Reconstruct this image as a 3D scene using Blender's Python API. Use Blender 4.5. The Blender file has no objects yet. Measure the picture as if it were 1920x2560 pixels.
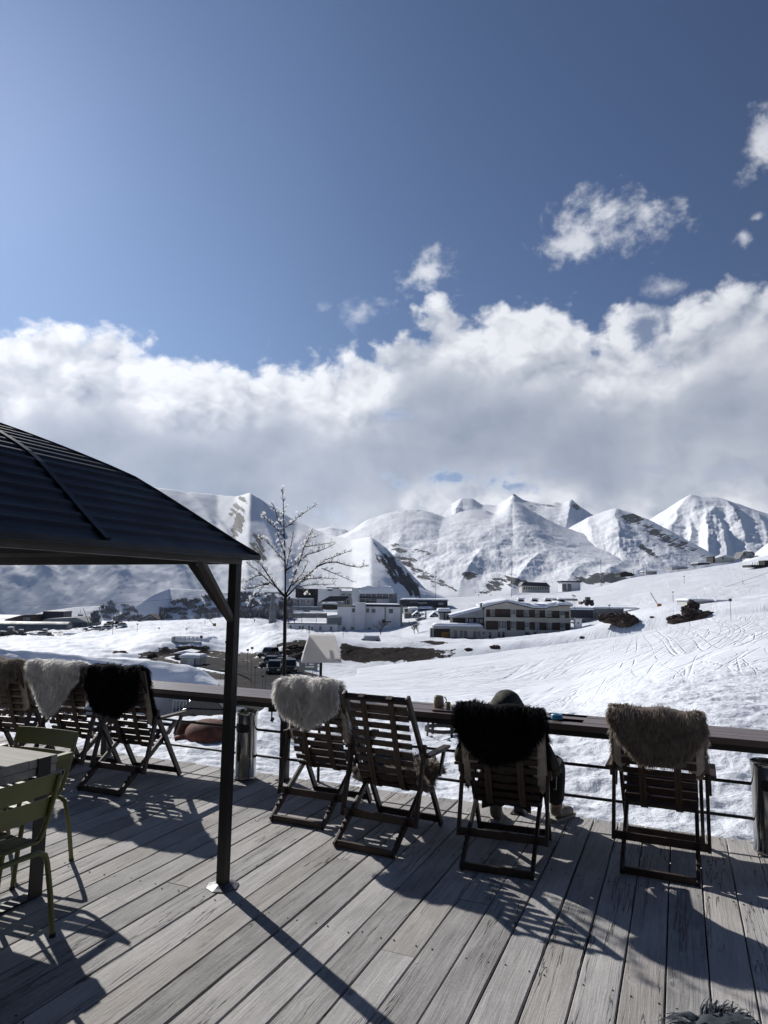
import bpy, bmesh, math, random
import numpy as np
from mathutils import Vector, Matrix
R = math.radians
random.seed(7); rng = np.random.default_rng(7)
C = bpy.context.scene.collection
sc = bpy.context.scene

# ------------------------------------------------------------------ camera
F, PITCH, ROLL, H = 1700.0, R(6.73), R(0.8), 1.7
cam_d = bpy.data.cameras.new('camera'); cam = bpy.data.objects.new('camera', cam_d); C.objects.link(cam)
cam_d.sensor_fit = 'HORIZONTAL'; cam_d.sensor_width = 36.0; cam_d.lens = 36.0*F/1920.0
cam_d.clip_start = 0.05; cam_d.clip_end = 60000
cam.matrix_world = Matrix.Translation((0, 0, H)) @ Matrix.Rotation(R(90)+PITCH, 4, 'X') @ Matrix.Rotation(ROLL, 4, 'Z')
sc.camera = cam
CAM = Vector((0, 0, H))
_co, _si, _cp, _sp = math.cos(ROLL), math.sin(ROLL), math.cos(PITCH), math.sin(PITCH)
def ray(x, y):                     # direction of the line of sight through a point of the 1920x2560 picture
    dx, dy = (x-960), -(y-1280)
    X = dx*_co-dy*_si; Y = dx*_si+dy*_co
    return Vector((X, F*_cp-Y*_sp, F*_sp+Y*_cp))/F
def G(x, y, z=0.0):                # point at height z
    d = ray(x, y); return CAM+d*((z-H)/d.z)
def D(x, y, Y):                    # point at depth Y
    d = ray(x, y); return CAM+d*(Y/d.y)

# ------------------------------------------------------------------ light
SUN_AZ, SUN_EL = R(-36.8), R(31.7)
SKY_STR, SUN_STR = 0.05, 4.95
HAZE = 0.000022
sc.view_settings.view_transform = 'Standard'; sc.view_settings.look = 'None'
sc.view_settings.exposure = 0.0; sc.view_settings.gamma = 1.0; sc.view_settings.use_curve_mapping = False
sd = bpy.data.lights.new('sun', 'SUN'); sd.energy = SUN_STR; sd.angle = R(0.53); sd.color = (1.0, 0.965, 0.91)
sun = bpy.data.objects.new('sun', sd); C.objects.link(sun)
sdir = Vector((math.sin(SUN_AZ)*math.cos(SUN_EL), math.cos(SUN_AZ)*math.cos(SUN_EL), math.sin(SUN_EL)))
sun.rotation_euler = sdir.to_track_quat('Z', 'Y').to_euler(); sun.location = (-20, 30, 40)

class NT:                           # small helper for node trees
    def __init__(s, nt): s.nt = nt; s.n = nt.nodes; s.l = nt.links
    def node(s, t, **k):
        n = s.n.new(t)
        for a, b in k.items(): setattr(n, a, b)
        return n
    def set(s, sock, v):
        if isinstance(v, bpy.types.NodeSocket): s.l.new(v, sock)
        elif v is not None: sock.default_value = v
    def m(s, op, a, b=None, c=None, clamp=False):
        n = s.node('ShaderNodeMath', operation=op); n.use_clamp = clamp
        s.set(n.inputs[0], a); s.set(n.inputs[1], b) if b is not None else None
        if c is not None: s.set(n.inputs[2], c)
        return n.outputs[0]
    def vm(s, op, a, b=None, scale=None):
        n = s.node('ShaderNodeVectorMath', operation=op); s.set(n.inputs[0], a)
        if b is not None: s.set(n.inputs[1], b)
        if scale is not None: s.set(n.inputs['Scale'], scale)
        return n.outputs[0]
    def comb(s, x, y, z):
        n = s.node('ShaderNodeCombineXYZ')
        for i, v in enumerate((x, y, z)): s.set(n.inputs[i], v)
        return n.outputs[0]
    def noise(s, vec, scale=5, detail=4, rough=0.5, dist=0.0, lac=2.0, out=0):
        n = s.node('ShaderNodeTexNoise'); s.set(n.inputs['Vector'], vec); s.set(n.inputs['Scale'], scale)
        n.inputs['Detail'].default_value = detail; n.inputs['Roughness'].default_value = rough
        n.inputs['Distortion'].default_value = dist; n.inputs['Lacunarity'].default_value = lac
        return n.outputs[out]
    def ramp(s, v, lo, hi, a=0.0, b=1.0, smooth=True):
        n = s.node('ShaderNodeMapRange'); n.interpolation_type = 'SMOOTHSTEP' if smooth else 'LINEAR'
        s.set(n.inputs[0], v); s.set(n.inputs[1], lo); s.set(n.inputs[2], hi); s.set(n.inputs[3], a); s.set(n.inputs[4], b)
        return n.outputs[0]
    def mix(s, f, a, b, mode='MIX'):
        n = s.node('ShaderNodeMix', data_type='RGBA', blend_type=mode)
        s.set(n.inputs[0], f)
        for i, v in ((6, a), (7, b)):
            if isinstance(v, (tuple, list)) and len(v) == 3: v = (*v, 1)
            s.set(n.inputs[i], v)
        return n.outputs[2]
    def curve(s, v, pts):
        n = s.node('ShaderNodeFloatCurve'); c = n.mapping.curves[0]
        for i, (x, y) in enumerate(pts):
            if i < 2: c.points[i].location = (x, y)
            else: c.points.new(x, y)
        for p in c.points: p.handle_type = 'AUTO_CLAMPED'
        n.mapping.use_clip = False; n.mapping.update(); s.set(n.inputs['Value'], v)
        return n.outputs[0]
    def bump(s, h, strength=0.5, dist=0.02, normal=None):
        n = s.node('ShaderNodeBump'); n.inputs['Strength'].default_value = strength; n.inputs['Distance'].default_value = dist
        s.set(n.inputs['Height'], h)
        if normal is not None: s.set(n.inputs['Normal'], normal)
        return n.outputs[0]

# ------------------------------------------------------------------ sky with clouds
def azel(px, py):
    d = ray(px, py); return math.atan2(d.x, d.y), math.atan2(d.z, math.hypot(d.x, d.y))
DS = 1920/1659.0
def dp(x, y): return azel(x*DS, y*DS)
world = bpy.data.worlds.new('World'); sc.world = world; world.use_nodes = True
W = NT(world.node_tree); W.n.clear()
sky = W.node('ShaderNodeTexSky', sky_type='NISHITA', sun_disc=False)
sky.sun_elevation = SUN_EL; sky.sun_rotation = SUN_AZ; sky.altitude = 2200; sky.air_density = 1.0; sky.dust_density = 0.35; sky.ozone_density = 2.5
tc = W.node('ShaderNodeTexCoord').outputs['Generated']
sp = W.node('ShaderNodeSeparateXYZ'); W.l.new(tc, sp.inputs[0]); X, Y, Z = sp.outputs
az = W.m('ARCTAN2', X, Y); el = W.m('ARCSINE', Z)
P = W.comb(az, W.m('MULTIPLY', el, 1.25), 0.0)
warp = W.noise(P, 5.0, 3, 0.5, out=1)
wv = W.vm('SCALE', W.vm('SUBTRACT', warp, (0.5, 0.5, 0.5)), scale=0.05)
Pw = W.vm('ADD', P, wv)
big = W.noise(Pw, 3.6, 3, 0.5)
fb = W.noise(Pw, 9.0, 9, 0.56)
fine = W.noise(Pw, 30.0, 7, 0.62)
def billow(vec):                    # cauliflower heads: rounded cells on several scales
    tot = None
    for sc_, am in ((7.0, .50), (15.0, .28), (33.0, .15), (70.0, .08)):
        v_ = W.node('ShaderNodeTexVoronoi', feature='SMOOTH_F1'); v_.voronoi_dimensions = '2D'; W.l.new(vec, v_.inputs['Vector']); v_.inputs['Scale'].default_value = sc_; v_.inputs['Smoothness'].default_value = .35
        q = W.m('MULTIPLY', W.m('SUBTRACT', .75, v_.outputs['Distance']), am); tot = q if tot is None else W.m('ADD', tot, q)
    return tot
wv2 = W.vm('SCALE', W.vm('SUBTRACT', W.noise(P, 22.0, 5, 0.6, out=1), (0.5, 0.5, 0.5)), scale=0.045)
Pb = W.vm('ADD', Pw, wv2)
bi = billow(Pb); bi2 = billow(W.vm('ADD', Pb, (-0.016, 0.020, 0)))
# top line of the bank of cloud
top_px = [(-700, 640), (-300, 640), (0, 692), (60, 712), (110, 692), (180, 700), (240, 678), (285, 700), (330, 742), (400, 762), (500, 752), (560, 742), (615, 718), (660, 738), (740, 752),
          (830, 742), (865, 690), (905, 650), (990, 622), (1050, 640), (1110, 622), (1250, 632), (1292, 672), (1330, 640), (1380, 650), (1430, 668), (1470, 622), (1550, 603), (1659, 603), (2000, 600), (2400, 640)]
tl = [dp(*p) for p in top_px]
AZ0, AZ1, EL1 = -1.2, 1.3, 0.6
azn = W.m('DIVIDE', W.m('SUBTRACT', az, AZ0), AZ1-AZ0, clamp=True)
topc = W.curve(azn, [(0, .15)]+[((a-AZ0)/(AZ1-AZ0), e/EL1) for a, e in tl]+[(1, .15)])
top = W.m('MULTIPLY', topc, EL1)
depth = W.m('SUBTRACT', top, el)                                # how far below the top line
nd = W.m('ADD', W.m('MULTIPLY', W.m('SUBTRACT', fb, 0.5), 0.10), W.m('ADD', W.m('MULTIPLY', W.m('SUBTRACT', fine, 0.5), 0.05), W.m('MULTIPLY', W.m('SUBTRACT', bi, 0.47), 0.13)))
dens = W.ramp(W.m('ADD', depth, nd), -0.006, 0.024)
def blob(x, y, rx, ry, edge=0.55, amp=2.1, rot=0.0):
    a0, e0 = dp(x, y); a1, _ = dp(x+rx, y); _, e1 = dp(x, y-ry)
    da = W.m('DIVIDE', W.m('SUBTRACT', az, a0), abs(a1-a0)); de = W.m('DIVIDE', W.m('SUBTRACT', el, e0), abs(e1-e0))
    if rot:
        c, s_ = math.cos(rot), math.sin(rot)
        da, de = W.m('ADD', W.m('MULTIPLY', da, c), W.m('MULTIPLY', de, s_)), W.m('SUBTRACT', W.m('MULTIPLY', de, c), W.m('MULTIPLY', da, s_))
    q = W.m('SUBTRACT', 1.0, W.m('SQRT', W.m('ADD', W.m('MULTIPLY', da, da), W.m('MULTIPLY', de, de))))
    nn = W.m('ADD', W.m('MULTIPLY', W.m('SUBTRACT', fb, 0.5), amp), W.m('MULTIPLY', W.m('SUBTRACT', fine, 0.5), amp*0.9))
    return W.ramp(W.m('ADD', q, nn), 0.0, edge)
holes = [(1395, 725, 50, 56, 1.0), (1440, 690, 16, 40, 1.0), (1425, 770, 30, 26, 1.0), (850, 895, 60, 16, 1.2), (985, 1034, 130, 21, .7), (1120, 1050, 50, 12, .9), (1400, 1012, 34, 8, 1.1), (1600, 1008, 80, 18, 1.1), (440, 762, 60, 14, 1.2), (740, 690, 60, 40, 1.1), (690, 1105, 80, 30, 1.3), (1000, 690, 12, 26, 1.3)]
hm = None
for x, y, rx, ry, e in holes:
    b = blob(x, y, rx*1.35, ry*1.35, e*1.4, 3.2); hm = b if hm is None else W.m('MAXIMUM', hm, b)
dens = W.m('MULTIPLY', dens, W.m('SUBTRACT', 1.0, W.m('MULTIPLY', hm, 0.85)))
extras = [(1310, 490, 165, 82, .9, 2.3, 0), (1255, 520, 90, 50, .8, 2.0, 0), (1645, 305, 62, 85, .9, 2.2, 0), (915, 590, 62, 58, 1.2, 2.8, .3), (1608, 515, 26, 34, 1.3, 2.6, 0), (1632, 470, 22, 12, 1.5, 2.6, 0),
          (770, 680, 80, 34, 1.7, 2.8, -.6), (700, 665, 34, 20, 1.7, 2.6, 0), (1440, 620, 50, 30, 1.6, 2.4, .4)]
em = None
for b_ in extras:
    b = blob(*b_); em = b if em is None else W.m('MAXIMUM', em, b)
dens = W.m('MAXIMUM', dens, W.m('MULTIPLY', em, 0.8))
dens = W.m('MULTIPLY', dens, W.ramp(Y, -0.35, 0.1))             # the sky behind the terrace is clear
# lit rims and grey bellies
relief = W.m('MULTIPLY', W.m('SUBTRACT', bi, bi2), 3.2)
belly = W.curve(W.m('DIVIDE', depth, 0.5, clamp=True), [(0, 0.02), (.10, .15), (.22, .50), (.34, .84), (.45, .80), (.55, .45), (.64, .18), (.80, .12), (1, .30)])
core = W.m('ADD', W.m('MULTIPLY', belly, 1.25), W.m('MULTIPLY', W.m('SUBTRACT', big, 0.50), 1.9))
soft = W.m('SUBTRACT', 1.0, W.m('MULTIPLY', W.ramp(core, .25, 1.0), .85))     # bellies are smoother than heads
core = W.m('SUBTRACT', core, W.m('MULTIPLY', relief, soft))
core = W.m('ADD', core, W.m('MULTIPLY', W.m('MULTIPLY', W.m('SUBTRACT', fb, 0.5), -0.8), soft))
core = W.m('SUBTRACT', core, W.m('MULTIPLY', W.ramp(dens, .98, .35), .6))
core = W.ramp(core, -0.12, 1.30, smooth=False)
leftb = W.ramp(az, -0.65, 0.5, 1.18, 0.92)
ccol = W.mix(core, (0.88, 0.90, 0.95, 1), (0.285, 0.335, 0.435, 1))
cb = W.node('ShaderNodeBackground'); W.l.new(ccol, cb.inputs[0]); W.l.new(leftb, cb.inputs[1])
sb = W.node('ShaderNodeBackground'); sb.inputs[1].default_value = SKY_STR
cth = W.node('ShaderNodeVectorMath', operation='DOT_PRODUCT'); W.l.new(tc, cth.inputs[0]); cth.inputs[1].default_value = tuple(sdir)
aur = W.curve(W.m('MAXIMUM', cth.outputs['Value'], 0.0), [(0, .9), (.45, 1.02), (.59, 1.12), (.78, 1.36), (.86, 1.6), (.907, 1.86), (.96, 2.2), (1, 2.75)])   # bright air round the sun
skc = W.mix(1.0, sky.outputs[0], W.mix(W.ramp(cth.outputs['Value'], .6, 1.0), (0.86, 0.93, 1.10, 1), (1.0, 0.97, 0.96, 1)), 'MULTIPLY'); skv = W.vm('SCALE', skc, scale=aur)
W.l.new(skv, sb.inputs[0])
mx = W.node('ShaderNodeMixShader'); W.l.new(dens, mx.inputs[0]); W.l.new(sb.outputs[0], mx.inputs[1]); W.l.new(cb.outputs[0], mx.inputs[2])
wo = W.node('ShaderNodeOutputWorld'); W.l.new(mx.outputs[0], wo.inputs[0])
try:
    world.cycles.sampling_method = 'MANUAL'; world.cycles.sample_map_resolution = 512
except Exception: pass
sc.cycles.max_bounces = 6; sc.cycles.diffuse_bounces = 3; sc.cycles.glossy_bounces = 3; sc.cycles.transparent_max_bounces = 8
sc.cycles.use_denoising = True
try: sc.cycles.denoiser = 'OPENIMAGEDENOISE'
except Exception: pass

# ------------------------------------------------------------------ object helpers
def link(o, parent=None):
    C.objects.link(o)
    if parent is not None: o.parent = parent
    return o
def tag(o, label=None, cat=None, group=None, kind=None):
    if label: o['label'] = label
    if cat: o['category'] = cat
    if group: o['group'] = group
    if kind: o['kind'] = kind
    return o
def empty(name, loc=(0, 0, 0), rz=0.0, label=None, cat=None, group=None):
    o = bpy.data.objects.new(name, None); o.location = loc; o.rotation_euler = (0, 0, rz); o.empty_display_size = 0.1
    link(o); tag(o, label, cat, group); return o
def copy_tree(o, parent=None):
    c = o.copy(); C.objects.link(c); c.parent = parent
    for ch in list(o.children): copy_tree(ch, c)
    return c
class MB:                           # collects shapes, builds ONE mesh object
    def __init__(s): s.v = []; s.f = []
    def add(s, vs, fs):
        k = len(s.v); s.v += [tuple(v) for v in vs]; s.f += [tuple(i+k for i in f) for f in fs]; return s
    def box(s, x0, x1, y0, y1, z0, z1, M=None):
        vs = [Vector(p) for p in ((x0, y0, z0), (x1, y0, z0), (x1, y1, z0), (x0, y1, z0), (x0, y0, z1), (x1, y0, z1), (x1, y1, z1), (x0, y1, z1))]
        if M is not None: vs = [M @ v for v in vs]
        return s.add(vs, [(3, 2, 1, 0), (4, 5, 6, 7), (0, 1, 5, 4), (1, 2, 6, 5), (2, 3, 7, 6), (3, 0, 4, 7)])
    def bar(s, a, b, w, h, up=(0, 0, 1), ext=0.0):     # rectangular bar from a to b: w sideways, h along up
        a, b = Vector(a), Vector(b); d = (b-a).normalized(); a = a-d*ext; b = b+d*ext
        u = Vector(up); sd_ = d.cross(u)
        if sd_.length < 1e-5: sd_ = d.cross(Vector((0, 1, 0)))
        sd_.normalize(); u = sd_.cross(d).normalized()
        vs = [p+sd_*i*w/2+u*j*h/2 for p in (a, b) for i, j in ((-1, -1), (1, -1), (1, 1), (-1, 1))]
        return s.add(vs, [(0, 1, 2, 3), (7, 6, 5, 4), (0, 4, 5, 1), (1, 5, 6, 2), (2, 6, 7, 3), (3, 7, 4, 0)])
    def tube(s, pts, r, n=8, r1=None, cap=True):
        pts = [Vector(p) for p in pts]; k = len(pts); rs = [r+(0 if r1 is None else (r1-r)*i/max(1, k-1)) for i in range(k)]
        vs = []; prev = None
        for i, p in enumerate(pts):
            t = (pts[min(i+1, k-1)]-pts[max(i-1, 0)]).normalized()
            if prev is None:
                a = t.cross(Vector((0, 0, 1)))
                if a.length < 1e-3: a = t.cross(Vector((1, 0, 0)))
            else: a = prev-t*prev.dot(t)
            a.normalize(); prev = a; b = t.cross(a)
            vs += [p+(a*math.cos(2*math.pi*j/n)+b*math.sin(2*math.pi*j/n))*rs[i] for j in range(n)]
        fs = [(i*n+j, i*n+(j+1) % n, (i+1)*n+(j+1) % n, (i+1)*n+j) for i in range(k-1) for j in range(n)]
        if cap: fs += [tuple(reversed(range(n))), tuple((k-1)*n+j for j in range(n))]
        return s.add(vs, fs)
    def lathe(s, prof, c=(0, 0, 0), n=32, cap=False):
        vs = [(c[0]+r*math.cos(2*math.pi*j/n), c[1]+r*math.sin(2*math.pi*j/n), c[2]+z) for r, z in prof for j in range(n)]
        k = len(prof)
        fs = [(i*n+j, i*n+(j+1) % n, (i+1)*n+(j+1) % n, (i+1)*n+j) for i in range(k-1) for j in range(n)]
        if cap: fs += [tuple(reversed(range(n))), tuple((k-1)*n+j for j in range(n))]
        return s.add(vs, fs)
    def prism(s, poly, y0, y1, M=None):                 # polygon in x-z pushed along y
        n = len(poly); vs = [Vector((x, y0, z)) for x, z in poly]+[Vector((x, y1, z)) for x, z in poly]
        if M is not None: vs = [M @ v for v in vs]
        return s.add(vs, [tuple(range(n)), tuple(reversed(range(n, 2*n)))]+[(i, i+n, (i+1) % n+n, (i+1) % n) for i in range(n)])
    def build(s, name, mat, parent=None, smooth=False, bevel=0.0, M=None):
        me = bpy.data.meshes.new(name); me.from_pydata(s.v, [], s.f)
        if M is not None: me.transform(M)
        me.update()
        bm = bmesh.new(); bm.from_mesh(me); bmesh.ops.recalc_face_normals(bm, faces=bm.faces); bm.to_mesh(me); bm.free()
        if mat: me.materials.append(mat)
        if smooth:
            me.polygons.foreach_set('use_smooth', [True]*len(me.polygons))
            if smooth == 'auto':
                try: me.set_sharp_from_angle(angle=R(38))
                except Exception: pass
        o = bpy.data.objects.new(name, me); link(o, parent)
        if bevel:
            b = o.modifiers.new('bevel', 'BEVEL'); b.width = bevel; b.segments = 2; b.limit_method = 'ANGLE'; b.angle_limit = R(40)
        return o
def npmesh(name, V, Fq, mat, parent=None, smooth=True, attrs=None):
    V = np.asarray(V, np.float32); Fq = np.asarray(Fq, np.int32); k = Fq.shape[1]
    me = bpy.data.meshes.new(name); me.vertices.add(len(V)); me.vertices.foreach_set('co', V.ravel())
    me.loops.add(Fq.size); me.loops.foreach_set('vertex_index', Fq.ravel())
    me.polygons.add(len(Fq)); me.polygons.foreach_set('loop_start', np.arange(0, Fq.size, k, dtype=np.int32))
    me.polygons.foreach_set('loop_total', np.full(len(Fq), k, np.int32))
    me.polygons.foreach_set('use_smooth', np.full(len(Fq), smooth, bool)); me.update(calc_edges=True); me.validate()
    for an, av in (attrs or {}).items():
        a = me.attributes.new(an, 'FLOAT', 'POINT'); a.data.foreach_set('value', np.asarray(av, np.float32).ravel())
    if mat: me.materials.append(mat)
    o = bpy.data.objects.new(name, me); link(o, parent); return o

# vectorised gradient noise
_perm = rng.permutation(256); _perm = np.concatenate([_perm, _perm]); _ga = rng.uniform(0, 2*np.pi, 256)
def pnoise(x, y):
    x = np.asarray(x, float); y = np.asarray(y, float); xi = np.floor(x).astype(int); yi = np.floor(y).astype(int); xf = x-xi; yf = y-yi
    u = xf*xf*xf*(xf*(xf*6-15)+10); v = yf*yf*yf*(yf*(yf*6-15)+10); X_ = xi & 255; Y_ = yi & 255
    def g(a, b, dx, dy):
        t = _ga[_perm[_perm[a & 255]+(b & 255)]]; return np.cos(t)*dx+np.sin(t)*dy
    n00 = g(X_, Y_, xf, yf); n10 = g(X_+1, Y_, xf-1, yf); n01 = g(X_, Y_+1, xf, yf-1); n11 = g(X_+1, Y_+1, xf-1, yf-1)
    a = n00+u*(n10-n00); b = n01+u*(n11-n01); return (a+v*(b-a))*1.5
def fbm(x, y, o=4, g=0.5, lac=2.03):
    s = 0; a = 1.0
    for i in range(o): s = s+a*pnoise(x+17.3*i, y-9.1*i); x = x*lac; y = y*lac; a *= g
    return s
def ridged(x, y, o=4, g=0.5):
    s = 0; a = 1.0
    for i in range(o): s = s+a*(1-2*np.abs(pnoise(x+31.7*i, y+11.9*i))); x = x*2.07; y = y*2.07; a *= g
    return s

# ------------------------------------------------------------------ materials
def new_mat(name):
    m = bpy.data.materials.new(name); m.use_nodes = True; t = NT(m.node_tree); b = t.n['Principled BSDF']; return m, t, b
def pmat(name, c1, c2=None, scale=8.0, rough=0.6, metal=0.0, bump=0.0, stretch=(1, 1, 1), detail=4, spec=0.5, bd=0.004):
    m, t, b = new_mat(name); c2 = c2 or tuple(v*0.75 for v in c1)
    co = t.vm('MULTIPLY', t.node('ShaderNodeTexCoord').outputs['Object'], stretch)
    n = t.noise(co, scale, detail, 0.6); f = t.ramp(n, 0.32, 0.68)
    t.l.new(t.mix(f, c1, c2), b.inputs['Base Color'])
    t.l.new(t.m('ADD', t.m('MULTIPLY', f, 0.12), rough-0.06), b.inputs['Roughness'])
    b.inputs['Metallic'].default_value = metal; b.inputs['Specular IOR Level'].default_value = spec
    if bump: t.l.new(t.bump(t.noise(co, scale*2.2, 4, 0.6), bump, bd), b.inputs['Normal'])
    return m
def wood_mat(name, c1, c2, axis=1, scale=14.0, rough=0.6, bump=0.35):
    m, t, b = new_mat(name)
    st = [1.0, 1.0, 1.0]; st[axis] = 0.07
    ob = t.node('ShaderNodeTexCoord').outputs['Object']
    co = t.vm('MULTIPLY', ob, tuple(st))
    g = t.noise(co, scale, 6, 0.65, 0.6); g2 = t.noise(co, scale*5, 3, 0.6)
    f = t.m('ADD', t.ramp(g, 0.3, 0.7, 0, .7), t.m('MULTIPLY', t.m('SUBTRACT', g2, .4), 0.6), clamp=True)
    t.l.new(t.mix(f, c1, c2), b.inputs['Base Color']); b.inputs['Roughness'].default_value = rough
    t.l.new(t.bump(t.m('ADD', g, t.m('MULTIPLY', g2, .5)), bump, 0.003), b.inputs['Normal'])
    return m
M = {}
M['chairwood'] = wood_mat('stained_wood', (0.050, 0.027, 0.019), (0.016, 0.009, 0.007), 1, 16, 0.5)
M['strap'] = pmat('woven_strap', (0.10, 0.075, 0.055), (0.05, 0.035, 0.026), 60, 0.9, stretch=(1, .1, .1))
M['darkmetal'] = pmat('dark_painted_metal', (0.020, 0.020, 0.023), (0.012, 0.012, 0.014), 6, 0.42, bump=.05)
M['blackmetal'] = pmat('black_metal', (0.012, 0.012, 0.013), (0.02, 0.018, 0.016), 9, 0.55, bump=.1)
M['roofmetal'] = pmat('blue_grey_roof_metal', (0.014, 0.017, 0.030), (0.010, 0.012, 0.021), 3, 0.5, metal=0.1, spec=.35)
M['fascia'] = pmat('bronze_aluminium', (0.050, 0.042, 0.038), (0.038, 0.032, 0.030), 4, 0.5, metal=0.2)
M['steel'] = pmat('stainless_steel', (0.42, 0.41, 0.40), (0.30, 0.30, 0.29), 5, 0.14, metal=1.0, stretch=(1, 1, .2))
M['zinc'] = pmat('zinc_plate', (0.20, 0.20, 0.21), (0.12, 0.12, 0.125), 30, 0.5, metal=0.5)
M['green'] = pmat('olive_green_paint', (0.150, 0.152, 0.045), (0.128, 0.13, 0.04), 4, 0.45, bump=.05)
M['hide'] = pmat('tanned_hide', (0.55, 0.50, 0.44), (0.42, 0.37, 0.32), 12, 0.85, bump=.2)
M['counter'] = wood_mat('reddish_plank', (0.17, 0.125, 0.11), (0.075, 0.052, 0.046), 0, 9, 0.36)
M['table'] = wood_mat('grey_weathered_plank', (0.36, 0.34, 0.31), (0.19, 0.175, 0.16), 0, 9, 0.8)

M['white'] = pmat('white_plastic', (0.75, 0.75, 0.75), (0.68, 0.68, 0.68), 5, 0.5)
M['black'] = pmat('black_rubber', (0.012, 0.012, 0.012), None, 5, 0.6)
M['rust'] = pmat('rusty_steel', (0.16, 0.050, 0.028), (0.07, 0.028, 0.02), 9, 0.85, bump=.3)
M['concrete'] = pmat('white_render_stained', (0.80, 0.80, 0.81), (0.60, 0.60, 0.62), 0.12, 0.9, stretch=(1, 1, .25), detail=9)
M['greyrender'] = pmat('cream_render', (0.52, 0.51, 0.46), (0.44, 0.43, 0.39), 0.3, 0.9, detail=8)
M['greywall'] = pmat('grey_wall', (0.34, 0.35, 0.36), (0.24, 0.245, 0.25), 0.25, 0.9, detail=8)
M['darkwall'] = pmat('dark_timber_wall', (0.030, 0.026, 0.026), (0.016, 0.014, 0.014), 0.6, 0.8, stretch=(1, 1, 4))
M['brownwood'] = pmat('brown_timber_panel', (0.075, 0.048, 0.036), (0.030, 0.020, 0.016), 1.2, 0.8, stretch=(1, 1, 6))
M['glass'] = pmat('dark_window_glass', (0.03, 0.035, 0.045), (0.06, 0.07, 0.085), 0.4, 0.12, spec=.8)
M['curtain'] = pmat('curtained_window', (0.30, 0.32, 0.36), (0.10, 0.11, 0.14), 0.9, 0.3, stretch=(1, 1, .3))
M['navy'] = pmat('navy_cladding', (0.010, 0.012, 0.024), (0.014, 0.016, 0.03), 1, 0.6)
M['orange'] = pmat('orange_board', (0.30, 0.14, 0.03), (0.2, 0.09, 0.02), 2, 0.8)
M['rock'] = pmat('brown_rock', (0.085, 0.058, 0.046), (0.025, 0.018, 0.016), 0.5, 0.95, bump=.9, detail=9, bd=.5)
M['asphalt'] = pmat('wet_asphalt', (0.050, 0.050, 0.053), (0.034, 0.034, 0.036), 0.4, 0.95, detail=8, spec=.03)
M['corr'] = pmat('grey_corrugated_sheet', (0.18, 0.19, 0.20), (0.13, 0.135, 0.14), 0.3, 0.6, metal=.2)
M['bark'] = pmat('dark_bark', (0.014, 0.012, 0.011), (0.03, 0.024, 0.02), 40, 0.8, bump=.3, stretch=(1, 1, .2))
M['twig'] = pmat('bare_shrub_wood', (0.055, 0.048, 0.048), (0.03, 0.026, 0.028), 2, 0.95)
M['carglass'] = pmat('car_glass', (0.01, 0.012, 0.015), None, 2, 0.1)
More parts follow.
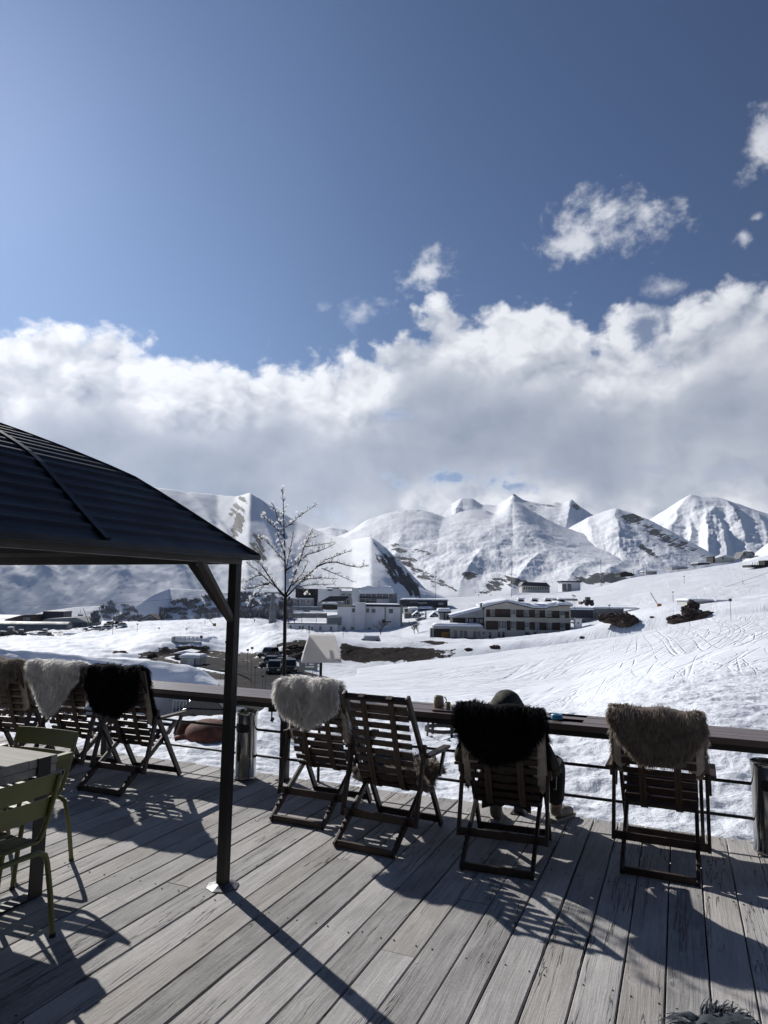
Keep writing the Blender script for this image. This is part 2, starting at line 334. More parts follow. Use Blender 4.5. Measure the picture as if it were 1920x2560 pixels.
def snow_mat(name, kind):
    m, t, b = new_mat(name)
    geo = t.node('ShaderNodeNewGeometry'); pos = geo.outputs['Position']
    base = t.mix(t.ramp(t.noise(pos, 0.3, 5, .5), .3, .7), *(((0.82, 0.85, 0.90), (0.77, 0.805, 0.87)) if kind == 'near' else ((0.90, 0.92, 0.95), (0.87, 0.89, 0.93))))
    b.inputs['Roughness'].default_value = 0.75; b.inputs['Specular IOR Level'].default_value = 0.25
    if kind == 'near':
        dirt = t.node('ShaderNodeAttribute', attribute_name='dirt').outputs['Fac']
        track = t.node('ShaderNodeAttribute', attribute_name='track').outputs['Fac']
        dn = t.noise(pos, 0.55, 9, 0.7); dm = t.ramp(t.m('ADD', dirt, t.m('MULTIPLY', t.m('SUBTRACT', dn, .5), 2.0)), 0.50, 0.57)
        dcol = t.mix(t.ramp(t.noise(pos, 1.4, 8, .7), .35, .65), (0.014, 0.012, 0.012), (0.055, 0.044, 0.039))
        t.l.new(t.mix(dm, base, dcol), b.inputs['Base Color']); t.l.new(t.ramp(dm, 0, 1, .25, .03), b.inputs['Specular IOR Level'])
        # crusts and footprints close by
        ln = t.node('ShaderNodeVectorMath', operation='LENGTH'); t.l.new(pos, ln.inputs[0]); dist = ln.outputs['Value']
        h1 = t.noise(pos, 3.2, 8, 0.62, 0.3)
        b1 = t.bump(t.m('MULTIPLY', h1, t.ramp(dist, 11.0, 26.0, 1.0, 0.10)), 0.6, 0.17)
        # ski tracks: thin grooves that bend across the slope
        grooves = None
        for ang, sc_, wamp, th, lo, hi in ((0.95, 0.60, 6.0, 0.022, .34, .46), (0.70, 0.45, 9.0, 0.022, .36, .50), (1.20, 0.40, 7.0, 0.020, .40, .52), (1.05, .75, 12.0, .026, .36, .50), (0.15, .30, 9.0, .015, .5, .60), (2.4, .26, 10.0, .014, .5, .60)):
            wn = t.vm('SCALE', t.vm('SUBTRACT', t.noise(pos, 0.016, 1, .5, out=1), (.5, .5, .5)), scale=wamp)
            pw = t.vm('ADD', pos, wn)
            mp = t.node('ShaderNodeMapping'); mp.inputs['Rotation'].default_value = (0, 0, -ang); t.l.new(pw, mp.inputs['Vector'])
            an = t.noise(t.vm('MULTIPLY', mp.outputs[0], (0.014, 1.0, 0.0)), sc_*2.2, 1, .5)
            g = t.ramp(t.m('ABSOLUTE', t.m('SUBTRACT', an, .5)), 0.0, th)
            g = t.m('MAXIMUM', g, t.m('SUBTRACT', 1.0, t.ramp(t.noise(pos, 0.05+ang*.01, 3, .5), lo, hi)))
            grooves = g if grooves is None else t.m('MULTIPLY', grooves, g)
        far = t.m('MULTIPLY', t.ramp(dist, 13.0, 42.0, .0, 1.0), track)
        gh = t.m('MULTIPLY', t.m('SUBTRACT', grooves, 1.0), far)
        micro = t.noise(pos, 1.6, 6, .6)
        b2 = t.bump(t.m('ADD', gh, t.m('MULTIPLY', micro, t.m('MULTIPLY', far, .25))), 0.9, 0.13, b1)
        t.l.new(b2, b.inputs['Normal'])
    else:
        rock = t.node('ShaderNodeAttribute', attribute_name='rock').outputs['Fac']
        nz = t.node('ShaderNodeSeparateXYZ'); t.l.new(geo.outputs['True Normal'], nz.inputs[0])
        flow = t.node('ShaderNodeAttribute', attribute_name='flow').outputs['Fac']
        acr = t.node('ShaderNodeAttribute', attribute_name='across').outputs['Fac']
        fv = t.comb(t.m('MULTIPLY', acr, 0.22), flow, 0)
        rn = t.m('MULTIPLY', t.m('ADD', t.noise(fv, 0.050, 6, 0.66, 0.3), t.noise(fv, 0.015, 5, .6)), .5); rn2 = t.noise(pos, 0.02, 9, 0.72)
        v = t.m('ADD', rock, t.m('ADD', t.m('MULTIPLY', t.m('SUBTRACT', rn, .5), 3.4), t.m('MULTIPLY', t.m('SUBTRACT', rn2, .5), 1.3)))
        rm = t.m('MULTIPLY', t.ramp(v, 0.50, 0.56), t.ramp(rock, .10, .22))
        rc = t.mix(t.ramp(rn2, .3, .7), (0.022, 0.023, 0.029), (0.055, 0.055, 0.060))
        t.l.new(t.mix(rm, base, rc), b.inputs['Base Color'])
        hh = t.m('ADD', t.m('MULTIPLY', t.noise(fv, 0.02, 7, .6), .3), t.noise(pos, 0.012, 9, .62))
        t.l.new(t.bump(hh, 0.30, 6.0), b.inputs['Normal'])
    return m
M['snow'] = snow_mat('snow_field', 'near'); M['snowfar'] = snow_mat('mountain_snow', 'far')
def soft_snow():
    m, t, b = new_mat('settled_snow'); geo = t.node('ShaderNodeNewGeometry').outputs['Position']
    b.inputs['Base Color'].default_value = (0.84, 0.87, 0.92, 1); b.inputs['Roughness'].default_value = .8; b.inputs['Specular IOR Level'].default_value = .2
    t.l.new(t.bump(t.noise(geo, 0.8, 6, .6), .5, .3), b.inputs['Normal']); return m
M['roofsnow'] = soft_snow()
def wool_mat(name, c1, c2, tl=.5):
    m, t, b = new_mat(name)
    ob = t.node('ShaderNodeTexCoord').outputs['Object']; f = t.ramp(t.noise(ob, 26, 4, .6), .3, .7)
    col = t.mix(f, c1, c2); t.l.new(col, b.inputs['Base Color']); b.inputs['Roughness'].default_value = 0.9; b.inputs['Specular IOR Level'].default_value = .15
    tr = t.node('ShaderNodeBsdfTranslucent'); t.l.new(col, tr.inputs[0])
    mx_ = t.node('ShaderNodeMixShader'); mx_.inputs[0].default_value = tl; t.l.new(b.outputs[0], mx_.inputs[1]); t.l.new(tr.outputs[0], mx_.inputs[2])
    t.l.new(mx_.outputs[0], t.n['Material Output'].inputs[0]); return m
M['woolwhite'] = wool_mat('white_wool', (0.93, 0.91, 0.88), (0.84, 0.82, 0.79), .58)
M['woolgrey'] = wool_mat('grey_brown_wool', (0.46, 0.40, 0.35), (0.30, 0.255, 0.22))
M['woolblack'] = wool_mat('black_wool', (0.022, 0.022, 0.026), (0.012, 0.012, 0.014))
M['woolslate'] = wool_mat('slate_wool', (0.16, 0.18, 0.21), (0.07, 0.08, 0.10))
M['shade'] = wool_mat('white_lamp_shade', (0.93, 0.92, 0.91), (0.91, 0.90, 0.89), .5)
def deck_mat():
    m, t, b = new_mat('weathered_deck_planks')
    ob = t.node('ShaderNodeTexCoord').outputs['Object']
    pid = t.node('ShaderNodeAttribute', attribute_name='plank').outputs['Fac']
    off = t.comb(t.m('MULTIPLY', pid, 3.7), t.m('MULTIPLY', pid, 11.3), t.m('MULTIPLY', pid, 5.1))
    q = t.vm('ADD', ob, off)
    wob = t.vm('SCALE', t.vm('SUBTRACT', t.noise(t.vm('MULTIPLY', q, (1, .5, 1)), 2.5, 2, .5, out=1), (.5, .5, .5)), scale=.045)
    qw = t.vm('ADD', q, wob)
    # knots bend the grain
    vo = t.node('ShaderNodeTexVoronoi', feature='F1'); t.l.new(t.vm('MULTIPLY', q, (1.0, 0.55, 1)), vo.inputs['Vector']); vo.inputs['Scale'].default_value = 3.4
    kd = vo.outputs['Distance']; kn = t.ramp(kd, 0.0, 0.16, 1.0, 0.0)
    sx = t.node('ShaderNodeSeparateXYZ'); t.l.new(qw, sx.inputs[0])
    gv = t.comb(t.m('ADD', t.m('MULTIPLY', sx.outputs[0], 1.0), t.m('MULTIPLY', kn, 0.05)), t.m('MULTIPLY', sx.outputs[1], 0.035), sx.outputs[2])
    g1 = t.noise(gv, 34, 5, .6, .3); g2 = t.noise(gv, 150, 3, .55, .1)
    blotch = t.noise(t.vm('MULTIPLY', q, (1, .45, 1)), 3.0, 6, .65); fine = t.noise(q, 60, 4, .6)
    tone = t.m('ADD', t.m('MULTIPLY', t.m('FRACT', t.m('MULTIPLY', pid, 0.6180339)), 0.34), 0.34)
    v = t.m('ADD', tone, t.m('ADD', t.m('MULTIPLY', t.m('SUBTRACT', blotch, .5), 1.5), t.m('MULTIPLY', t.m('SUBTRACT', g1, .5), .8)))
    v = t.m('ADD', v, t.m('MULTIPLY', t.m('SUBTRACT', g2, .5), .7)); v = t.m('ADD', v, t.m('MULTIPLY', t.m('SUBTRACT', fine, .5), .5), clamp=True)
    col = t.mix(v, (0.17, 0.166, 0.163), (0.54, 0.523, 0.51))
    col = t.mix(t.m('MULTIPLY', t.m('LESS_THAN', t.m('FRACT', t.m('MULTIPLY', pid, 0.377)), 0.3), 0.25), col, (0.40, 0.35, 0.31))
    # dark knots, checks and nail heads
    kr = t.m('MULTIPLY', t.ramp(kd, 0.02, 0.075, 1, 0), t.ramp(t.noise(q, 1.1, 1, .5), .50, .56))
    col = t.mix(t.m('MULTIPLY', kr, .6), col, (0.07, 0.06, 0.055))
    ck = t.noise(t.comb(t.m('MULTIPLY', sx.outputs[0], 1.0), t.m('MULTIPLY', sx.outputs[1], 0.05), 0), 9, 4, .6, .4)
    crack = t.m('MULTIPLY', t.ramp(t.m('ABSOLUTE', t.m('SUBTRACT', ck, .5)), 0.0, .009, 1, 0), t.ramp(t.noise(t.vm('MULTIPLY', q, (1, .4, 1)), 1.3, 3, .5), .46, .54))
    col = t.mix(t.m('MULTIPLY', crack, .62), col, (0.02, 0.018, 0.018))
    t.l.new(col, b.inputs['Base Color']); b.inputs['Roughness'].default_value = .82; b.inputs['Specular IOR Level'].default_value = .3
    hgt = t.m('SUBTRACT', t.m('ADD', t.m('MULTIPLY', g1, .5), t.m('ADD', t.m('MULTIPLY', g2, .5), t.m('MULTIPLY', fine, .15))), t.m('MULTIPLY', crack, 1.6))
    t.l.new(t.bump(hgt, .8, .006), b.inputs['Normal']); return m
M['deck'] = deck_mat()
M['nail'] = pmat('rusty_nail', (0.03, 0.02, 0.016), None, 9, .7)

# ------------------------------------------------------------------ terrain near the village
A_ = R(23.43); EU = Vector((math.cos(A_), -math.sin(A_), 0)); EV = Vector((math.sin(A_), math.cos(A_), 0))   # deck frame: EU along the railing, EV outwards
def UV(u, v, z=0.0): return EU*u+EV*v+Vector((0, 0, z))
# each line of knots: (picture x, picture y or None, depth, height when there is no picture y)
def Kn(lst):
    T, Yd, Zd = [], [], []
    for k in lst:
        x, y, dep = k[:3]
        p = D(x, y if y is not None else 1500, dep)
        T.append(p.x/p.y); Yd.append(dep); Zd.append(p.z if y is not None else k[3])
    return np.array(T), np.array(Yd), np.array(Zd)
XS = [-900, 0, 250, 450, 560, 640, 720, 800, 960, 1090, 1200, 1320, 1440, 1560, 1680, 1800, 1920, 2600]
LN = []
LN.append(Kn([(x, None, 3.0, -.45) for x in XS]))
LN.append(Kn([(x, None, 7.0, -.36) for x in XS]))
# terrace lip
LN.append(Kn([(-900, None, 12, -.5), (0, None, 12, -.45), (250, 1783, 12), (450, 1783, 12), (560, 1783, 12), (640, 1780, 11.5), (665, 1765, 12.0), (700, 1735, 14), (760, 1725, 18), (800, 1740, 15), (960, 1780, 13), (1090, 1800, 12.5), (1200, 1800, 12), (1320, 1810, 11.5), (1440, 1815, 11), (1560, 1800, 10.5), (1680, 1790, 10.5), (1800, 1790, 10), (1920, 1790, 10), (2600, 1790, 9)]))
LN.append(Kn([(-900, None, 17, -5), (0, None, 17, -5.0), (560, None, 16.5, -4.6), (640, None, 16.5, -3.6), (690, None, 18, -2.2), (740, 1712, 26), (800, 1715, 22), (960, 1745, 20), (1090, 1765, 18), (1200, 1775, 17), (1320, 1785, 16), (1440, 1770, 17), (1560, 1728, 17), (1680, 1690, 18), (1800, 1675, 18), (1920, 1670, 18), (2600, 1660, 18)]))
LN.append(Kn([(-900, None, 30, -9), (0, None, 30, -9), (560, None, 30, -8.5), (640, None, 28, -7), (690, None, 30, -5.2), (740, 1700, 38), (800, 1700, 40), (960, 1700, 42), (1090, 1700, 42), (1200, 1700, 40), (1320, 1700, 40), (1440, 1690, 38), (1560, 1662, 36), (1680, 1632, 36), (1800, 1608, 36), (1920, 1590, 36), (2600, 1560, 36)]))
# crest of the near slope on the right, valley floor on the left
LN.append(Kn([(-900, None, 60, -9.3), (0, None, 60, -9.3), (560, None, 60, -9.3), (640, None, 60, -9.2), (700, None, 58, -8.4), (740, 1692, 56), (800, 1683, 62), (860, 1678, 70), (960, 1661, 80), (1090, 1645, 86), (1200, 1634, 88), (1320, 1617, 88), (1440, 1602, 86), (1560, 1588, 82), (1680, 1560, 80), (1800, 1538, 78), (1920, 1526, 76), (2600, 1480, 76)]))
LN.append(Kn([(-900, None, 95, -10), (0, None, 95, -10.2), (450, None, 95, -10.2), (560, 1672, 95), (640, 1672, 94), (720, 1668, 94), (800, None, 98, -11.2), (960, None, 105, -11.6), (1090, None, 108, -13), (1200, None, 110, -15.5), (1320, None, 110, -15), (1440, None, 109, -13.6), (1560, None, 105, -12), (1680, None, 101, -9.6), (1800, None, 98, -6.6), (1920, None, 96, -4.4), (2600, None, 96, -2)]))
LN.append(Kn([(-900, None, 130, -11), (0, None, 130, -11), (250, 1634, 130), (450, 1642, 128), (560, 1648, 122), (640, 1642, 122), (720, 1640, 118), (800, 1652, 118), (860, 1656, 119), (960, 1656, 120), (1060, 1640, 122), (1110, 1618, 124), (1200, 1608, 121), (1320, 1597, 121), (1440, 1574, 120), (1560, 1557, 116), (1680, 1537, 112), (1800, 1521, 108), (1920, 1504, 105), (2600, 1450, 105)]))
LN.append(Kn([(-900, None, 150, -12), (0, 1622, 150), (250, 1612, 150), (400, 1592, 150), (520, 1592, 150), (560, 1600, 150), (640, 1600, 150), (720, 1604, 132), (800, 1608, 126), (860, 1612, 125), (960, 1612, 126), (1060, 1605, 130), (1110, 1600, 142), (1200, 1606, 140), (1320, 1596, 142), (1440, 1578, 142), (1560, 1552, 136), (1680, 1522, 132), (1800, 1511, 130), (1920, 1496, 128), (2600, 1430, 128)]))
LN.append(Kn([(-900, 1608, 220), (0, 1600, 225), (250, 1590, 225), (450, 1576, 215), (560, 1580, 210), (640, 1580, 205), (720, 1592, 215), (800, 1594, 220), (960, 1592, 230), (1060, 1600, 186), (1200, 1603, 186), (1320, 1594, 186), (1440, 1580, 186), (1500, 1560, 190), (1560, 1540, 195), (1680, 1512, 195), (1800, 1500, 195), (1920, 1485, 195), (2600, 1400, 195)]))
LN.append(Kn([(-900, 1592, 280), (0, 1590, 262), (250, 1566, 270), (450, 1558, 280), (560, 1556, 270), (640, 1562, 262), (720, 1586, 283), (800, 1588, 286), (960, 1582, 287), (1010, 1574, 287), (1060, 1556, 282), (1200, 1542, 280), (1320, 1528, 280), (1440, 1512, 280), (1560, 1498, 280), (1680, 1474, 280), (1800, 1455, 280), (1920, 1440, 280), (2600, 1350, 280)]))
# skyline of the plateau and of the piste on the right
LN.append(Kn([(-900, 1570, 380), (0, 1562, 380), (250, 1553, 370), (450, 1548, 360), (560, 1540, 350), (640, 1527, 350), (720, 1524, 350), (800, 1522, 350), (900, 1514, 352), (960, 1508, 352), (1000, 1500, 370), (1060, 1487, 410), (1200, 1484, 420), (1320, 1480, 425), (1400, 1478, 430), (1480, 1466, 430), (1560, 1440, 430), (1680, 1424, 430), (1800, 1407, 430), (1860, 1398, 430), (1920, 1381, 430), (2600, 1300, 430)]))
LN.append(Kn([(-900, None, 520, -30), (0, None, 520, -30), (560, None, 500, -30), (960, None, 520, -26), (1320, None, 540, -20), (1560, None, 560, -14), (1920, None, 560, 10), (2600, None, 560, 40)]))
LN.append(Kn([(-900, None, 1200, -45), (0, None, 1200, -45), (960, None, 1200, -45), (1920, None, 1200, -60), (2600, None, 1200, -60)]))
TT = np.concatenate([np.linspace(-1.5, -0.62, 70)[:-1], np.linspace(-0.62, 0.62, 900), np.linspace(0.62, 1.5, 70)[1:]])
YY = np.concatenate([np.geomspace(3.0, 22, 330)[:-1], np.geomspace(22, 150, 330)[:-1], np.geomspace(150, 1100, 150)])
LY = np.array([np.interp(TT, l[0], l[1]) for l in LN]); LZ = np.array([np.interp(TT, l[0], l[2]) for l in LN])
def g1d(a, k, axis):
    if k < 1: return a
    w = np.exp(-0.5*(np.arange(-3*k, 3*k+1)/k)**2); w /= w.sum()
    pad = [(0, 0), (0, 0)]; pad[axis] = (3*k, 3*k); b = np.pad(a, pad, mode='edge')
    out = np.zeros_like(a)
    for i, ww in enumerate(w):
        sl = [slice(None), slice(None)]; sl[axis] = slice(i, i+a.shape[axis]); out += ww*b[tuple(sl)]
    return out
LZ = g1d(LZ, 5, 1); LY = g1d(LY, 5, 1)
ZT = np.empty((len(YY), len(TT)))
for j in range(len(TT)): ZT[:, j] = np.interp(YY, LY[:, j], LZ[:, j])
ZS = ZT.copy()
for a, b, k in ((0, 329, 7), (329, 658, 5), (658, len(YY), 2)): pass
ZS = g1d(ZT, 4, 0); ZT = ZS
XX = TT[None, :]*YY[:, None]; YG = np.repeat(YY[:, None], len(TT), 1)
pxg = 960+1700*TT[None, :]+0*XX
base_z = ZT.copy()
def bl(a, lo, hi): t = np.clip((a-lo)/(hi-lo), 0, 1); return t*t*(3-2*t)
# trampled snow by the deck
near = 1-bl(YG, 13, 26)
foot = ridged(XX*1.05, YG*1.5, 3)*0.5+fbm(XX*3.1, YG*4.2, 3)*0.55
n1 = 0.050*foot+0.045*fbm(XX*0.7, YG*0.9, 3)
ZT = ZT+near*n1*bl(YG, 4, 6)
# drifts and lumps further off; the piste stays smooth
lump = fbm(XX*0.05, YG*0.05, 4)*1.0+0.35*ridged(XX*0.11+3, YG*0.11, 3)
piste = bl(pxg, 760, 860)*(1-bl(YG, 88, 110))+bl(pxg, 1380, 1500)*0
hill = bl(YG, 255, 300)*bl(pxg, 1040, 1150)
amp = bl(YG, 24, 110)*(1-piste)*(1-.75*hill)*(0.30+1.3*bl(YG, 95, 130)*(1-bl(YG, 230, 330)))
villx = bl(pxg, 600, 700)*(1-bl(pxg, 760, 960))*(1-bl(YG, 260, 280))*bl(YG, 110, 140)
ZT = ZT+lump*amp*np.where(pxg > 780, .32, .70)+villx*np.abs(ridged(XX*.07+YG*.05, YG*.03, 3))*1.2
ZT = ZT+piste*0.05*fbm(XX*.12, YG*.1, 3)*bl(YG, 14, 30)+hill*0.5*fbm(XX*.03, YG*.02, 3)
# the road that winds up from under the counter to the tunnel
road_px = [((560, 1812), 52), ((620, 1776), 60), ((690, 1752), 66), ((716, 1725), 74), ((700, 1697), 84), ((650, 1680), 92), ((600, 1675), 100), ((540, 1662), 110), ((505, 1650), 120), ((470, 1643), 130)]
def smooth_path(P_, n):
    P_ = np.array(P_, float); s = np.r_[0, np.cumsum(np.linalg.norm(np.diff(P_, axis=0), axis=1))]; q = np.linspace(0, s[-1], n)
    o = np.stack([np.interp(q, s, P_[:, i]) for i in range(P_.shape[1])], 1)
    for _ in range(n//5):
        o[1:-1] = (o[:-2]+o[1:-1]*2+o[2:])/4
    return o
rp = smooth_path([D(p[0], p[1], d) for p, d in road_px], 120)
dmin = np.full(XX.shape, 1e9); rz = np.zeros(XX.shape)
sel = (YG > 40) & (YG < 150) & (pxg > 250) & (pxg < 900)
xs_, ys_ = XX[sel], YG[sel]; dd = np.full(xs_.shape, 1e9); zz_ = np.zeros(xs_.shape)
for q in rp:
    d2 = np.hypot(xs_-q[0], ys_-q[1]); c = d2 < dd; dd[c] = d2[c]; zz_[c] = q[2]
dmin[sel] = dd; rz[sel] = zz_
wr = 1-bl(dmin, 5.5, 10); ZT = ZT*(1-wr)+(rz-0.06)*wr
# bare earth: banks and verges
def spot(x, y, dep, rx, ry):
    p = D(x, y, dep); return np.exp(-(((XX-p.x)/rx)**2+((YG-p.y)/ry)**2))
dirt = np.zeros(XX.shape)
vx = bl(pxg, 845, 870)*(1-bl(pxg, 1078, 1100))
dirt = np.maximum(dirt, vx*bl(YG, 116, 120.5)*(1-bl(YG, 124.2, 126.2))*.95)
for a in [(600, 1712, 78, 9, 8), (640, 1705, 80, 9, 7), (560, 1700, 84, 8, 8), (590, 1650, 112, 9, 5), (545, 1640, 116, 7, 5), (620, 1655, 108, 6, 4), (1075, 1612, 134, 4, 6), (1040, 1640, 121, 8, 3), (740, 1625, 124, 5, 2.5), (755, 1640, 112, 4, 3), (690, 1600, 146, 5, 3), (520, 1625, 125, 6, 4), (640, 1590, 170, 6, 3), (665, 1602, 150, 5, 2)]:
    dirt = np.maximum(dirt, 0.98*spot(*a))
dirt = np.maximum(dirt, (1-bl(np.abs(dmin-6.5), 1.5, 3.5))*.75*bl(YG, 66, 72))
parking = bl(-pxg, -330, -300)*bl(YG, 226, 232)*(1-bl(YG, 262, 275)); dirt = np.maximum(dirt, parking*.44)
track = bl(pxg, 640, 760)*np.ones_like(YG); track = np.maximum(track, .4*bl(YG, 150, 250))*np.where((pxg > 1100) & (YG > 105) & (YG < 180), .35, 1)
nr, nc = XX.shape
idx = np.arange(nr*nc).reshape(nr, nc); Fq = np.stack([idx[:-1, :-1], idx[:-1, 1:], idx[1:, 1:], idx[1:, :-1]], -1).reshape(-1, 4)
tag(npmesh('snow_ground', np.stack([XX, YG, ZT], -1).reshape(-1, 3), Fq, M['snow'], attrs={'dirt': dirt, 'track': track}), kind='structure')
def zt(x, y):                       # ground height
    t = np.clip(x/y, TT[0], TT[-1]); fi = np.interp(y, YY, np.arange(nr)); fj = np.interp(t, TT, np.arange(nc))
    i, j = int(min(fi, nr-2)), int(min(fj, nc-2)); a, b = fi-i, fj-j
    return float((ZT[i, j]*(1-a)+ZT[i+1, j]*a)*(1-b)+(ZT[i, j+1]*(1-a)+ZT[i+1, j+1]*a)*b)
def onland(px, dep):                # ground point seen in column px at depth dep
    p = D(px, 1560, dep)
    for _ in range(4):
        z = zt(p.x, p.y); y = 1480+(H-z)/dep*1700; p = D(px, y, dep)
    return Vector((p.x, p.y, zt(p.x, p.y)))
# snow under and behind the terrace
gb = MB(); gb.box(-60, 60, -60, 3.2, -1.2, -.46); tag(gb.build('ground', M['roofsnow']), kind='structure')
# road surface and kerb line
wv_ = []; nn_ = len(rp)
for i, q in enumerate(rp):
    t = rp[min(i+1, nn_-1)]-rp[max(i-1, 0)]; t[2] = 0; t /= np.linalg.norm(t); n_ = np.array([-t[1], t[0], 0]); hw = 3.4
    for k in (-1, -.5, 0, .5, 1): wv_.append(q+n_*hw*k+np.array([0, 0, .14-.05*abs(k)]))
ix = np.arange(nn_*5).reshape(nn_, 5)
tag(npmesh('road', wv_, np.stack([ix[:-1, :-1], ix[:-1, 1:], ix[1:, 1:], ix[1:, :-1]], -1).reshape(-1, 4), M['asphalt']), kind='structure')

# ------------------------------------------------------------------ mountains
def range_mesh(name, ridge, base, n=420, m=150, gul=1.0, slant=0.0, prof=1.0, rocks=(), back=0.6, seed=0.0, rockbase=0.0, strk=0.0, spurs=()):
    # ridge/base: [(shown x, shown y, depth)] in the 1659-wide view
    Rk = np.array([list(D(a*DS, b*DS, c)) for a, b, c in ridge]); Bs = np.array([list(D(a*DS, b*DS, c)) for a, b, c in base])
    tr = Rk[:, 0]/Rk[:, 1]; tb = Bs[:, 0]/Bs[:, 1]; o = np.argsort(tr); Rk = Rk[o]; tr = tr[o]
    t = np.linspace(tr[0], tr[-1], n); Yr = np.interp(t, tr, Rk[:, 1]); Zr = np.interp(t, tr, Rk[:, 2])
    Yb = np.interp(t, tb, Bs[:, 1]); Zb = np.interp(t, tb, Bs[:, 2])
    Zr = Zr+(Zr-Zb)*0.006*fbm(t*60+seed, t*0+seed, 3)
    s = np.linspace(0, 1, m); sb_ = np.linspace(0, 1, m//4)[1:]
    S, T_ = np.meshgrid(s, t, indexing='ij')                  # s: 0 base .. 1 ridge
    # crest kinks broaden and wander on the way down
    lev = []
    for k in (0, 3, 8, 18, 36, 60): kk = max(0, int(k*n/420)); lev.append(g1d(np.stack([Zr, Zr]), kk, 1)[0] if kk else Zr)
    lev = np.array(lev); wq = 1-S; fl_ = np.clip((wq**.55)*5.0, 0, 4.999); li = fl_.astype(int); lf = fl_-li
    wob = (fbm(T_*5+seed, S*1.0+seed, 2)*.5+.5*(1-S)*np.sin(T_*9+seed))*wq*n*.045
    ci = np.clip(np.arange(n)[None, :]+wob, 0, n-1.001); c0 = ci.astype(int); cf = ci-c0
    smp = lambda L_: lev[L_, c0]*(1-cf)+lev[L_, np.minimum(c0+1, n-1)]*cf
    Zrr = smp(li)*(1-lf)+smp(np.minimum(li+1, 5))*lf
    Yg = Yb[None]+(Yr-Yb)[None]*S; shp = S**prof
    Zg = Zb[None]+(Zrr-Zb[None])*shp
    Hh = np.maximum((Zr-Zb), 1)[None]
    xw = T_*Yg
    sc_ = 1.0/np.maximum(np.mean(Zr-Zb), 40)
    across = (T_*np.mean(Yr)); 
    across = across-slant*(1-S)*np.mean(Yr)
    g = ridged(across*sc_*2.2+seed+fbm(Yg*sc_*.7, across*sc_*.5, 2)*.10, Yg*sc_*.10+seed, 4, .55)
    g2 = fbm(across*sc_*.9+seed*2, Yg*sc_*1.0-seed, 4, .42)
    env = np.clip(1-S, 0, 1)**.6*np.clip(S*4, 0, 1)
    g3 = fbm(across*sc_*3.2+seed, Yg*sc_*2.2-seed, 5, .52)
    Zg = Zg+Hh*env*(0.020*gul*g+0.030*g2+0.016*g3)
    px2t = lambda vx: (vx*DS-960)/1700.0
    for x0s, x1s, st_, wl, wr_, s0, s1 in spurs:              # arete from the crest (x0) to lower down (x1)
        ss = np.clip((s1-S)/(s1-s0), 0, 1); tc_ = px2t(x0s)+(px2t(x1s)-px2t(x0s))*ss**.9+.004*fbm(S*4+seed, S*0+x0s, 3); dx = (T_-tc_)*1700/DS
        ww = np.where(dx < 0, wl, wr_)*(.35+.65*ss); f = np.clip(1-np.abs(dx)/ww, 0, 1); f = f**1.25; lon = np.sin(np.clip((S-s0)/(s1-s0), 0, 1)**.8*math.pi)**.7*((S >= s0) & (S <= s1))
        Zg = Zg+Hh*st_*.62*f*lon
    # back side
    Sb, Tb = np.meshgrid(sb_, t, indexing='ij'); Yk = Yr[None]+(Yr-Yb)[None]*Sb*back; Zk = Zr[None]-(Zr-Zb)[None]*Sb
    Yall = np.vstack([Yg, Yk]); Zall = np.vstack([Zg, Zk]); Tall = np.vstack([T_, Tb]); Xall = Tall*Yall
    rock = np.full(Xall.shape, rockbase, float)
    # where in the view each vertex lies, for bare rock bands
    b_ = Yall*_cp+(Zall-H)*_sp; c_ = -Yall*_sp+(Zall-H)*_cp; Xp = Xall*F/b_; Yp = c_*F/b_
    VX = (960+Xp*_co+Yp*_si)/DS; VY = (1280-(-Xp*_si+Yp*_co))/DS
    for x, y, rx, ry, ang, st in rocks:
        ca, sa = math.cos(R(ang)), math.sin(R(ang)); dx, dy = VX-x, VY-y
        u = (dx*ca+dy*sa)/rx; v = (-dx*sa+dy*ca)/ry; rock = np.maximum(rock, st*np.exp(-(u*u+v*v)**1.5)*1.25)
    rows = Xall.shape[0]; ii = np.arange(rows*n).reshape(rows, n)
    fq = np.stack([ii[:-1, :-1], ii[:-1, 1:], ii[1:, 1:], ii[1:, :-1]], -1).reshape(-1, 4)
    acr_ = np.broadcast_to(Tall*np.mean(Yr), Xall.shape); cs_, sn_ = math.cos(R(strk)), math.sin(R(strk)); k = 3000.0/float(np.mean(Yr))
    acrs = (acr_*cs_-Zall*sn_)*k; flow = (acr_*sn_+Zall*cs_)*k
    o = npmesh(name, np.stack([Xall, Yall, Zall], -1).reshape(-1, 3), fq, M['snowfar'], attrs={'rock': rock, 'flow': flow, 'across': acrs})
    return tag(o, kind='structure')
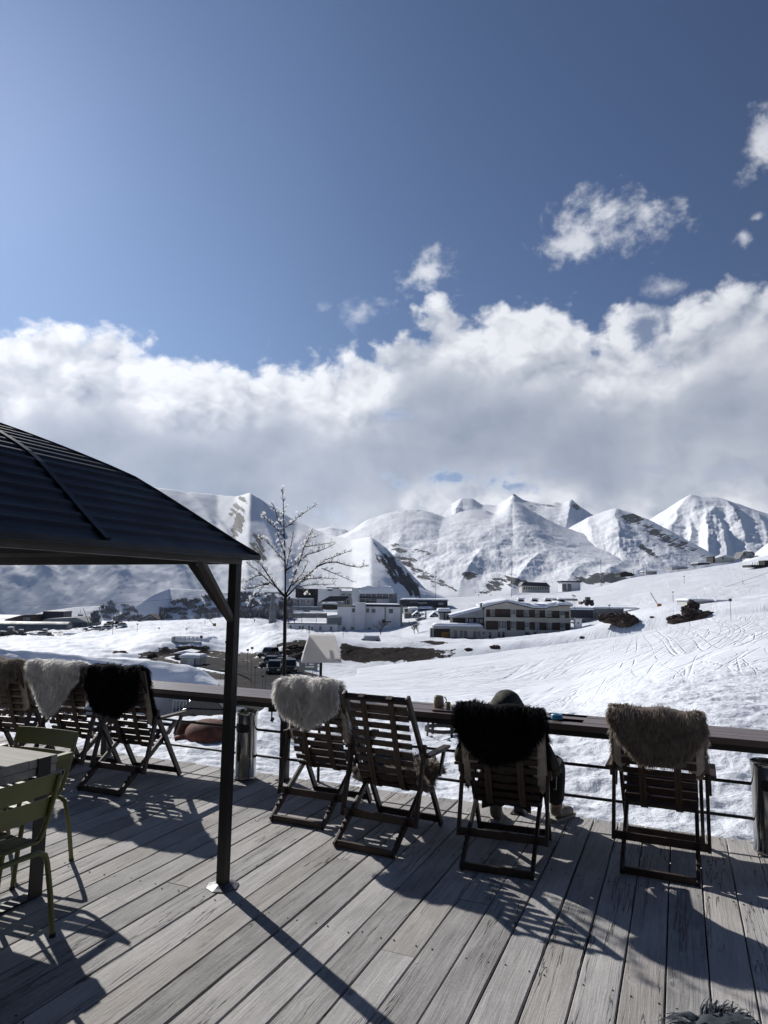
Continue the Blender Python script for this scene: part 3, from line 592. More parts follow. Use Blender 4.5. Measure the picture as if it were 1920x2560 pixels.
# far left range with its pyramid and spur
range_mesh('hills', [(-700, 980, 2500), (-250, 1000, 2400), (0, 1015, 2300), (200, 1030, 2200), (330, 1052, 2100), (400, 1062, 2080), (470, 1069, 2060), (510, 1073, 2000), (540, 1064, 1900), (575, 1086, 1900), (640, 1126, 1850), (700, 1153, 1750), (760, 1166, 1620), (800, 1159, 1500), (830, 1180, 1460), (870, 1220, 1420), (925, 1278, 1380), (980, 1310, 1350)],
           [(-700, 1345, 1700), (0, 1345, 1560), (330, 1345, 1450), (510, 1343, 1420), (640, 1335, 1370), (760, 1330, 1320), (800, 1320, 1270), (930, 1310, 1300), (980, 1320, 1290)], prof=.97, gul=1.0, seed=3.1, strk=48, slant=.16, spurs=[(540, 640, .10, 120, 60, 0, 1), (800, 885, .16, 160, 50, 0, 1), (400, 560, .05, 60, 60, 0, 1), (250, 430, .06, 60, 60, 0, 1), (100, 290, .05, 60, 60, 0, 1), (-60, 140, .06, 60, 60, 0, 1), (-200, 0, .06, 60, 60, 0, 1), (660, 600, .05, 60, 50, 0, .9)],
           rocks=[(515, 1130, 16, 70, 14, .52), (560, 1190, 25, 40, -25, .50), (505, 1100, 40, 8, -55, .42), (600, 1108, 45, 6, 35, .40), (850, 1230, 22, 75, -40, .56), (885, 1262, 20, 60, -48, .60), (20, 1260, 40, 25, 20, .28), (300, 1195, 70, 8, -20, .2)])
range_mesh('hills', [(560, 1160, 7500), (640, 1152, 7500), (680, 1145, 7600), (715, 1138, 7600), (745, 1143, 7600), (790, 1165, 7500), (840, 1190, 7500)], [(560, 1215, 6000), (840, 1215, 6000)], n=120, m=40, seed=8.2, rockbase=.32)
# central massif, back crest
range_mesh('hills', [(690, 1178, 3900), (720, 1163, 3900), (760, 1145, 3900), (790, 1125, 3950), (830, 1110, 4000), (860, 1103, 4050), (900, 1101, 4100), (940, 1107, 4200), (975, 1088, 4500), (1000, 1074, 4600), (1020, 1076, 4600), (1040, 1089, 4600), (1075, 1091, 4600), (1095, 1078, 4600), (1110, 1066, 4600), (1130, 1079, 4600), (1150, 1085, 4600), (1170, 1089, 4600), (1200, 1084, 4600), (1215, 1087, 4600), (1235, 1079, 4600), (1255, 1095, 4600), (1275, 1109, 4500), (1340, 1135, 4400), (1420, 1180, 4300)],
           [(690, 1290, 2600), (950, 1290, 2500), (1200, 1260, 2700), (1420, 1260, 3000)], prof=.9, gul=.4, seed=12.5, n=600, m=180, strk=20, spurs=[(1110, 1090, .05, 60, 30, .3, 1), (1000, 960, .06, 70, 40, .2, 1), (880, 840, .06, 80, 50, 0, 1), (1235, 1225, .05, 40, 25, .3, 1), (800, 850, .04, 50, 40, 0, .8)],
           rocks=[(1140, 1080, 40, 7, 15, .46), (1180, 1093, 50, 7, 5, .42), (1245, 1095, 14, 12, 30, .5), (1112, 1068, 6, 5, 0, .8), (880, 1105, 30, 4, 0, .34), (760, 1142, 22, 4, -30, .40),
                  (850, 1180, 60, 10, 25, .40), (900, 1225, 70, 22, 35, .50), (960, 1262, 60, 18, 10, .42), (930, 1195, 60, 8, 10, .32)])
# central front: the smooth cone and its long shoulders
range_mesh('hills', [(700, 1196, 2700), (745, 1160, 2800), (797, 1133, 2900), (840, 1112, 3000), (877, 1104, 3050), (925, 1106, 3080), (960, 1117, 3080), (990, 1108, 3120), (1016, 1101, 3150), (1050, 1103, 3180), (1070, 1110, 3200), (1088, 1096, 3250), (1107, 1081, 3300), (1130, 1092, 3260), (1160, 1110, 3220), (1193, 1128, 3180), (1240, 1146, 3150), (1301, 1166, 3100), (1364, 1190, 3000), (1410, 1200, 2900), (1500, 1222, 2800), (1560, 1250, 2700)],
           [(700, 1292, 2000), (930, 1292, 1800), (1150, 1292, 1750), (1320, 1270, 1800), (1560, 1260, 2300)], prof=1.0, gul=.16, seed=21.7, n=700, m=170, strk=15, spurs=[(1107, 1120, .05, 160, 140, .45, 1), (960, 940, -.04, 60, 60, .3, 1), (1060, 985, .05, 60, 45, 0, .5), (1180, 1100, .06, 60, 45, 0, .42), (1290, 1210, .05, 70, 45, 0, .42), (1350, 1290, .05, 50, 40, 0, .5), (1410, 1350, .05, 50, 40, 0, .6), (870, 840, .05, 80, 60, 0, .7)],
           rocks=[(850, 1180, 60, 10, 25, .40), (900, 1225, 70, 22, 35, .50), (960, 1262, 60, 18, 10, .42), (930, 1195, 60, 8, 10, .32), (880, 1105, 30, 4, 0, .34), (1060, 1268, 60, 16, -20, .50), (1110, 1258, 60, 14, 10, .54), (1180, 1262, 70, 13, -5, .52), (1250, 1255, 60, 12, 0, .55), (1310, 1250, 50, 12, 0, .56), (1010, 1245, 40, 12, -30, .40), (1150, 1100, 5, 3, 0, .5)])
# ridge on the right with streaked rock
range_mesh('hills', [(1180, 1180, 3400), (1230, 1140, 3500), (1270, 1118, 3500), (1300, 1106, 3500), (1332, 1097, 3500), (1365, 1108, 3450), (1400, 1122, 3400), (1440, 1142, 3300), (1480, 1164, 3200), (1520, 1186, 3100), (1560, 1208, 3000), (1620, 1240, 2900)],
           [(1180, 1245, 2500), (1400, 1245, 2300), (1620, 1260, 2400)], prof=1.0, gul=.3, seed=31.3, n=400, m=130, strk=-30, spurs=[(1332, 1345, .10, 90, 70, 0, 1), (1270, 1290, .04, 40, 30, .2, 1)],
           rocks=[(1400, 1140, 75, 14, 27, .50), (1440, 1165, 70, 14, 30, .50), (1480, 1175, 50, 8, 32, .50), (1360, 1135, 30, 10, 27, .42), (1400, 1190, 40, 7, 35, .46), (1385, 1122, 40, 5, 25, .45)])
# right-hand peak
range_mesh('hills', [(1340, 1160, 5200), (1400, 1124, 5300), (1440, 1100, 5350), (1470, 1080, 5400), (1492, 1068, 5400), (1515, 1072, 5400), (1545, 1074, 5400), (1575, 1082, 5350), (1620, 1097, 5300), (1680, 1118, 5200), (1760, 1150, 5000), (1900, 1220, 4900), (2200, 1200, 5000)],
           [(1340, 1240, 3600), (1600, 1240, 3400), (2200, 1240, 3500)], prof=.85, gul=.6, seed=44.4, n=420, m=150, strk=-60, spurs=[(1492, 1440, .07, 50, 40, .2, 1), (1545, 1540, .09, 60, 50, 0, .8), (1575, 1620, .06, 40, 40, .2, 1), (1500, 1490, .07, 30, 22, 0, .55), (1530, 1530, .08, 30, 22, 0, .6), (1560, 1575, .07, 30, 22, 0, .55), (1640, 1680, .05, 50, 40, .1, .9)], rocks=[(1590, 1110, 12, 25, -20, .38), (1560, 1090, 10, 15, -20, .36)])
range_mesh('hills', [(1600, 1215, 700), (1630, 1196, 720), (1652, 1178, 740), (1680, 1160, 760), (1760, 1120, 800), (2100, 1050, 900)], [(1600, 1230, 560), (2100, 1230, 560)], n=100, m=50, seed=51.0, rockbase=.40)
# low wooded hills at the foot of the left range
range_mesh('hills', [(-500, 1330, 800), (0, 1336, 820), (60, 1332, 830), (100, 1320, 840), (160, 1312, 850), (220, 1309, 860), (280, 1330, 840), (330, 1352, 820)], [(-500, 1362, 755), (220, 1362, 800), (330, 1362, 790)], n=200, m=60, seed=61.0, gul=.4, back=1.2)
range_mesh('hills', [(230, 1345, 760), (275, 1325, 800), (300, 1305, 850), (330, 1285, 900), (366, 1271, 950), (430, 1274, 950), (490, 1280, 940), (550, 1272, 940), (600, 1276, 920), (660, 1282, 900), (740, 1295, 850), (840, 1322, 800)], [(230, 1365, 725), (300, 1362, 790), (366, 1362, 860), (500, 1362, 870), (700, 1355, 840), (840, 1350, 780)], n=240, m=80, seed=71.0, gul=.4, back=1.2)

# ------------------------------------------------------------------ deck of planks running out to the railing
DM = Matrix.Rotation(-A_, 4, 'Z')               # deck frame -> world
EDGE = 5.64
def make_deck():
    vs, fs, pid = [], [], []; u = -0.114-0.18*52; k = 0; rr = random.Random(4)
    while u < 5.0:
        gap = rr.choice([.005, .006, .007, .011, .006]); x0, x1 = u+gap/2, u+.18-gap/2
        v = -2.2+rr.uniform(-1.5, 0); end = EDGE+rr.uniform(-.012, .012)
        cuts = [v, end]
        if rr.random() < .25: cuts = [v, rr.uniform(1.0, 4.4), end]
        for a, b in zip(cuts[:-1], cuts[1:]):
            a += .0015; b -= .0015; dz = rr.uniform(-.0018, .0018); n = 24; e = .004
            base = len(vs)
            for i in range(n+1):
                y = a+(b-a)*i/n; w1 = .0012*math.sin(y*3.1+k)+.0008*math.sin(y*9+k*2); w2 = .0012*math.sin(y*2.7+k*1.7)+.0008*math.sin(y*8+k)
                for (x, z) in ((x0+w1, -.04), (x0+w1, dz-e), (x0+w1+e, dz), (x1+w2-e, dz), (x1+w2, dz-e), (x1+w2, -.04)): vs.append((x, y, z)); pid.append(k+1)
            for i in range(n):
                for j in range(5): q = base+i*6+j; fs.append((q, q+1, q+7, q+6))
                q = base+i*6; fs.append((q+5, q, q+6, q+11))
            fs.append((base, base+1, base+4, base+5)); fs.append((base+1, base+2, base+3, base+4))
            q = base+n*6; fs.append((q, q+5, q+4, q+1)); fs.append((q+1, q+4, q+3, q+2))
            k += 1
        u += .18
    o = npmesh('deck', vs, fs, M['deck'], smooth=False, attrs={'plank': pid}); o.rotation_euler = (0, 0, -A_); tag(o, kind='structure'); return o
make_deck()
nb_ = MB(); rn_ = random.Random(5)
for v in (-.3, .9, 2.1, 3.3, 4.5, 5.58):
    for k in range(80):
        u = -.114-.18*52+.18*k
        if u > 4.8: break
        for du in (.035, .145):
            if rn_.random() < .1: continue
            x_, y_ = u+du+rn_.uniform(-.012, .012), v+rn_.uniform(-.02, .02); nb_.lathe([(.0045, .0), (.0045, .0032), (0, .0034)], (x_, y_, 0), 6)
tag(nb_.build('deck_nails', M['nail'], M=DM), kind='structure')
jb = MB()                                      # joists and rim below the planks, plus an added dark sheet
for v in (-1.5, -.3, .9, 2.1, 3.3, 4.5, 5.58): jb.box(-9.4, 5.0, v-.03, v+.03, -.20, -.042)
jb.box(-9.4, 5.0, -1.9, 5.54, -.225, -.203)  # added sheet: hides the lit snow below so the plank gaps stay dark
o = jb.build('deck_frame_and_dark_sheet', M['darkwall'], M=DM); tag(o, kind='structure')

# ------------------------------------------------------------------ railing with its plank counter
def dl(x, y, z): return UV(x, y, z)
rail = empty('railing', UV(-1.2, 5.53, 0), -A_, 'black metal railing with a reddish plank counter along the snowy edge of the deck', 'railing')
def rl(u, v, z): return (u+1.208-0.008, v-5.53, z)
POSTS = [-7.63, -5.49, -3.348, -1.208, .93, 3.07]
for u in POSTS:
    b = MB(); x, y, _ = rl(u, 5.53, 0); b.box(x-.035, x+.035, y-.035, y+.035, 0, .695); b.box(x-.06, x+.06, y-.06, y+.06, 0, .008)
    b.bar((x, y-.03, .50), (x, y-.15, .685), .03, .03); b.bar((x, y, .69), (x, y-.19, .69), .04, .02); b.bar((x, y, .69), (x, y+.2, .69), .04, .02)
    b.build('post', M['blackmetal'], rail, bevel=.003)
for z in (.425, .195):
    b = MB(); b.tube([(-6.6, -.045, z), (4.2, -.045, z)], .0115, 8); b.build('rail', M['blackmetal'], rail, smooth='auto')
cb_ = MB()
for i, (y0, y1) in enumerate(((-.212, -.098), (-.094, .02), (.024, .138), (.142, .235))):
    xx = -6.7
    while xx < 4.3:
        L = 2.6; cb_.box(xx+.001, min(xx+L-.002, 4.4), y0, y1, .702+.001*(i % 2), .745+.0015*((i+int(xx*3)) % 2)); xx += L-.3*(i % 2)
cb_.build('counter', M['counter'], rail, bevel=.002)
b = MB(); b.box(-6.7, 4.4, -.20, -.165, .66, .70); b.box(-6.7, 4.4, .18, .215, .66, .70); b.build('bearer', M['blackmetal'], rail)

# ------------------------------------------------------------------ folding deck chairs
# local frame: x across, y forward (towards the snow), z up; origin between the rear feet
TOPF, TOPZ = .146, .98
sling_c = [(.160, .955), (.195, .84), (.235, .70), (.280, .56), (.325, .43), (.375, .345), (.44, .315), (.52, .345), (.60, .405), (.635, .435)]
def spline(pts, n):
    P_ = [Vector((0, *p)) for p in pts]; out = []
    for i in range(len(P_)-1):
        p0, p1, p2, p3 = P_[max(i-1, 0)], P_[i], P_[i+1], P_[min(i+2, len(P_)-1)]
        for j in range(n):
            t = j/n; out.append(.5*((2*p1)+(-p0+p2)*t+(2*p0-5*p1+4*p2-p3)*t*t+(-p0+3*p1-3*p2+p3)*t*t*t))
    out.append(P_[-1]); return out
SL = spline(sling_c, 14); SLs = [0.0]
for a, b in zip(SL[:-1], SL[1:]): SLs.append(SLs[-1]+(b-a).length)
def sl_at(s):
    s = max(0, min(s, SLs[-1]-1e-4)); i = next(k for k in range(len(SLs)-1) if SLs[k+1] > s); t = (s-SLs[i])/(SLs[i+1]-SLs[i]); p = SL[i].lerp(SL[i+1], t)
    return p, (SL[i+1]-SL[i]).normalized()
def make_deck_chair():
    root = empty('deck_chair')
    w = M['chairwood']
    b = MB()                                   # back frame: two rails, top bar, foot bar
    for s in (-1, 1): b.bar((s*.246, TOPF, TOPZ), (s*.246, .737, .022), .024, .045, up=(0, 1, .6), ext=.02)
    b.bar((-.245, TOPF, TOPZ-.012), (.245, TOPF, TOPZ-.012), .045, .028, up=(0, .8, -.5)); b.bar((-.245, .725, .05), (.245, .725, .05), .022, .045)
    b.build('back_frame', w, root, bevel=.004)
    b = MB()                                   # seat frame: long rails from the front edge down to the rear bar
    for s in (-1, 1):
        b.bar((s*.215, .685, .485), (s*.215, .0, .022), .024, .043, up=(0, -.6, 1), ext=.012)
        for k in range(4):                     # notches the prop rests in
            t = .72+.055*k; y, z = .685*(1-t), .485*(1-t)+.022*t; b.bar((s*.215, y, z+.020), (s*.215, y-.018, z+.036), .023, .012, up=(0, 1, 1))
    b.bar((-.215, .012, .026), (.215, .012, .026), .028, .044); b.bar((-.215, .655, .462), (.215, .655, .462), .035, .024)
    b.build('seat_frame', w, root, bevel=.004)
    b = MB()                                   # prop
    for s in (-1, 1): b.bar((s*.282, .350, .640), (s*.282, .205, .150), .022, .042, up=(0, 1, 0), ext=.012)
    b.bar((-.282, .205, .170), (.282, .205, .170), .020, .052)
    b.build('prop_frame', w, root, bevel=.004)
    for s in (-1, 1):
        a = MB(); a.box(s*.31-.029, s*.31+.029, .32, .70, .572, .592); a.box(s*.295-.012, s*.295+.012, .30, .36, .53, .60)
        a.bar((s*.300, .575, .40), (s*.300, .672, .575), .02, .038, up=(0, 1, 0)); a.build('armrest', w, root, bevel=.005)
    b = MB(); s_ = .055; tot = SLs[-1]
    i = 0; rr = random.Random(3)
    while s_ < tot-.02:
        p, t = sl_at(s_); n = Vector((0, -t.z, t.y)); n = n if n.y < 0 else -n; c = p-n*.006; hw = .225+rr.uniform(-.006, .006)
        b.bar(c+Vector((-hw, 0, 0)), c+Vector((hw, 0, 0)), .013, .042, up=t); s_ += .0665
    sl = b.build('slatted_seat', w, root, bevel=.003)
    for s in (-1, 1):
        vs, fs = [], []; pts = [(TOPF-.022, TOPZ+.004), (TOPF+.005, TOPZ+.02)]+[(p.y, p.z) for p in SL]
        for (y, z) in pts:
            p = Vector((0, y, z))
            for dx in (-.022, .022): vs.append((s*.108+dx+.006, y-.012, z-.004)); 
        vs2 = [(x, y-.005, z-.002) for x, y, z in vs]; k = len(vs)
        fs = [(2*i_, 2*i_+1, 2*i_+3, 2*i_+2) for i_ in range(len(pts)-1)]+[(k+2*i_+2, k+2*i_+3, k+2*i_+1, k+2*i_) for i_ in range(len(pts)-1)]
        fs += [(2*i_+2, 2*i_+2+k, 2*i_+k, 2*i_) for i_ in range(len(pts)-1)]+[(2*i_+1, 2*i_+1+k, 2*i_+3+k, 2*i_+3) for i_ in range(len(pts)-1)]
        st = MB(); st.add(vs+vs2, fs); st.build('strap', M['strap'], sl)
    return root
chairs = {}                                    # name: (x, y, heading)
def solve_origin(px, lat, head, px_z=TOPZ, f=TOPF, depth0=5.5):
    # foot of the chair whose top corner is seen at px
    p = G(px[0], px[1], px_z); h = R(head); fx = Vector((math.sin(h), math.cos(h), 0)); rx = Vector((math.cos(h), -math.sin(h), 0))
    return p-fx*f-rx*lat
def mid(a, b): return ((a[0]+b[0])/2, (a[1]+b[1])/2)
chairs['c3'] = (*mid((-2.574, 5.989), (-2.116, 5.814)), 20.9)
chairs['c4'] = (*mid((-.81, 5.287), (-.404, 5.106)), 24.0)
chairs['c5'] = (*mid((-.305, 4.797), (.096, 4.586)), 27.0)
chairs['c6'] = (*mid((.506, 4.4415), (.921, 4.295)), 19.4)
chairs['c7'] = (*mid((1.495, 4.4155), (1.887, 4.236)), 24.6)
q = solve_origin((199, 1672), .246, 20.0); chairs['c2'] = (q.x, q.y, 20.0)
q = solve_origin((40, 1664), .246, 17.0); chairs['c1'] = (q.x, q.y, 17.0)
q = G(1790, 2590, .99); chairs['c8'] = (q.x+.17*.27-.98*.146, q.y-.98*.27-.17*.146, 80.0)
GRP = 'folding slatted deck chairs set out along the railing'
labs = {'c1': 'leftmost folding wooden deck chair, cut by the left edge, under a brown-grey fleece',
        'c2': 'folding wooden deck chair under the white fleece, second from the left edge',
        'c3': 'folding wooden deck chair under the black fleece left of the gazebo post',
        'c4': 'folding wooden deck chair under the white fleece just right of the gazebo post',
        'c5': 'folding wooden deck chair with a bare slatted back and a pelt on its seat',
        'c6': 'folding wooden deck chair in which the hooded person sits',
        'c7': 'empty folding wooden deck chair under the beige-brown fleece at the right',
        'c8': 'folding chair under the slate-grey fleece poking into the bottom right corner'}
ZSC = {'c6': .955, 'c7': .955}
proto = make_deck_chair(); first = True; CH = {}
for k, (x, y, h) in chairs.items():
    o = proto if first else copy_tree(proto); first = False
    o.location = (x, y, 0); o.rotation_euler = (0, 0, -R(h)); o.scale = (1, 1, ZSC.get(k, 1)); tag(o, labs[k], 'deck chair', GRP); CH[k] = o
def chairM(k):
    x, y, h = chairs[k]; return Matrix.Translation((x, y, 0)) @ Matrix.Rotation(-R(h), 4, 'Z') @ Matrix.Diagonal((1, 1, ZSC.get(k, 1), 1))

# ------------------------------------------------------------------ sheepskins
def fleece(name, label, Mw, w, back, front, mat, seed, length=.055, nst=15000, tops=0.02, sheet=None, thick=.03, lean=0.0, fr=None, blunt=0.006, grp='sheepskins thrown over the chairs'):
    rr = np.random.default_rng(seed); nu, ns = 44, 60
    u = np.linspace(-1, 1, nu)
    if sheet is None:
        rb = .034
        def P(uu, ss):               # ss<0 front side, ss>0 back side; arc over the top bar
            lat = uu*w; a = np.abs(ss)
            over = np.clip(a/rb, 0, 1.35); 
            hang = np.maximum(a-rb*1.35, 0)
            drop = np.clip(np.abs(lat)-.25, 0, 1)
            z = TOPZ+.024-rb*(1-np.cos(over))-hang; yb = TOPF-rb*np.sin(over)*1.0-.012-hang*(.03+lean)
            zf = TOPZ+.024-rb*(1-np.cos(over))-hang*.955; yf = TOPF+rb*np.sin(over)+.004+hang*.30
            y = np.where(ss > 0, yb, yf); z = np.where(ss > 0, z, zf)
            z = z-drop*tops+.008*np.sin(uu*7+seed); y = y+.010*np.sin(uu*5+seed*2)
            return np.stack([lat, y, z], -1)
    else: P = sheet
    B = back(u); A = front(u)
    S = np.linspace(0, 1, ns); ssg = -A[:, None]+(A+B)[:, None]*S[None]; ug = np.repeat(u[:, None], ns, 1)
    pts = P(ug, ssg)
    du = np.gradient(pts, axis=0); dv = np.gradient(pts, axis=1); nrm = np.cross(dv, du); nrm /= np.linalg.norm(nrm, axis=-1, keepdims=True)+1e-9
    if sheet is None:
        mid_i = ns//2; flip = -1 if nrm[nu//2, int(ns*.75)][1] > 0 else 1
        nrm = nrm*flip
    else: nrm = nrm*(1 if nrm[..., 2].mean() > 0 else -1)
    root_v = pts.reshape(-1, 3)
    ix = np.arange(nu*ns).reshape(nu, ns); q = np.stack([ix[:-1, :-1], ix[:-1, 1:], ix[1:, 1:], ix[1:, :-1]], -1).reshape(-1, 4)
    # base: hide as the thin skin, wool as cushion plus strands
    root = empty(name, (0, 0, 0)); root.matrix_world = Mw; tag(root, label, 'sheepskin', grp)
    hv = np.concatenate([root_v, (pts+nrm*.004).reshape(-1, 3)]); K = nu*ns
    edge = np.concatenate([ix[0], ix[1:, -1], ix[-1, -2::-1], ix[-2:0:-1, 0]]); e2 = np.roll(edge, -1)
    rim = np.stack([edge, e2, e2+K, edge+K], -1)
    npmesh('hide', hv, np.concatenate([q, q[:, ::-1]+K, rim]), M['hide'], root)
    eu_ = np.minimum(1-np.abs(ug), 1)/.10; es = np.minimum(S, 1-S)[None]*np.ones_like(ug)/.06
    puff = np.clip(np.minimum(eu_, es), 0, 1)**.5*thick*(1+.35*np.sin(ug*9+seed)*np.sin(ssg*20))
    wv1 = (pts+nrm*.0045).reshape(-1, 3); wv2 = (pts+nrm*(.005+puff[..., None])).reshape(-1, 3)
    V = [wv1, wv2]; Fc = [q[:, ::-1], q+K, rim]; off = 2*K
    # strands
    ru = rr.uniform(-1, 1, nst); ru = np.sign(ru)*np.abs(ru)**.85; rs = rr.uniform(0, 1, nst)
    ne = nst//3; ru[:ne] = rr.uniform(-1, 1, ne); side = rr.integers(0, 3, ne); ru[:ne] = np.where(side == 0, np.sign(ru[:ne])*rr.uniform(.93, 1, ne), ru[:ne]); rs[:ne] = np.where(side == 1, rr.uniform(.95, 1, ne), np.where(side == 2, rr.uniform(.0, .05, ne), rs[:ne]))
    fi = (ru+1)/2*(nu-1); fj = rs*(ns-1); i0 = np.clip(fi.astype(int), 0, nu-2); j0 = np.clip(fj.astype(int), 0, ns-2); a = (fi-i0)[:, None]; b = (fj-j0)[:, None]
    bil = lambda G_: (G_[i0, j0]*(1-a)+G_[i0+1, j0]*a)*(1-b)+(G_[i0, j0+1]*(1-a)+G_[i0+1, j0+1]*a)*b
    p0 = bil(pts); nn = bil(nrm); pf = bil(puff[..., None]); p0 = p0+nn*pf*.8
    outw = np.zeros_like(p0); outw[:, 0] = np.sign(ru)*np.clip((np.abs(ru)-.75)/.25, 0, 1)
    sgn = np.where((ssg[i0, j0] > 0), 1, -1)
    tang = bil(dv); tang = tang/(np.linalg.norm(tang, axis=1, keepdims=True)+1e-9)*sgn[:, None]
    down = np.array([0, 0, -1.0]); rnd = rr.normal(0, 1, (nst, 3))
    cl = np.stack([np.sin(p0[:, 0]*95+seed)*np.cos(p0[:, 2]*60), np.zeros(nst), np.sin(p0[:, 2]*80+p0[:, 0]*40)], -1)   # locks
    L = length*rr.uniform(.55, 1.25, nst)[:, None]
    if sheet is None: d1 = nn*.6+tang*.8+outw*.7+rnd*.13+cl*.20; d2 = nn*.12+down*.7+tang*.75+outw*.5+rnd*.16+cl*.28
    else: d1 = nn*.8+tang*.3+outw*.7+rnd*.3+cl*.25; d2 = nn*.35+tang*.3+outw*.6+down*.2+rnd*.35+cl*.3
    nrmz = lambda v: v/(np.linalg.norm(v, axis=1, keepdims=True)+1e-9)
    d1 = nrmz(d1); d2 = nrmz(d2); p1 = p0+d1*L*.5; p2 = p1+nrmz(d1+d2*1.3)*L*.35; p3 = p2+d2*L*.35
    wd = (.0014+.0012*rr.random(nst))[:, None]; sd_ = nrmz(np.cross(d1, rr.normal(0, 1, (nst, 3))))
    vs = np.stack([p0-sd_*wd, p0+sd_*wd, p1+sd_*wd*.95, p1-sd_*wd*.95, p2+sd_*wd*.6, p2-sd_*wd*.6, p3+sd_*.0004, p3-sd_*.0004], 1).reshape(-1, 3)
    bi = off+np.arange(nst)*8
    fs = np.concatenate([np.stack([bi, bi+1, bi+2, bi+3], -1), np.stack([bi+3, bi+2, bi+4, bi+5], -1), np.stack([bi+5, bi+4, bi+6, bi+7], -1)])
    V.append(vs); Fc.append(fs)
    npmesh('wool', np.concatenate(V), np.concatenate(Fc), mat, root)
    return root
sq = lambda u, p: np.clip(1-np.abs(u)**p, 0, 1)
fleece('sheepskin', 'brown-grey sheepskin over the leftmost chair, cut by the left edge', chairM('c1'), .275, lambda u: .13+.26*sq(u+.15, 2.2)**.6, lambda u: .22+.30*sq(u-.5, 2)**.5, M['woolgrey'], 1, .06)
fleece('sheepskin', 'white sheepskin tapering to a point over the second chair from the left edge', chairM('c2'), .28, lambda u: .10+.33*np.clip(1-np.abs(u-.02)**1.5, 0, 1)**1.1, lambda u: .32+.10*sq(u, 2), M['woolwhite'], 2, .055)
fleece('sheepskin', 'black sheepskin with a bare pale leg of hide, left of the gazebo post', chairM('c3'), .275, lambda u: .17+.20*sq(u-.05, 2.6)**.7, lambda u: .25+.26*np.exp(-((u-.85)/.25)**2)+.08*sq(u, 2), M['woolblack'], 3, .05)
fleece('sheepskin', 'white sheepskin hanging over the chair just right of the gazebo post', chairM('c4'), .255, lambda u: .12+.18*sq(u-.05, 2.2)**.8, lambda u: .30+.20*np.exp(-((np.abs(u)-.92)/.22)**2), M['woolwhite'], 4, .055, 18000)
fleece('sheepskin', 'black sheepskin behind the seated person in the hood', chairM('c6'), .28, lambda u: .08+.24*sq(u, 2.4)**.8, lambda u: .40+.22*np.exp(-((np.abs(u)-.88)/.2)**2), M['woolblack'], 6,   .055, 18000, tops=-.10)
fleece('sheepskin', 'beige-brown sheepskin with a rounded hem over the empty chair at the right', chairM('c7'), .275, lambda u: .05+.27*sq(u-.03, 2.3)**.75, lambda u: .34+.12*np.exp(-((np.abs(u)-.85)/.2)**2), M['woolgrey'], 7, .05, 20000, tops=-.03)
fleece('sheepskin', 'slate-grey sheepskin poking into the bottom right corner', chairM('c8'), .26, lambda u: .15+.22*sq(u, 2), lambda u: .30+0*u, M['woolslate'], 8, .045, 16000)
def seat_sheet(uu, ss):
    lat = uu*.255; s0 = .62+ss*1.0; y = np.interp(s0, [.30, .55, .68, .80, .95, 1.10], [.30, .36, .44, .53, .64, .70]); z = np.interp(s0, [.30, .55, .68, .80, .95, 1.10], [.47, .375, .335, .36, .44, .40])
    return np.stack([lat+.0*uu, y, z+.012+.006*np.sin(uu*6)-np.clip(np.abs(uu)-.84, 0, 1)*.25], -1)
fleece('sheepskin', 'grey-brown sheepskin lying on the seat of the bare-backed slatted chair', chairM('c5'), .25, lambda u: .46+0*u, lambda u: .16+0*u, M['woolgrey'], 5, .045, 12000, sheet=seat_sheet)

# ------------------------------------------------------------------ gazebo
gz = empty('gazebo', UV(-2.48, 3.455, 0), -A_, 'dark metal gazebo with a ribbed blue-grey hipped roof over the left side of the deck', 'gazebo')
pw = .055; U0, V0 = 0.0, 0.0; GW, GL = 3.0, 3.6
for (u, v) in ((0, 0), (-GW, 0), (0, -GL), (-GW, -GL)):
    b = MB(); b.box(u-pw/2, u+pw/2, v-pw/2, v+pw/2, .004, 1.90)
    for k in (-1, 0, 1):
        b.box(u-pw/2-.0025, u-pw/2, v+k*.016-.003, v+k*.016+.003, .01, 1.86); b.box(u+pw/2, u+pw/2+.0025, v+k*.016-.003, v+k*.016+.003, .01, 1.86)
        b.box(u+k*.016-.003, u+k*.016+.003, v-pw/2-.0025, v-pw/2, .01, 1.86)
    p = b.build('post', M['darkmetal'], gz)
    b = MB(); b.lathe([(.095, 0), (.095, .004), (.07, .010), (.045, .022), (.03, .024)], (u, v, 0.001), 8); b.build('base_plate', M['zinc'], p)
    b = MB(); su = -1 if u == 0 else 1; sv = -1 if v == 0 else 1
    b.bar((u, v, 1.50), (u+su*.34, v, 1.87), .028, .045, up=(0, 1, 0)); b.bar((u, v, 1.50), (u, v+sv*.34, 1.87), .045, .028, up=(0, 1, 0)); b.build('brace', M['fascia'], gz)
for k, (a, b_) in enumerate((((0, 0), (-GW, 0)), ((0, 0), (0, -GL)), ((-GW, 0), (-GW, -GL)), ((0, -GL), (-GW, -GL)))):
    b = MB(); A1, B1 = Vector((*a, 0)), Vector((*b_, 0)); d = (B1-A1).normalized(); nrm_ = Vector((abs(d.y), abs(d.x), 0)); cx = Vector((-GW/2, -GL/2, 0))
    o_ = ((A1+B1)/2-cx).normalized(); o_ = Vector((round(o_.x), round(o_.y), 0)) if abs(o_.x) > .9 or abs(o_.y) > .9 else o_
    A2 = A1-d*.03*(k in (1, 2)); B2 = B1+d*.03*(k in (1, 2))
    b.bar(A2+Vector((0, 0, 1.885))+d*.028*(k in (0, 3)), B2+Vector((0, 0, 1.885))-d*.028*(k in (0, 3)), .056, .055)
    for zz in (1.872, 1.893): b.bar(A2+Vector((0, 0, zz))+o_*.029+d*.03, B2+Vector((0, 0, zz))+o_*.029-d*.03, .004, .006)
    b.build('beam', M['fascia'], gz)
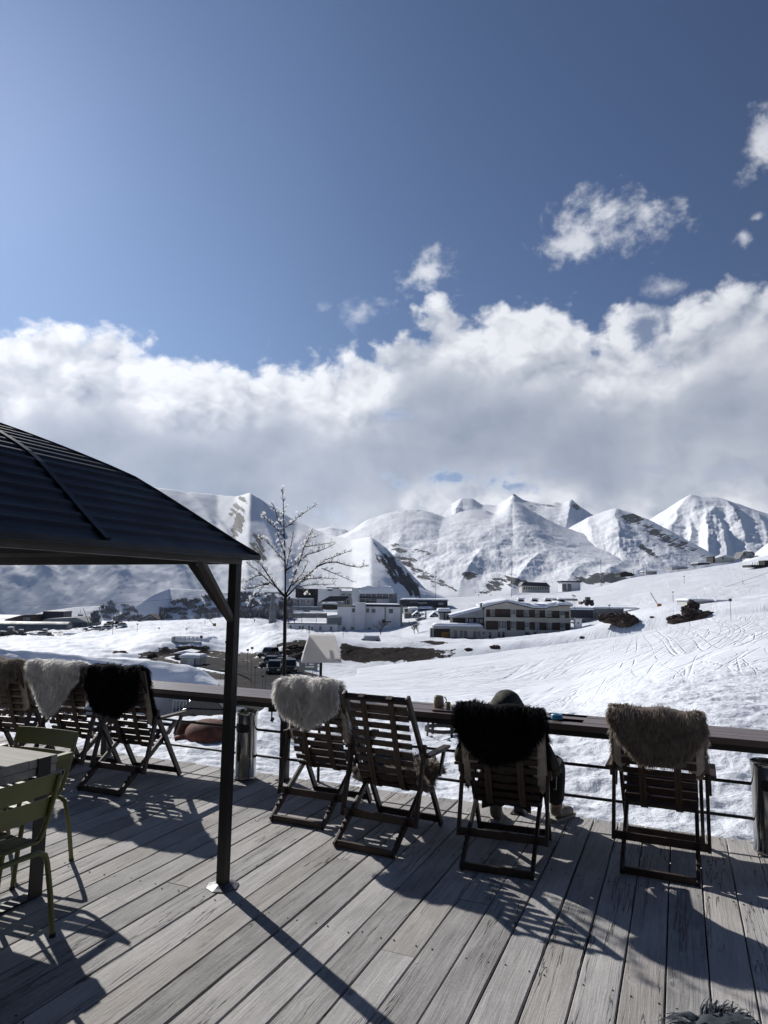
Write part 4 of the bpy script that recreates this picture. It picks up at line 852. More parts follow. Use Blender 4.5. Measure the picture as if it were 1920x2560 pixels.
prof = [(0.0, 1.912), (.017, 1.922), (.157, 2.035), (.26, 2.125), (.394, 2.235), (.504, 2.328), (.654, 2.412), (.80, 2.484), (.915, 2.537), (1.028, 2.586), (1.30, 2.69), (1.59, 2.77)]
OV = .10
def pz(s): return float(np.interp(s, [p[0] for p in prof], [p[1] for p in prof]))
def roof_pt(side, s, t):            # side 0:+u 1:+v 2:-u 3:-v ; s inset, t along 0..1
    x0, x1, y0, y1 = -GW-OV+s, OV-s, -GL-OV+s, OV-s
    if side == 0: return Vector((x1, y0+(y1-y0)*t, pz(s)))
    if side == 1: return Vector((x1+(x0-x1)*t, y1, pz(s)))
    if side == 2: return Vector((x0, y1+(y0-y1)*t, pz(s)))
    return Vector((x0+(x1-x0)*t, y0, pz(s)))
for side in range(4):
    vs, fs = [], []; svals = []; s = .03
    NR = 23; pitch = (1.57-.03)/NR
    for k in range(NR): # each strip: flat pan then raised rib
        for ds, dz in ((0, 0), (pitch*.62, 0.0), (pitch*.70, .012), (pitch*.92, .012), (pitch*.999, 0.0)): svals.append((s+k*pitch+ds, dz))
    svals = [(0, 0)]+svals+[(1.59, 0)]
    for (sv, dz) in svals:
        a, b_ = roof_pt(side, sv, 0), roof_pt(side, sv, 1); vs += [a+Vector((0, 0, dz)), b_+Vector((0, 0, dz))]
    n = len(svals); fs = [(2*i, 2*i+1, 2*i+3, 2*i+2) for i in range(n-1)]
    vs2 = [v-Vector((0, 0, .02)) for v in vs]; fs2 = [(2*n+2*i+2, 2*n+2*i+3, 2*n+2*i+1, 2*n+2*i) for i in range(n-1)]
    b = MB(); b.add(vs+vs2, fs+fs2+[(0, 2*n, 2*n+1, 1)]); rp_ = b.build('roof_panel', M['roofmetal'], gz)
    for tt in ((.355, .68) if side in (0, 2) else (.5,)):
        x0, y0 = -GW-OV, -GL-OV; c = MB(); pts = []
        for sv in np.linspace(.005, 1.2, 14):
            if side in (0, 2): yy = y0+(GL+2*OV)*tt; lo, hi = y0+sv, OV-sv; xx = (OV-sv) if side == 0 else (-GW-OV+sv)
            else: xx = x0+(GW+2*OV)*tt; lo, hi = x0+sv, OV-sv; yy = (OV-sv) if side == 1 else (-GL-OV+sv)
            chk = yy if side in (0, 2) else xx
            if lo <= chk <= hi: pts.append(Vector((xx, yy, pz(sv)+.012)))
        for a, b_ in zip(pts[:-1], pts[1:]): c.bar(a, b_, .035, .012, ext=.002)
        c.build('cover_strip', M['roofmetal'], rp_)
for sx, sy in ((0, 0), (1, 0), (0, 1), (1, 1)):
    b = MB(); pts = [Vector(((OV-s) if sx == 0 else (-GW-OV+s), (OV-s) if sy == 0 else (-GL-OV+s), pz(s)+.006)) for s in np.linspace(0, 1.58, 16)]
    for a, c in zip(pts[:-1], pts[1:]): b.bar(a, c, .03, .014, ext=.003)
    b.build('hip_cap', M['roofmetal'], gz)
b = MB()
for side in range(4):
    a, c = roof_pt(side, 0, 0), roof_pt(side, 0, 1); b.bar(a-Vector((0, 0, .012)), c-Vector((0, 0, .012)), .03, .028, ext=-.016 if side % 2 else .0)
b.build('eave', M['roofmetal'], gz)

# ------------------------------------------------------------------ unseen dark building added behind the camera to block rear sky light
sky_blk = empty('rear_sky_blocker', UV(0, -1.9, 0), -A_, 'unseen dark timber building added behind the terrace to block rear sky light', 'rear_sky_blocker')
b = MB(); b.box(-11, 9, -9, 0, -.5, 9.2); b.build('wall', M['darkwall'], sky_blk)
b = MB(); b.prism([(-9.6, 9.1), (-4.5, 11.6), (.6, 9.1)], -11.4, 9.4, Matrix(((0, 1, 0, 0), (1, 0, 0, 0), (0, 0, 1, 0), (0, 0, 0, 1)))); b.build('roof', M['roofmetal'], sky_blk)
for x, z_ in [(x, z) for x in (-8, -5, -2, 1, 4) for z in (.3, 3.6, 6.3)]: b = MB(); b.box(x, x+1.8, -.02, .03, z_, z_+1.8); b.build('window', M['glass'], sky_blk)

# ------------------------------------------------------------------ the seated person
def skin_mesh(name, verts, edges, radii, mat, parent=None, root_i=0, sub=2):
    me = bpy.data.meshes.new(name); me.from_pydata([tuple(v) for v in verts], edges, []); me.update()
    o = bpy.data.objects.new(name, me); C.objects.link(o)
    sk = o.modifiers.new('skin', 'SKIN'); sk.use_smooth_shade = True
    for i, r in enumerate(radii):
        d = me.skin_vertices[0].data[i]; d.radius = r if isinstance(r, tuple) else (r, r); d.use_root = (i == root_i)
    ss = o.modifiers.new('sub', 'SUBSURF'); ss.levels = sub; ss.render_levels = sub
    bpy.context.view_layer.update()
    ev = o.evaluated_get(bpy.context.evaluated_depsgraph_get()); m2 = bpy.data.meshes.new_from_object(ev)
    bpy.data.objects.remove(o); m2.name = name; m2.materials.clear(); m2.materials.append(mat)
    m2.polygons.foreach_set('use_smooth', [True]*len(m2.polygons))
    n = bpy.data.objects.new(name, m2); link(n, parent); return n
M['jacket'] = pmat('olive_jacket_cloth', (0.052, 0.052, 0.034), (0.030, 0.031, 0.021), 18, 0.85, bump=.25)
M['trousers'] = pmat('black_trouser_cloth', (0.014, 0.014, 0.015), (0.010, 0.010, 0.011), 18, 0.9, bump=.25)
M['boot'] = pmat('tan_boot_leather', (0.26, 0.225, 0.175), (0.17, 0.145, 0.115), 22, 0.7, bump=.2)
M['sole'] = pmat('pale_boot_sole', (0.42, 0.39, 0.34), None, 20, 0.8)
M['skin'] = pmat('skin', (0.50, 0.32, 0.24), (0.44, 0.27, 0.20), 20, 0.55)
hd = D(1267, 1775, 4.80); kr = D(1390, 1905, 5.16); fr_ = G(1392, 2052); fl = G(1240, 2056)
cx6, cy6, h6 = chairs['c6']; M6 = chairM('c6')
def L6(x, y, z): return M6 @ Vector((x, y, z))
pel = L6(0, .50, .42); sp1 = L6(0, .40, .60); chest = L6(0, .335, .80); neck = L6(0, .33, .93)
kl = L6(.02, .90, .50); hipR, hipL = L6(.11, .52, .42), L6(-.10, .52, .42)
person = empty('person', (0, 0, 0), 0, 'person in an olive hooded jacket slumped in a deck chair facing the snow', 'person')
shR, shL = L6(.175, .32, .86), L6(-.175, .32, .86)
elR, elL = L6(.315, .38, .57), L6(-.305, .36, .60); haR, haL = L6(.22, .62, .55), L6(-.22, .62, .56)
# one continuous body
V_ = [pel, sp1, chest, neck, hd+Vector((0, .02, -.03)), hd+Vector((0, .035, .05)), shR, elR, haR, shL, elL, haL, hipR, kr, Vector((fr_.x-.01, fr_.y+.0, .10)), hipL, kl, Vector((fl.x, fl.y, .10))]
E_ = [(0, 1), (1, 2), (2, 3), (3, 4), (4, 5), (2, 6), (6, 7), (7, 8), (2, 9), (9, 10), (10, 11), (0, 12), (12, 13), (13, 14), (0, 15), (15, 16), (16, 17)]
body = skin_mesh('body', V_, E_, [.11, .12, .13, .052, .085, .075, .055, .042, .03, .055, .042, .03, .075, .055, .04, .075, .055, .04], M['skin'], person)
V_ = [L6(0, .46, .44), sp1, chest, L6(0, .325, .90), shR, elR, haR, shL, elL, haL, L6(.14, .34, .72), L6(-.14, .34, .72)]
E_ = [(0, 1), (1, 2), (2, 3), (2, 4), (4, 5), (5, 6), (2, 7), (7, 8), (8, 9)]
V_ = V_[:10]
jk = skin_mesh('jacket', V_, E_, [(.15, .13), (.15, .135), (.15, .13), .09, .075, .064, .045, .075, .064, .045], M['jacket'], person)
# hood: a shell with folds, open towards the snow
def hood():
    bm = MB(); n, m = 26, 22; c = hd+Vector((0, .0, -.005)); vs = []
    for i in range(m):
        th = math.pi*i/(m-1)
        for j in range(n):
            ph = 2*math.pi*j/n; rx, ry, rz_ = .118, .132, .142
            fold = 1+.05*math.sin(ph*2.0+th*5)*math.sin(th)+.035*abs(math.sin(ph*3-th*4))+.018*math.sin(ph*9+th*8)
            x = rx*math.sin(th)*math.cos(ph)*fold; y = ry*math.sin(th)*math.sin(ph)*fold; z = rz_*math.cos(th)
            if z < 0: z *= 1.35; x *= 1+.35*(-z/.19); y *= 1+.15*(-z/.19)
            if y > .07: y = .07+(y-.07)*.25
            vs.append(Matrix.Rotation(-R(h6), 4, 'Z') @ Vector((x, y, z))+c)
    fs = [(i*n+j, i*n+(j+1) % n, (i+1)*n+(j+1) % n, (i+1)*n+j) for i in range(m-1) for j in range(n)]
    bm.add(vs, fs); bm.build('hood', M['jacket'], person, smooth=True)
hood()
def trouser(h, k, f, nm='trousers'):
    return [h, h.lerp(k, .5)+Vector((0, 0, .01)), k, k.lerp(f, .5), f]
a = trouser(hipR, kr, Vector((fr_.x-.01, fr_.y, .13))); b_ = trouser(hipL, kl, Vector((fl.x, fl.y, .13)))
V_ = [pel]+a+b_; E_ = [(0, 1), (1, 2), (2, 3), (3, 4), (4, 5), (0, 6), (6, 7), (7, 8), (8, 9), (9, 10)]
skin_mesh('trousers', V_, E_, [.14, .105, .095, .075, .075, .07, .105, .095, .08, .075, .07], M['trousers'], person)
for p, hh in ((fr_, 48.0), (fl, 14.0)):
    Mb = Matrix.Translation((p.x, p.y, 0)) @ Matrix.Rotation(-R(hh), 4, 'Z'); T_ = lambda x, y, z: Mb @ Vector((x, y, z))
    bt = skin_mesh('boot', [T_(0, 0, .17), T_(0, -.005, .10), T_(0, -.02, .055), T_(0, .07, .055), T_(0, .155, .042), T_(0, .205, .038)], [(0, 1), (1, 2), (2, 3), (3, 4), (4, 5)], [.052, .05, .045, .046, .043, .030], M['boot'], person)
    b = MB(); out = [(-.036, -.06), (-.044, .02), (-.046, .12), (-.040, .19), (-.02, .235), (.02, .235), (.042, .19), (.048, .12), (.042, .02), (.036, -.06), (0, -.075)]
    k = len(out); b.add([T_(x, y, z) for z in (.004, .024) for x, y in out], [tuple(range(k))[::-1], tuple(range(k, 2*k))]+[(i, (i+1) % k, (i+1) % k+k, i+k) for i in range(k)]); b.build('sole', M['sole'], bt)
    b = MB()
    for i in range(5): b.tube([T_(-.02, .06+.017*i, .112-.011*i), T_(0, .062+.017*i, .120-.012*i), T_(.02, .06+.017*i, .112-.011*i)], .0028, 5)
    b.build('lace', M['white'], bt)
def hand(wp, fwd, side, parent):
    f = fwd.normalized(); s_ = f.cross(Vector((0, 0, 1))).normalized()*side; vs, es, rs = [wp, wp+f*.045, wp+f*.085], [(0, 1), (1, 2)], [.026, .032, .03]
    for k, (off, ln) in enumerate(((-.028, .062), (-.009, .072), (.010, .068), (.028, .052))):
        b0 = wp+f*.085+s_*off; i = len(vs); vs += [b0, b0+f*ln*.5+Vector((0, 0, -.008)), b0+f*ln*.85+Vector((0, 0, -.03))]; es += [(2, i), (i, i+1), (i+1, i+2)]; rs += [.0095, .0085, .0075]
    i = len(vs); vs += [wp+f*.035+s_*-.042, wp+f*.075+s_*-.055+Vector((0, 0, -.01))]; es += [(1, i), (i, i+1)]; rs += [.011, .009]
    skin_mesh('hand', vs, es, rs, M['skin'], parent, sub=1)
hand(haR, L6(0, 1, -.15)-L6(0, 0, 0), 1, person); hand(haL, L6(0, 1, -.15)-L6(0, 0, 0), -1, person)

# ------------------------------------------------------------------ green armchairs and the heavy table
def green_chair():
    root = empty('garden_armchair'); g = M['green']; r = .0135
    for s in (-1, 1):                          # x across, y forward, back leans to -y
        b = MB(); x = s*.235
        pts = [(x, -.20, .77), (x, -.17, .66), (x, -.125, .52), (x, -.095, .455), (x, -.06, .425), (x, .0, .41), (x, .24, .425)]
        b.tube([Vector(p) for p in pts], r, 10); b.build('back_post', g, root, smooth='auto')
        b = MB(); x2 = s*.275
        b.tube([(x, -.155, .62), (x2, -.12, .655), (x2, -.02, .665), (x2, .16, .66), (x2, .215, .63), (x2, .225, .56), (x, .22, .43)], r*.95, 10)
        b.box(x2-.022, x2+.022, -.13, .17, .668, .682); b.build('armrest', g, root, smooth='auto', bevel=.003)
    for y, yy in ((-.13, -.20), (.20, .24)):
        b = MB(); arc = []
        w = .255
        for s in (-1, 1):
            seg = [(s*w, yy, 0.006), (s*w, (y+yy)/2, .20), (s*w, y, .335), (s*(w-.015), y, .375), (s*(w-.05), y, .395), (s*.10, y, .398)]
            arc += seg if s == -1 else seg[::-1]
        b.tube([Vector(p) for p in arc], r, 10); b.build('leg', g, root, smooth='auto')
        for s in (-1, 1):
            f = MB(); f.lathe([(0, 0), (.015, 0), (.016, .018), (0, .018)], (s*w, yy, 0), 10); f.build('foot_cap', M['black'], root)
    for z0, z1, y0, y1 in ((.685, .785, -.178, -.206), (.565, .665, -.140, -.168)):
        b = MB(); n = 14; vs = []
        for k in range(n+1):
            x = -.25+.50*k/n; bow = -.022*(1-(2*k/n-1)**2)
            for z, y in ((z0, y0), (z1, y1)): vs += [(x, y+bow+.012, z), (x, y+bow+.016, z)]
        fs = []
        for k in range(n): q = 4*k; fs += [(q, q+4, q+6, q+2), (q+1, q+3, q+7, q+5), (q+2, q+6, q+7, q+3), (q, q+1, q+5, q+4)]
        fs += [(0, 2, 3, 1), (4*n, 4*n+1, 4*n+3, 4*n+2)]; b.add(vs, fs); b.build('back_slat', g, root)
    b = MB()
    for k in range(7): y = -.10+k*.052; b.box(-.235, .235, y, y+.036, .425+.004*abs(k-3), .431+.004*abs(k-3))
    b.build('slatted_seat', g, root, bevel=.002)
    b = MB(); b.tube([(-.235, .24, .425), (.235, .24, .425)], r, 10); b.tube([(-.235, -.06, .425), (.235, -.06, .425)], r*.8, 8); b.build('seat_bar', g, root, smooth='auto')
    return root
gc = green_chair(); GG = 'olive green metal garden armchairs at the heavy table'
# the near one stands at the table end with its back to the camera's right
def place_by_corner(o, px, z, lat, back, head):
    p = G(px[0], px[1], z); h = head; fx = Vector((math.sin(h), math.cos(h), 0)); rx = Vector((math.cos(h), -math.sin(h), 0))
    q = p-rx*lat-fx*back; o.location = (q.x, q.y, 0); o.rotation_euler = (0, 0, -h)
place_by_corner(gc, (158, 1928), .785, .25, -.206, A_-R(90)+R(2)); tag(gc, 'nearer olive green armchair at the end of the table, cut by the left edge', 'armchair', GG)
g2_ = copy_tree(gc); place_by_corner(g2_, (199, 1829), .785, -.25, -.206, A_+R(180)-R(4)); tag(g2_, 'olive green armchair on the far side of the table below the white fleece', 'armchair', GG)
tb = empty('table', UV(-4.2, 2.60, 0), -A_, 'heavy grey plank table with black steel legs cut by the left edge', 'table')
x1 = .88; y1 = .385
b = MB(); rr = random.Random(9); yy = -.385
for k, wd in enumerate((.19, .21, .18, .19)):
    b.box(-.9, x1, yy+.0015, yy+wd-.0015, .702+rr.uniform(-.001, .001), .75+rr.uniform(-.002, .002)); yy += wd
b.build('table_top', M['table'], tb, bevel=.003)
b = MB(); b.box(-.9, x1-.004, .345, .381, .655, .699); b.box(-.9, x1-.004, -.381, -.345, .655, .699); b.box(x1-.045, x1-.006, -.34, .34, .655, .698); b.build('apron', M['table'], tb, bevel=.003)
for xx in (x1-.02, -.80):
    b = MB()
    for s in (-1, 1): b.box(xx+.018, xx+.030, s*.29-.042, s*.29+.042, .01, .752) if xx > 0 else b.box(xx, xx+.012, s*.29-.042, s*.29+.042, .01, .70)
    b.box(xx+.018-.07, xx+.030, -.33, .33, .002, .012); b.build('leg', M['blackmetal'], tb)
# napkin box with a ring handle, out of the picture except for its shadow
bx = empty('serving_tray', UV(-3.62, 2.46, .752), -A_, 'serving tray with ring handles standing on the heavy table by the left edge', 'tray')
b = MB(); b.box(-.16, .16, -.11, .11, 0, .012); b.box(-.16, -.148, -.11, .11, .012, .06); b.box(.148, .16, -.11, .11, .012, .06); b.build('tray_base', M['table'], bx, bevel=.002)
for s in (-1, 1):
    b = MB(); b.tube([Vector((s*.165+.045*math.cos(t)*s, .045*math.sin(t), .035+.02*math.cos(t))) for t in np.linspace(-2.6, 2.6, 16)], .006, 8); b.build('handle', M['blackmetal'], bx, smooth=True)

# ------------------------------------------------------------------ bins, mug, ashtray, cable
def bin_(loc, rz, label):
    root = empty('litter_bin', loc, rz, label, 'litter bin', 'steel litter bins on the deck edge')
    b = MB(); rd = .094
    b.lathe([(.0, .004), (.09, .004), (.098, .012), (.098, .03), (rd, .036), (rd, .56), (.098, .566), (.100, .59), (.097, .60), (.089, .602), (.086, .59), (.086, .45), (0, .45)], n=40); b.build('shell', M['steel'], root, smooth='auto')
    b = MB(); n = 20; vs = []                  # dark throw-in slot following the curve
    for k in range(n+1):
        a = -1.0+2.0*k/n; hh = .036*math.sqrt(max(0, 1-(abs(k-n/2)/(n/2))**6))+.001
        for z in (.455-hh, .455+hh): vs.append(((rd+.002)*math.sin(a), -(rd+.002)*math.cos(a), z))
    b.add(vs, [(2*k, 2*k+2, 2*k+3, 2*k+1) for k in range(n)]); b.build('slot', M['black'], root, smooth=True)
    b = MB()                                   # little standing figure inside a thin frame
    def cp(x, z, o=.0025): return ((rd+o)*math.sin(x/rd), -(rd+o)*math.cos(x/rd), z)
    def quad(x0, x1, z0, z1):
        n = 4; vs = [cp(x0+(x1-x0)*i/n, z) for i in range(n+1) for z in (z0, z1)]; b.add(vs, [(2*i, 2*i+2, 2*i+3, 2*i+1) for i in range(n)])
    quad(-.011, .011, .245, .305); quad(-.011, -.002, .165, .245); quad(.002, .011, .165, .245); quad(-.020, -.013, .232, .300); quad(.013, .020, .232, .300); quad(-.020, .020, .298, .306)
    c_ = [cp(.0095*math.cos(t), .320+.0095*math.sin(t)) for t in np.linspace(0, 2*math.pi, 14)[:-1]]; b.add(c_, [tuple(range(13))])
    for (x0, x1, z0, z1) in ((-.034, .034, .150, .1515), (-.034, .034, .339, .3405), (-.034, -.0325, .150, .3405), (.0325, .034, .150, .3405)): quad(x0, x1, z0, z1)
    b.build('pictogram', M['black'], root)
    for z_ in (.18, .40): b = MB(); b.box(-.012, .012, .085, .135, z_, z_+.02); b.build('bracket', M['blackmetal'], root)
    return root
p = G(611, 1948); bin_((p.x, p.y+.03, 0), -A_-R(8), 'steel litter bin with a standing-figure pictogram right behind the gazebo post')
p = G(1895, 2138); bin_((p.x+.098, p.y+.03, 0), -A_+R(30), 'steel litter bin cut by the right edge of the picture')
CT = .748
def on_counter(x, y): return G(x, y, CT)
p = on_counter(1114, 1774)
tray = MB(); Mt = Matrix.Translation(on_counter(1112, 1777)) @ Matrix.Rotation(-A_+R(4), 4, 'Z'); tray.box(-.095, .115, -.055, .055, .001, .012, Mt)
tag(tray.build('serving_board', M['counter'], bevel=.003), 'small dark serving board under the mug on the counter', 'serving board')
mg = empty('mug', on_counter(1097, 1772)+Vector((0, 0, .014)), -.1, 'cream and brown coffee mug standing on the serving board', 'mug')
M['mug'] = pmat('glazed_stoneware', (0.42, 0.34, 0.24), (0.30, 0.23, 0.16), 6, 0.3)
b = MB(); b.lathe([(0, 0), (.042, 0), (.046, .004), (.043, .05), (.036, .088), (.034, .092), (.031, .088), (.037, .05), (.040, .01), (0, .01)], n=32); b.build('cup', M['mug'], mg, smooth=True)
b = MB(); b.tube([(.036+.026*math.sin(t), 0, .055+.028*math.cos(t)) for t in np.linspace(.25, 2.7, 12)], .0045, 8); b.build('handle', M['mug'], mg, smooth=True)
M['amber'] = pmat('amber_drink', (0.45, 0.36, 0.12), (0.38, 0.28, 0.09), 4, 0.1)
b = MB(); b.lathe([(0, 0), (.0165, 0), (.019, .052), (.017, .052), (.015, .004), (0, .004)], tuple(on_counter(1121, 1776)+Vector((0, 0, .014))), 20); gl = b.build('shot_glass', M['amber'], smooth=True); tag(gl, 'small glass of amber drink beside the mug on the board', 'glass')
b = MB(); b.lathe([(0, 0), (.028, 0), (.034, .008), (.034, .014), (.030, .014), (.026, .004), (0, .004)], tuple(on_counter(1138, 1777)+Vector((0, 0, .014))), 20); tag(b.build('saucer', M['mug'], smooth=True), 'small brown dish right of the amber glass', 'dish')
M['blue'] = pmat('sky_blue_plastic', (0.05, 0.30, 0.52), (0.04, 0.25, 0.45), 6, 0.4)
ash = empty('ashtray', on_counter(1392, 1798), 0, 'sky blue round ashtray on the counter right of the seated person', 'ashtray')
b = MB(); b.lathe([(0, 0), (.040, 0), (.0435, .004), (.0435, .034), (.040, .038), (.026, .038), (.024, .030), (.024, .006), (0, .006)], n=32); b.build('bowl', M['blue'], ash, smooth='auto')
b = MB(); b.lathe([(.0238, .012), (.0, .0125)], n=20); b.build('ash', M['black'], ash)
lp = empty('cable_box', D(684, 1765, 6.42), 0, 'black plug box and cable hanging under the counter left of the white fleece', 'cable box')
b = MB(); b.box(-.045, .035, -.02, .02, -.05, .02); b.box(-.02, -.008, -.01, .01, -.13, -.05); b.build('plug_box', M['black'], lp, bevel=.004)
b = MB(); b.tube([(.03, 0, .0), (.06, 0, -.05), (.10, 0, -.06), (.13, 0, -.02), (.11, 0, .03), (.07, 0, .02)], .005, 6); b.tube([(.04, 0, -.03), (.10, 0, -.09), (.16, 0, -.10), (.20, .0, -.13)], .003, 6); b.build('cable', M['black'], lp, smooth=True)
b = MB(); b.box(.025, .055, -.004, .004, -.135, -.095, Matrix.Rotation(.4, 4, 'Y')); b.build('cable_tag', M['zinc'], lp)

# ------------------------------------------------------------------ lamp and the blossom tree beyond the railing
YL = 6.35
tl_, tr_, bl_, br_ = D(776, 1587, YL), D(849, 1591, YL), D(754, 1649, YL), D(860, 1658, YL)
lc = D(806, 1620, YL); zt_, zb_ = D(812, 1587, YL).z, D(808, 1652, YL).z
lamp = empty('floor_lamp', (lc.x-.01, lc.y, zt(lc.x, lc.y)), 0, 'floor lamp with a white tapered four-sided shade behind the white fleece', 'floor lamp')
wt, wb = .192, .296; rot = R(52); base_zz = lamp.location.z
def ring(w, z): return [Vector((w*math.cos(rot+k*math.pi/2), w*math.sin(rot+k*math.pi/2), z-base_zz)) for k in range(4)]
a, c, a2, c2 = ring(wb*.86, zb_), ring(wt*.86, zt_), ring(wb*.86-.004, zb_), ring(wt*.86-.004, zt_)
b = MB(); vs = a+c+a2+c2; fs = []
for k in range(4): n = (k+1) % 4; fs += [(k, n, 4+n, 4+k), (8+k, 12+k, 12+n, 8+n), (k, 8+k, 8+n, n), (4+k, 4+n, 12+n, 12+k)]
b.add(vs, fs); b.build('lamp_shade', M['shade'], lamp)
b = MB(); b.box(-.012, .012, -.012, .012, .0, zt_-base_zz-.03); b.build('pole', M['blackmetal'], lamp)
b = MB(); b.lathe([(0, 0), (.16, 0), (.16, .02), (0, .03)], n=24); b.build('base', M['blackmetal'], lamp)
YT = 6.50
def cz(x, y): return (560+x/4.1475, 1200+y/4.1475)
def TP(x, y, dy=0.0): q = cz(x, y); return D(q[0], q[1], YT+dy)
t0 = D(709, 1760, YT); t0.z = zt(t0.x, t0.y)
tree = empty('blossom_tree', t0, 0, 'thin decorative tree with bare dark branches and small white star blossoms beyond the railing', 'tree')
off = Vector(t0)
b = MB(); b.tube([t0-off, D(709, 1740, YT)-off, D(711, 1650, YT)-off, TP(635, 1240)-off, TP(638, 1180)-off], .019, 10, .016); b.build('trunk', M['bark'], tree, smooth=True)
rt = random.Random(11); bloom = []
limbs = [[(636, 1200), (632, 1000), (630, 700), (622, 420), (612, 200), (605, 88)],
         [(625, 1210), (575, 1150), (500, 1050), (420, 930), (360, 850), (320, 780), (300, 770)],
         [(620, 1200), (560, 1120), (480, 1060), (400, 985), (330, 930), (230, 860)],
         [(480, 1065), (420, 1080), (330, 1115), (260, 1120), (200, 1140)], [(470, 1075), (420, 1090), (350, 1180), (330, 1215), (262, 1285)], [(400, 985), (330, 1000), (260, 1040), (205, 1060)],
         [(640, 1200), (690, 1100), (740, 960), (790, 830), (830, 700), (870, 620), (918, 500)],
         [(645, 1210), (740, 1120), (860, 1000), (960, 900), (1050, 830), (1180, 780), (1300, 740)],
         [(960, 900), (1060, 860), (1160, 855), (1300, 885), (1400, 910), (1470, 890)], [(1010, 915), (1080, 940), (1180, 985), (1320, 1042)],
         [(800, 1060), (880, 1025), (1000, 1015), (1180, 1020)], [(740, 1130), (830, 1095), (960, 1083), (1145, 1083)], [(780, 1100), (830, 1130), (850, 1170)],
         [(636, 940), (700, 890), (780, 850), (860, 770), (960, 745), (1100, 695)], [(840, 690), (920, 680), (1000, 665), (1110, 650)],
         [(630, 490), (700, 450), (760, 395), (830, 340), (940, 275)], [(628, 600), (570, 530), (500, 470), (440, 410), (385, 360)], [(600, 480), (560, 420), (530, 320), (495, 230)],
         [(628, 850), (570, 780), (500, 690), (440, 640), (380, 590)], [(625, 780), (600, 700), (580, 620), (560, 560)], [(640, 960), (660, 850), (690, 720), (725, 545)],
         [(700, 1090), (740, 1060), (820, 960), (868, 850)], [(700, 1100), (770, 1040), (850, 1000), (890, 990)], [(850, 650), (900, 600), (960, 590)]]
b = MB(); twigs = []
for li, l in enumerate(limbs):
    dy1 = rt.uniform(-.45, .45) if li else 0; n = len(l); L = sum(math.hypot(l[i+1][0]-l[i][0], l[i+1][1]-l[i][1]) for i in range(n-1))
    pts = [TP(x+rt.uniform(-5, 5), y+rt.uniform(-5, 5), dy1*(i/(n-1))**1.3*(L/900)) for i, (x, y) in enumerate(l)]
    b.tube([p_-off for p_ in pts], .009 if L > 500 else .005, 7, .0022)
    for i in range(n-1):
        for k in range(int(5+L/170)):
            if i == 0 and L > 400: continue
            f = rt.random(); p_ = pts[i].lerp(pts[i+1], f); d = (pts[i+1]-pts[i]).normalized()
            o_ = Vector((rt.uniform(-1, 1), rt.uniform(-1, 1), rt.uniform(-.3, 1))).normalized(); tip = p_+(d*.6+o_*.8).normalized()*rt.uniform(.02, .055)
            twigs.append((p_, tip)); bloom.append(tip)
    bloom.append(pts[-1])
for a_, c_ in twigs: b.tube([a_-off, c_-off], .0024, 5, .0016)
b.build('branches', M['bark'], tree, smooth=True)
M['petal'] = wool_mat('white_silk_petal', (0.88, 0.88, 0.88), (0.82, 0.82, 0.84))
b = MB()
for p_ in bloom:
    if rt.random() < .12: continue
    for _ in range(1 if rt.random() < .6 else 2):
        c_ = p_-off+Vector((rt.uniform(-.012, .012),)*1+(rt.uniform(-.012, .012), rt.uniform(-.012, .012))); ax = Vector((rt.gauss(0, 1), rt.gauss(0, 1), rt.gauss(.4, 1))).normalized(); u = ax.orthogonal().normalized(); v = ax.cross(u); r_ = rt.uniform(.012, .017)
        for k in range(5):
            t = 2*math.pi*k/5; d = u*math.cos(t)+v*math.sin(t); e = u*math.cos(t+.42)+v*math.sin(t+.42); f_ = u*math.cos(t-.42)+v*math.sin(t-.42)
            b.add([c_, c_+f_*r_*.78+ax*.003, c_+d*r_+ax*.005, c_+e*r_*.78+ax*.003], [(0, 1, 2, 3)])
b.build('blossoms', M['petal'], tree)

# ------------------------------------------------------------------ things lying on the snow just beyond the railing
p = G(512, 1852, -.42); rb = empty('fire_bowl', (p.x, p.y, zt(p.x, p.y)), .3, 'rusty red steel bowl lying tipped in the trampled snow left of the gazebo post', 'fire bowl')
b = MB(); rw = .34
b.lathe([(rw*math.sin(t), rw*.62*math.cos(t)) for t in np.linspace(.02, 1.55, 14)]+[(rw*.985*math.sin(t), rw*.60*math.cos(t)) for t in np.linspace(1.55, .02, 14)], n=40)
b.build('bowl', M['rust'], rb, smooth='auto', M=Matrix.Translation((.04, 0, .02)) @ Matrix.Rotation(.12, 4, 'X'))
b = MB(); b.box(-.40, -.05, -.10, .02, .05, .13, Matrix.Rotation(-.25, 4, 'Y')); b.box(-.42, .30, .12, .16, .0, .20); b.build('side_plate', M['rust'], rb, bevel=.004)
p = G(1105, 1822, -.36); st = empty('fire_basket', (p.x, p.y, zt(p.x, p.y)), 0, 'dark round steel stand with a hoop and strap legs in the snow below the counter', 'fire basket')
def band(b, r, z, h, th=.006, n=36): b.lathe([(r, z), (r, z+h), (r-th, z+h), (r-th, z), (r, z)], n=n)
b = MB(); band(b, .265, .07, .055); b.build('hoop', M['blackmetal'], st, smooth='auto')
b = MB(); band(b, .235, .30, .05); b.build('upper_hoop', M['blackmetal'], st, smooth='auto')
for k in range(4):
    t = .5+k*math.pi/2; b = MB(); b.bar((.27*math.cos(t), .27*math.sin(t), -.05), (.235*math.cos(t), .235*math.sin(t), .37), .045, .008, up=(math.cos(t), math.sin(t), 0)); b.build('leg', M['blackmetal'], st)

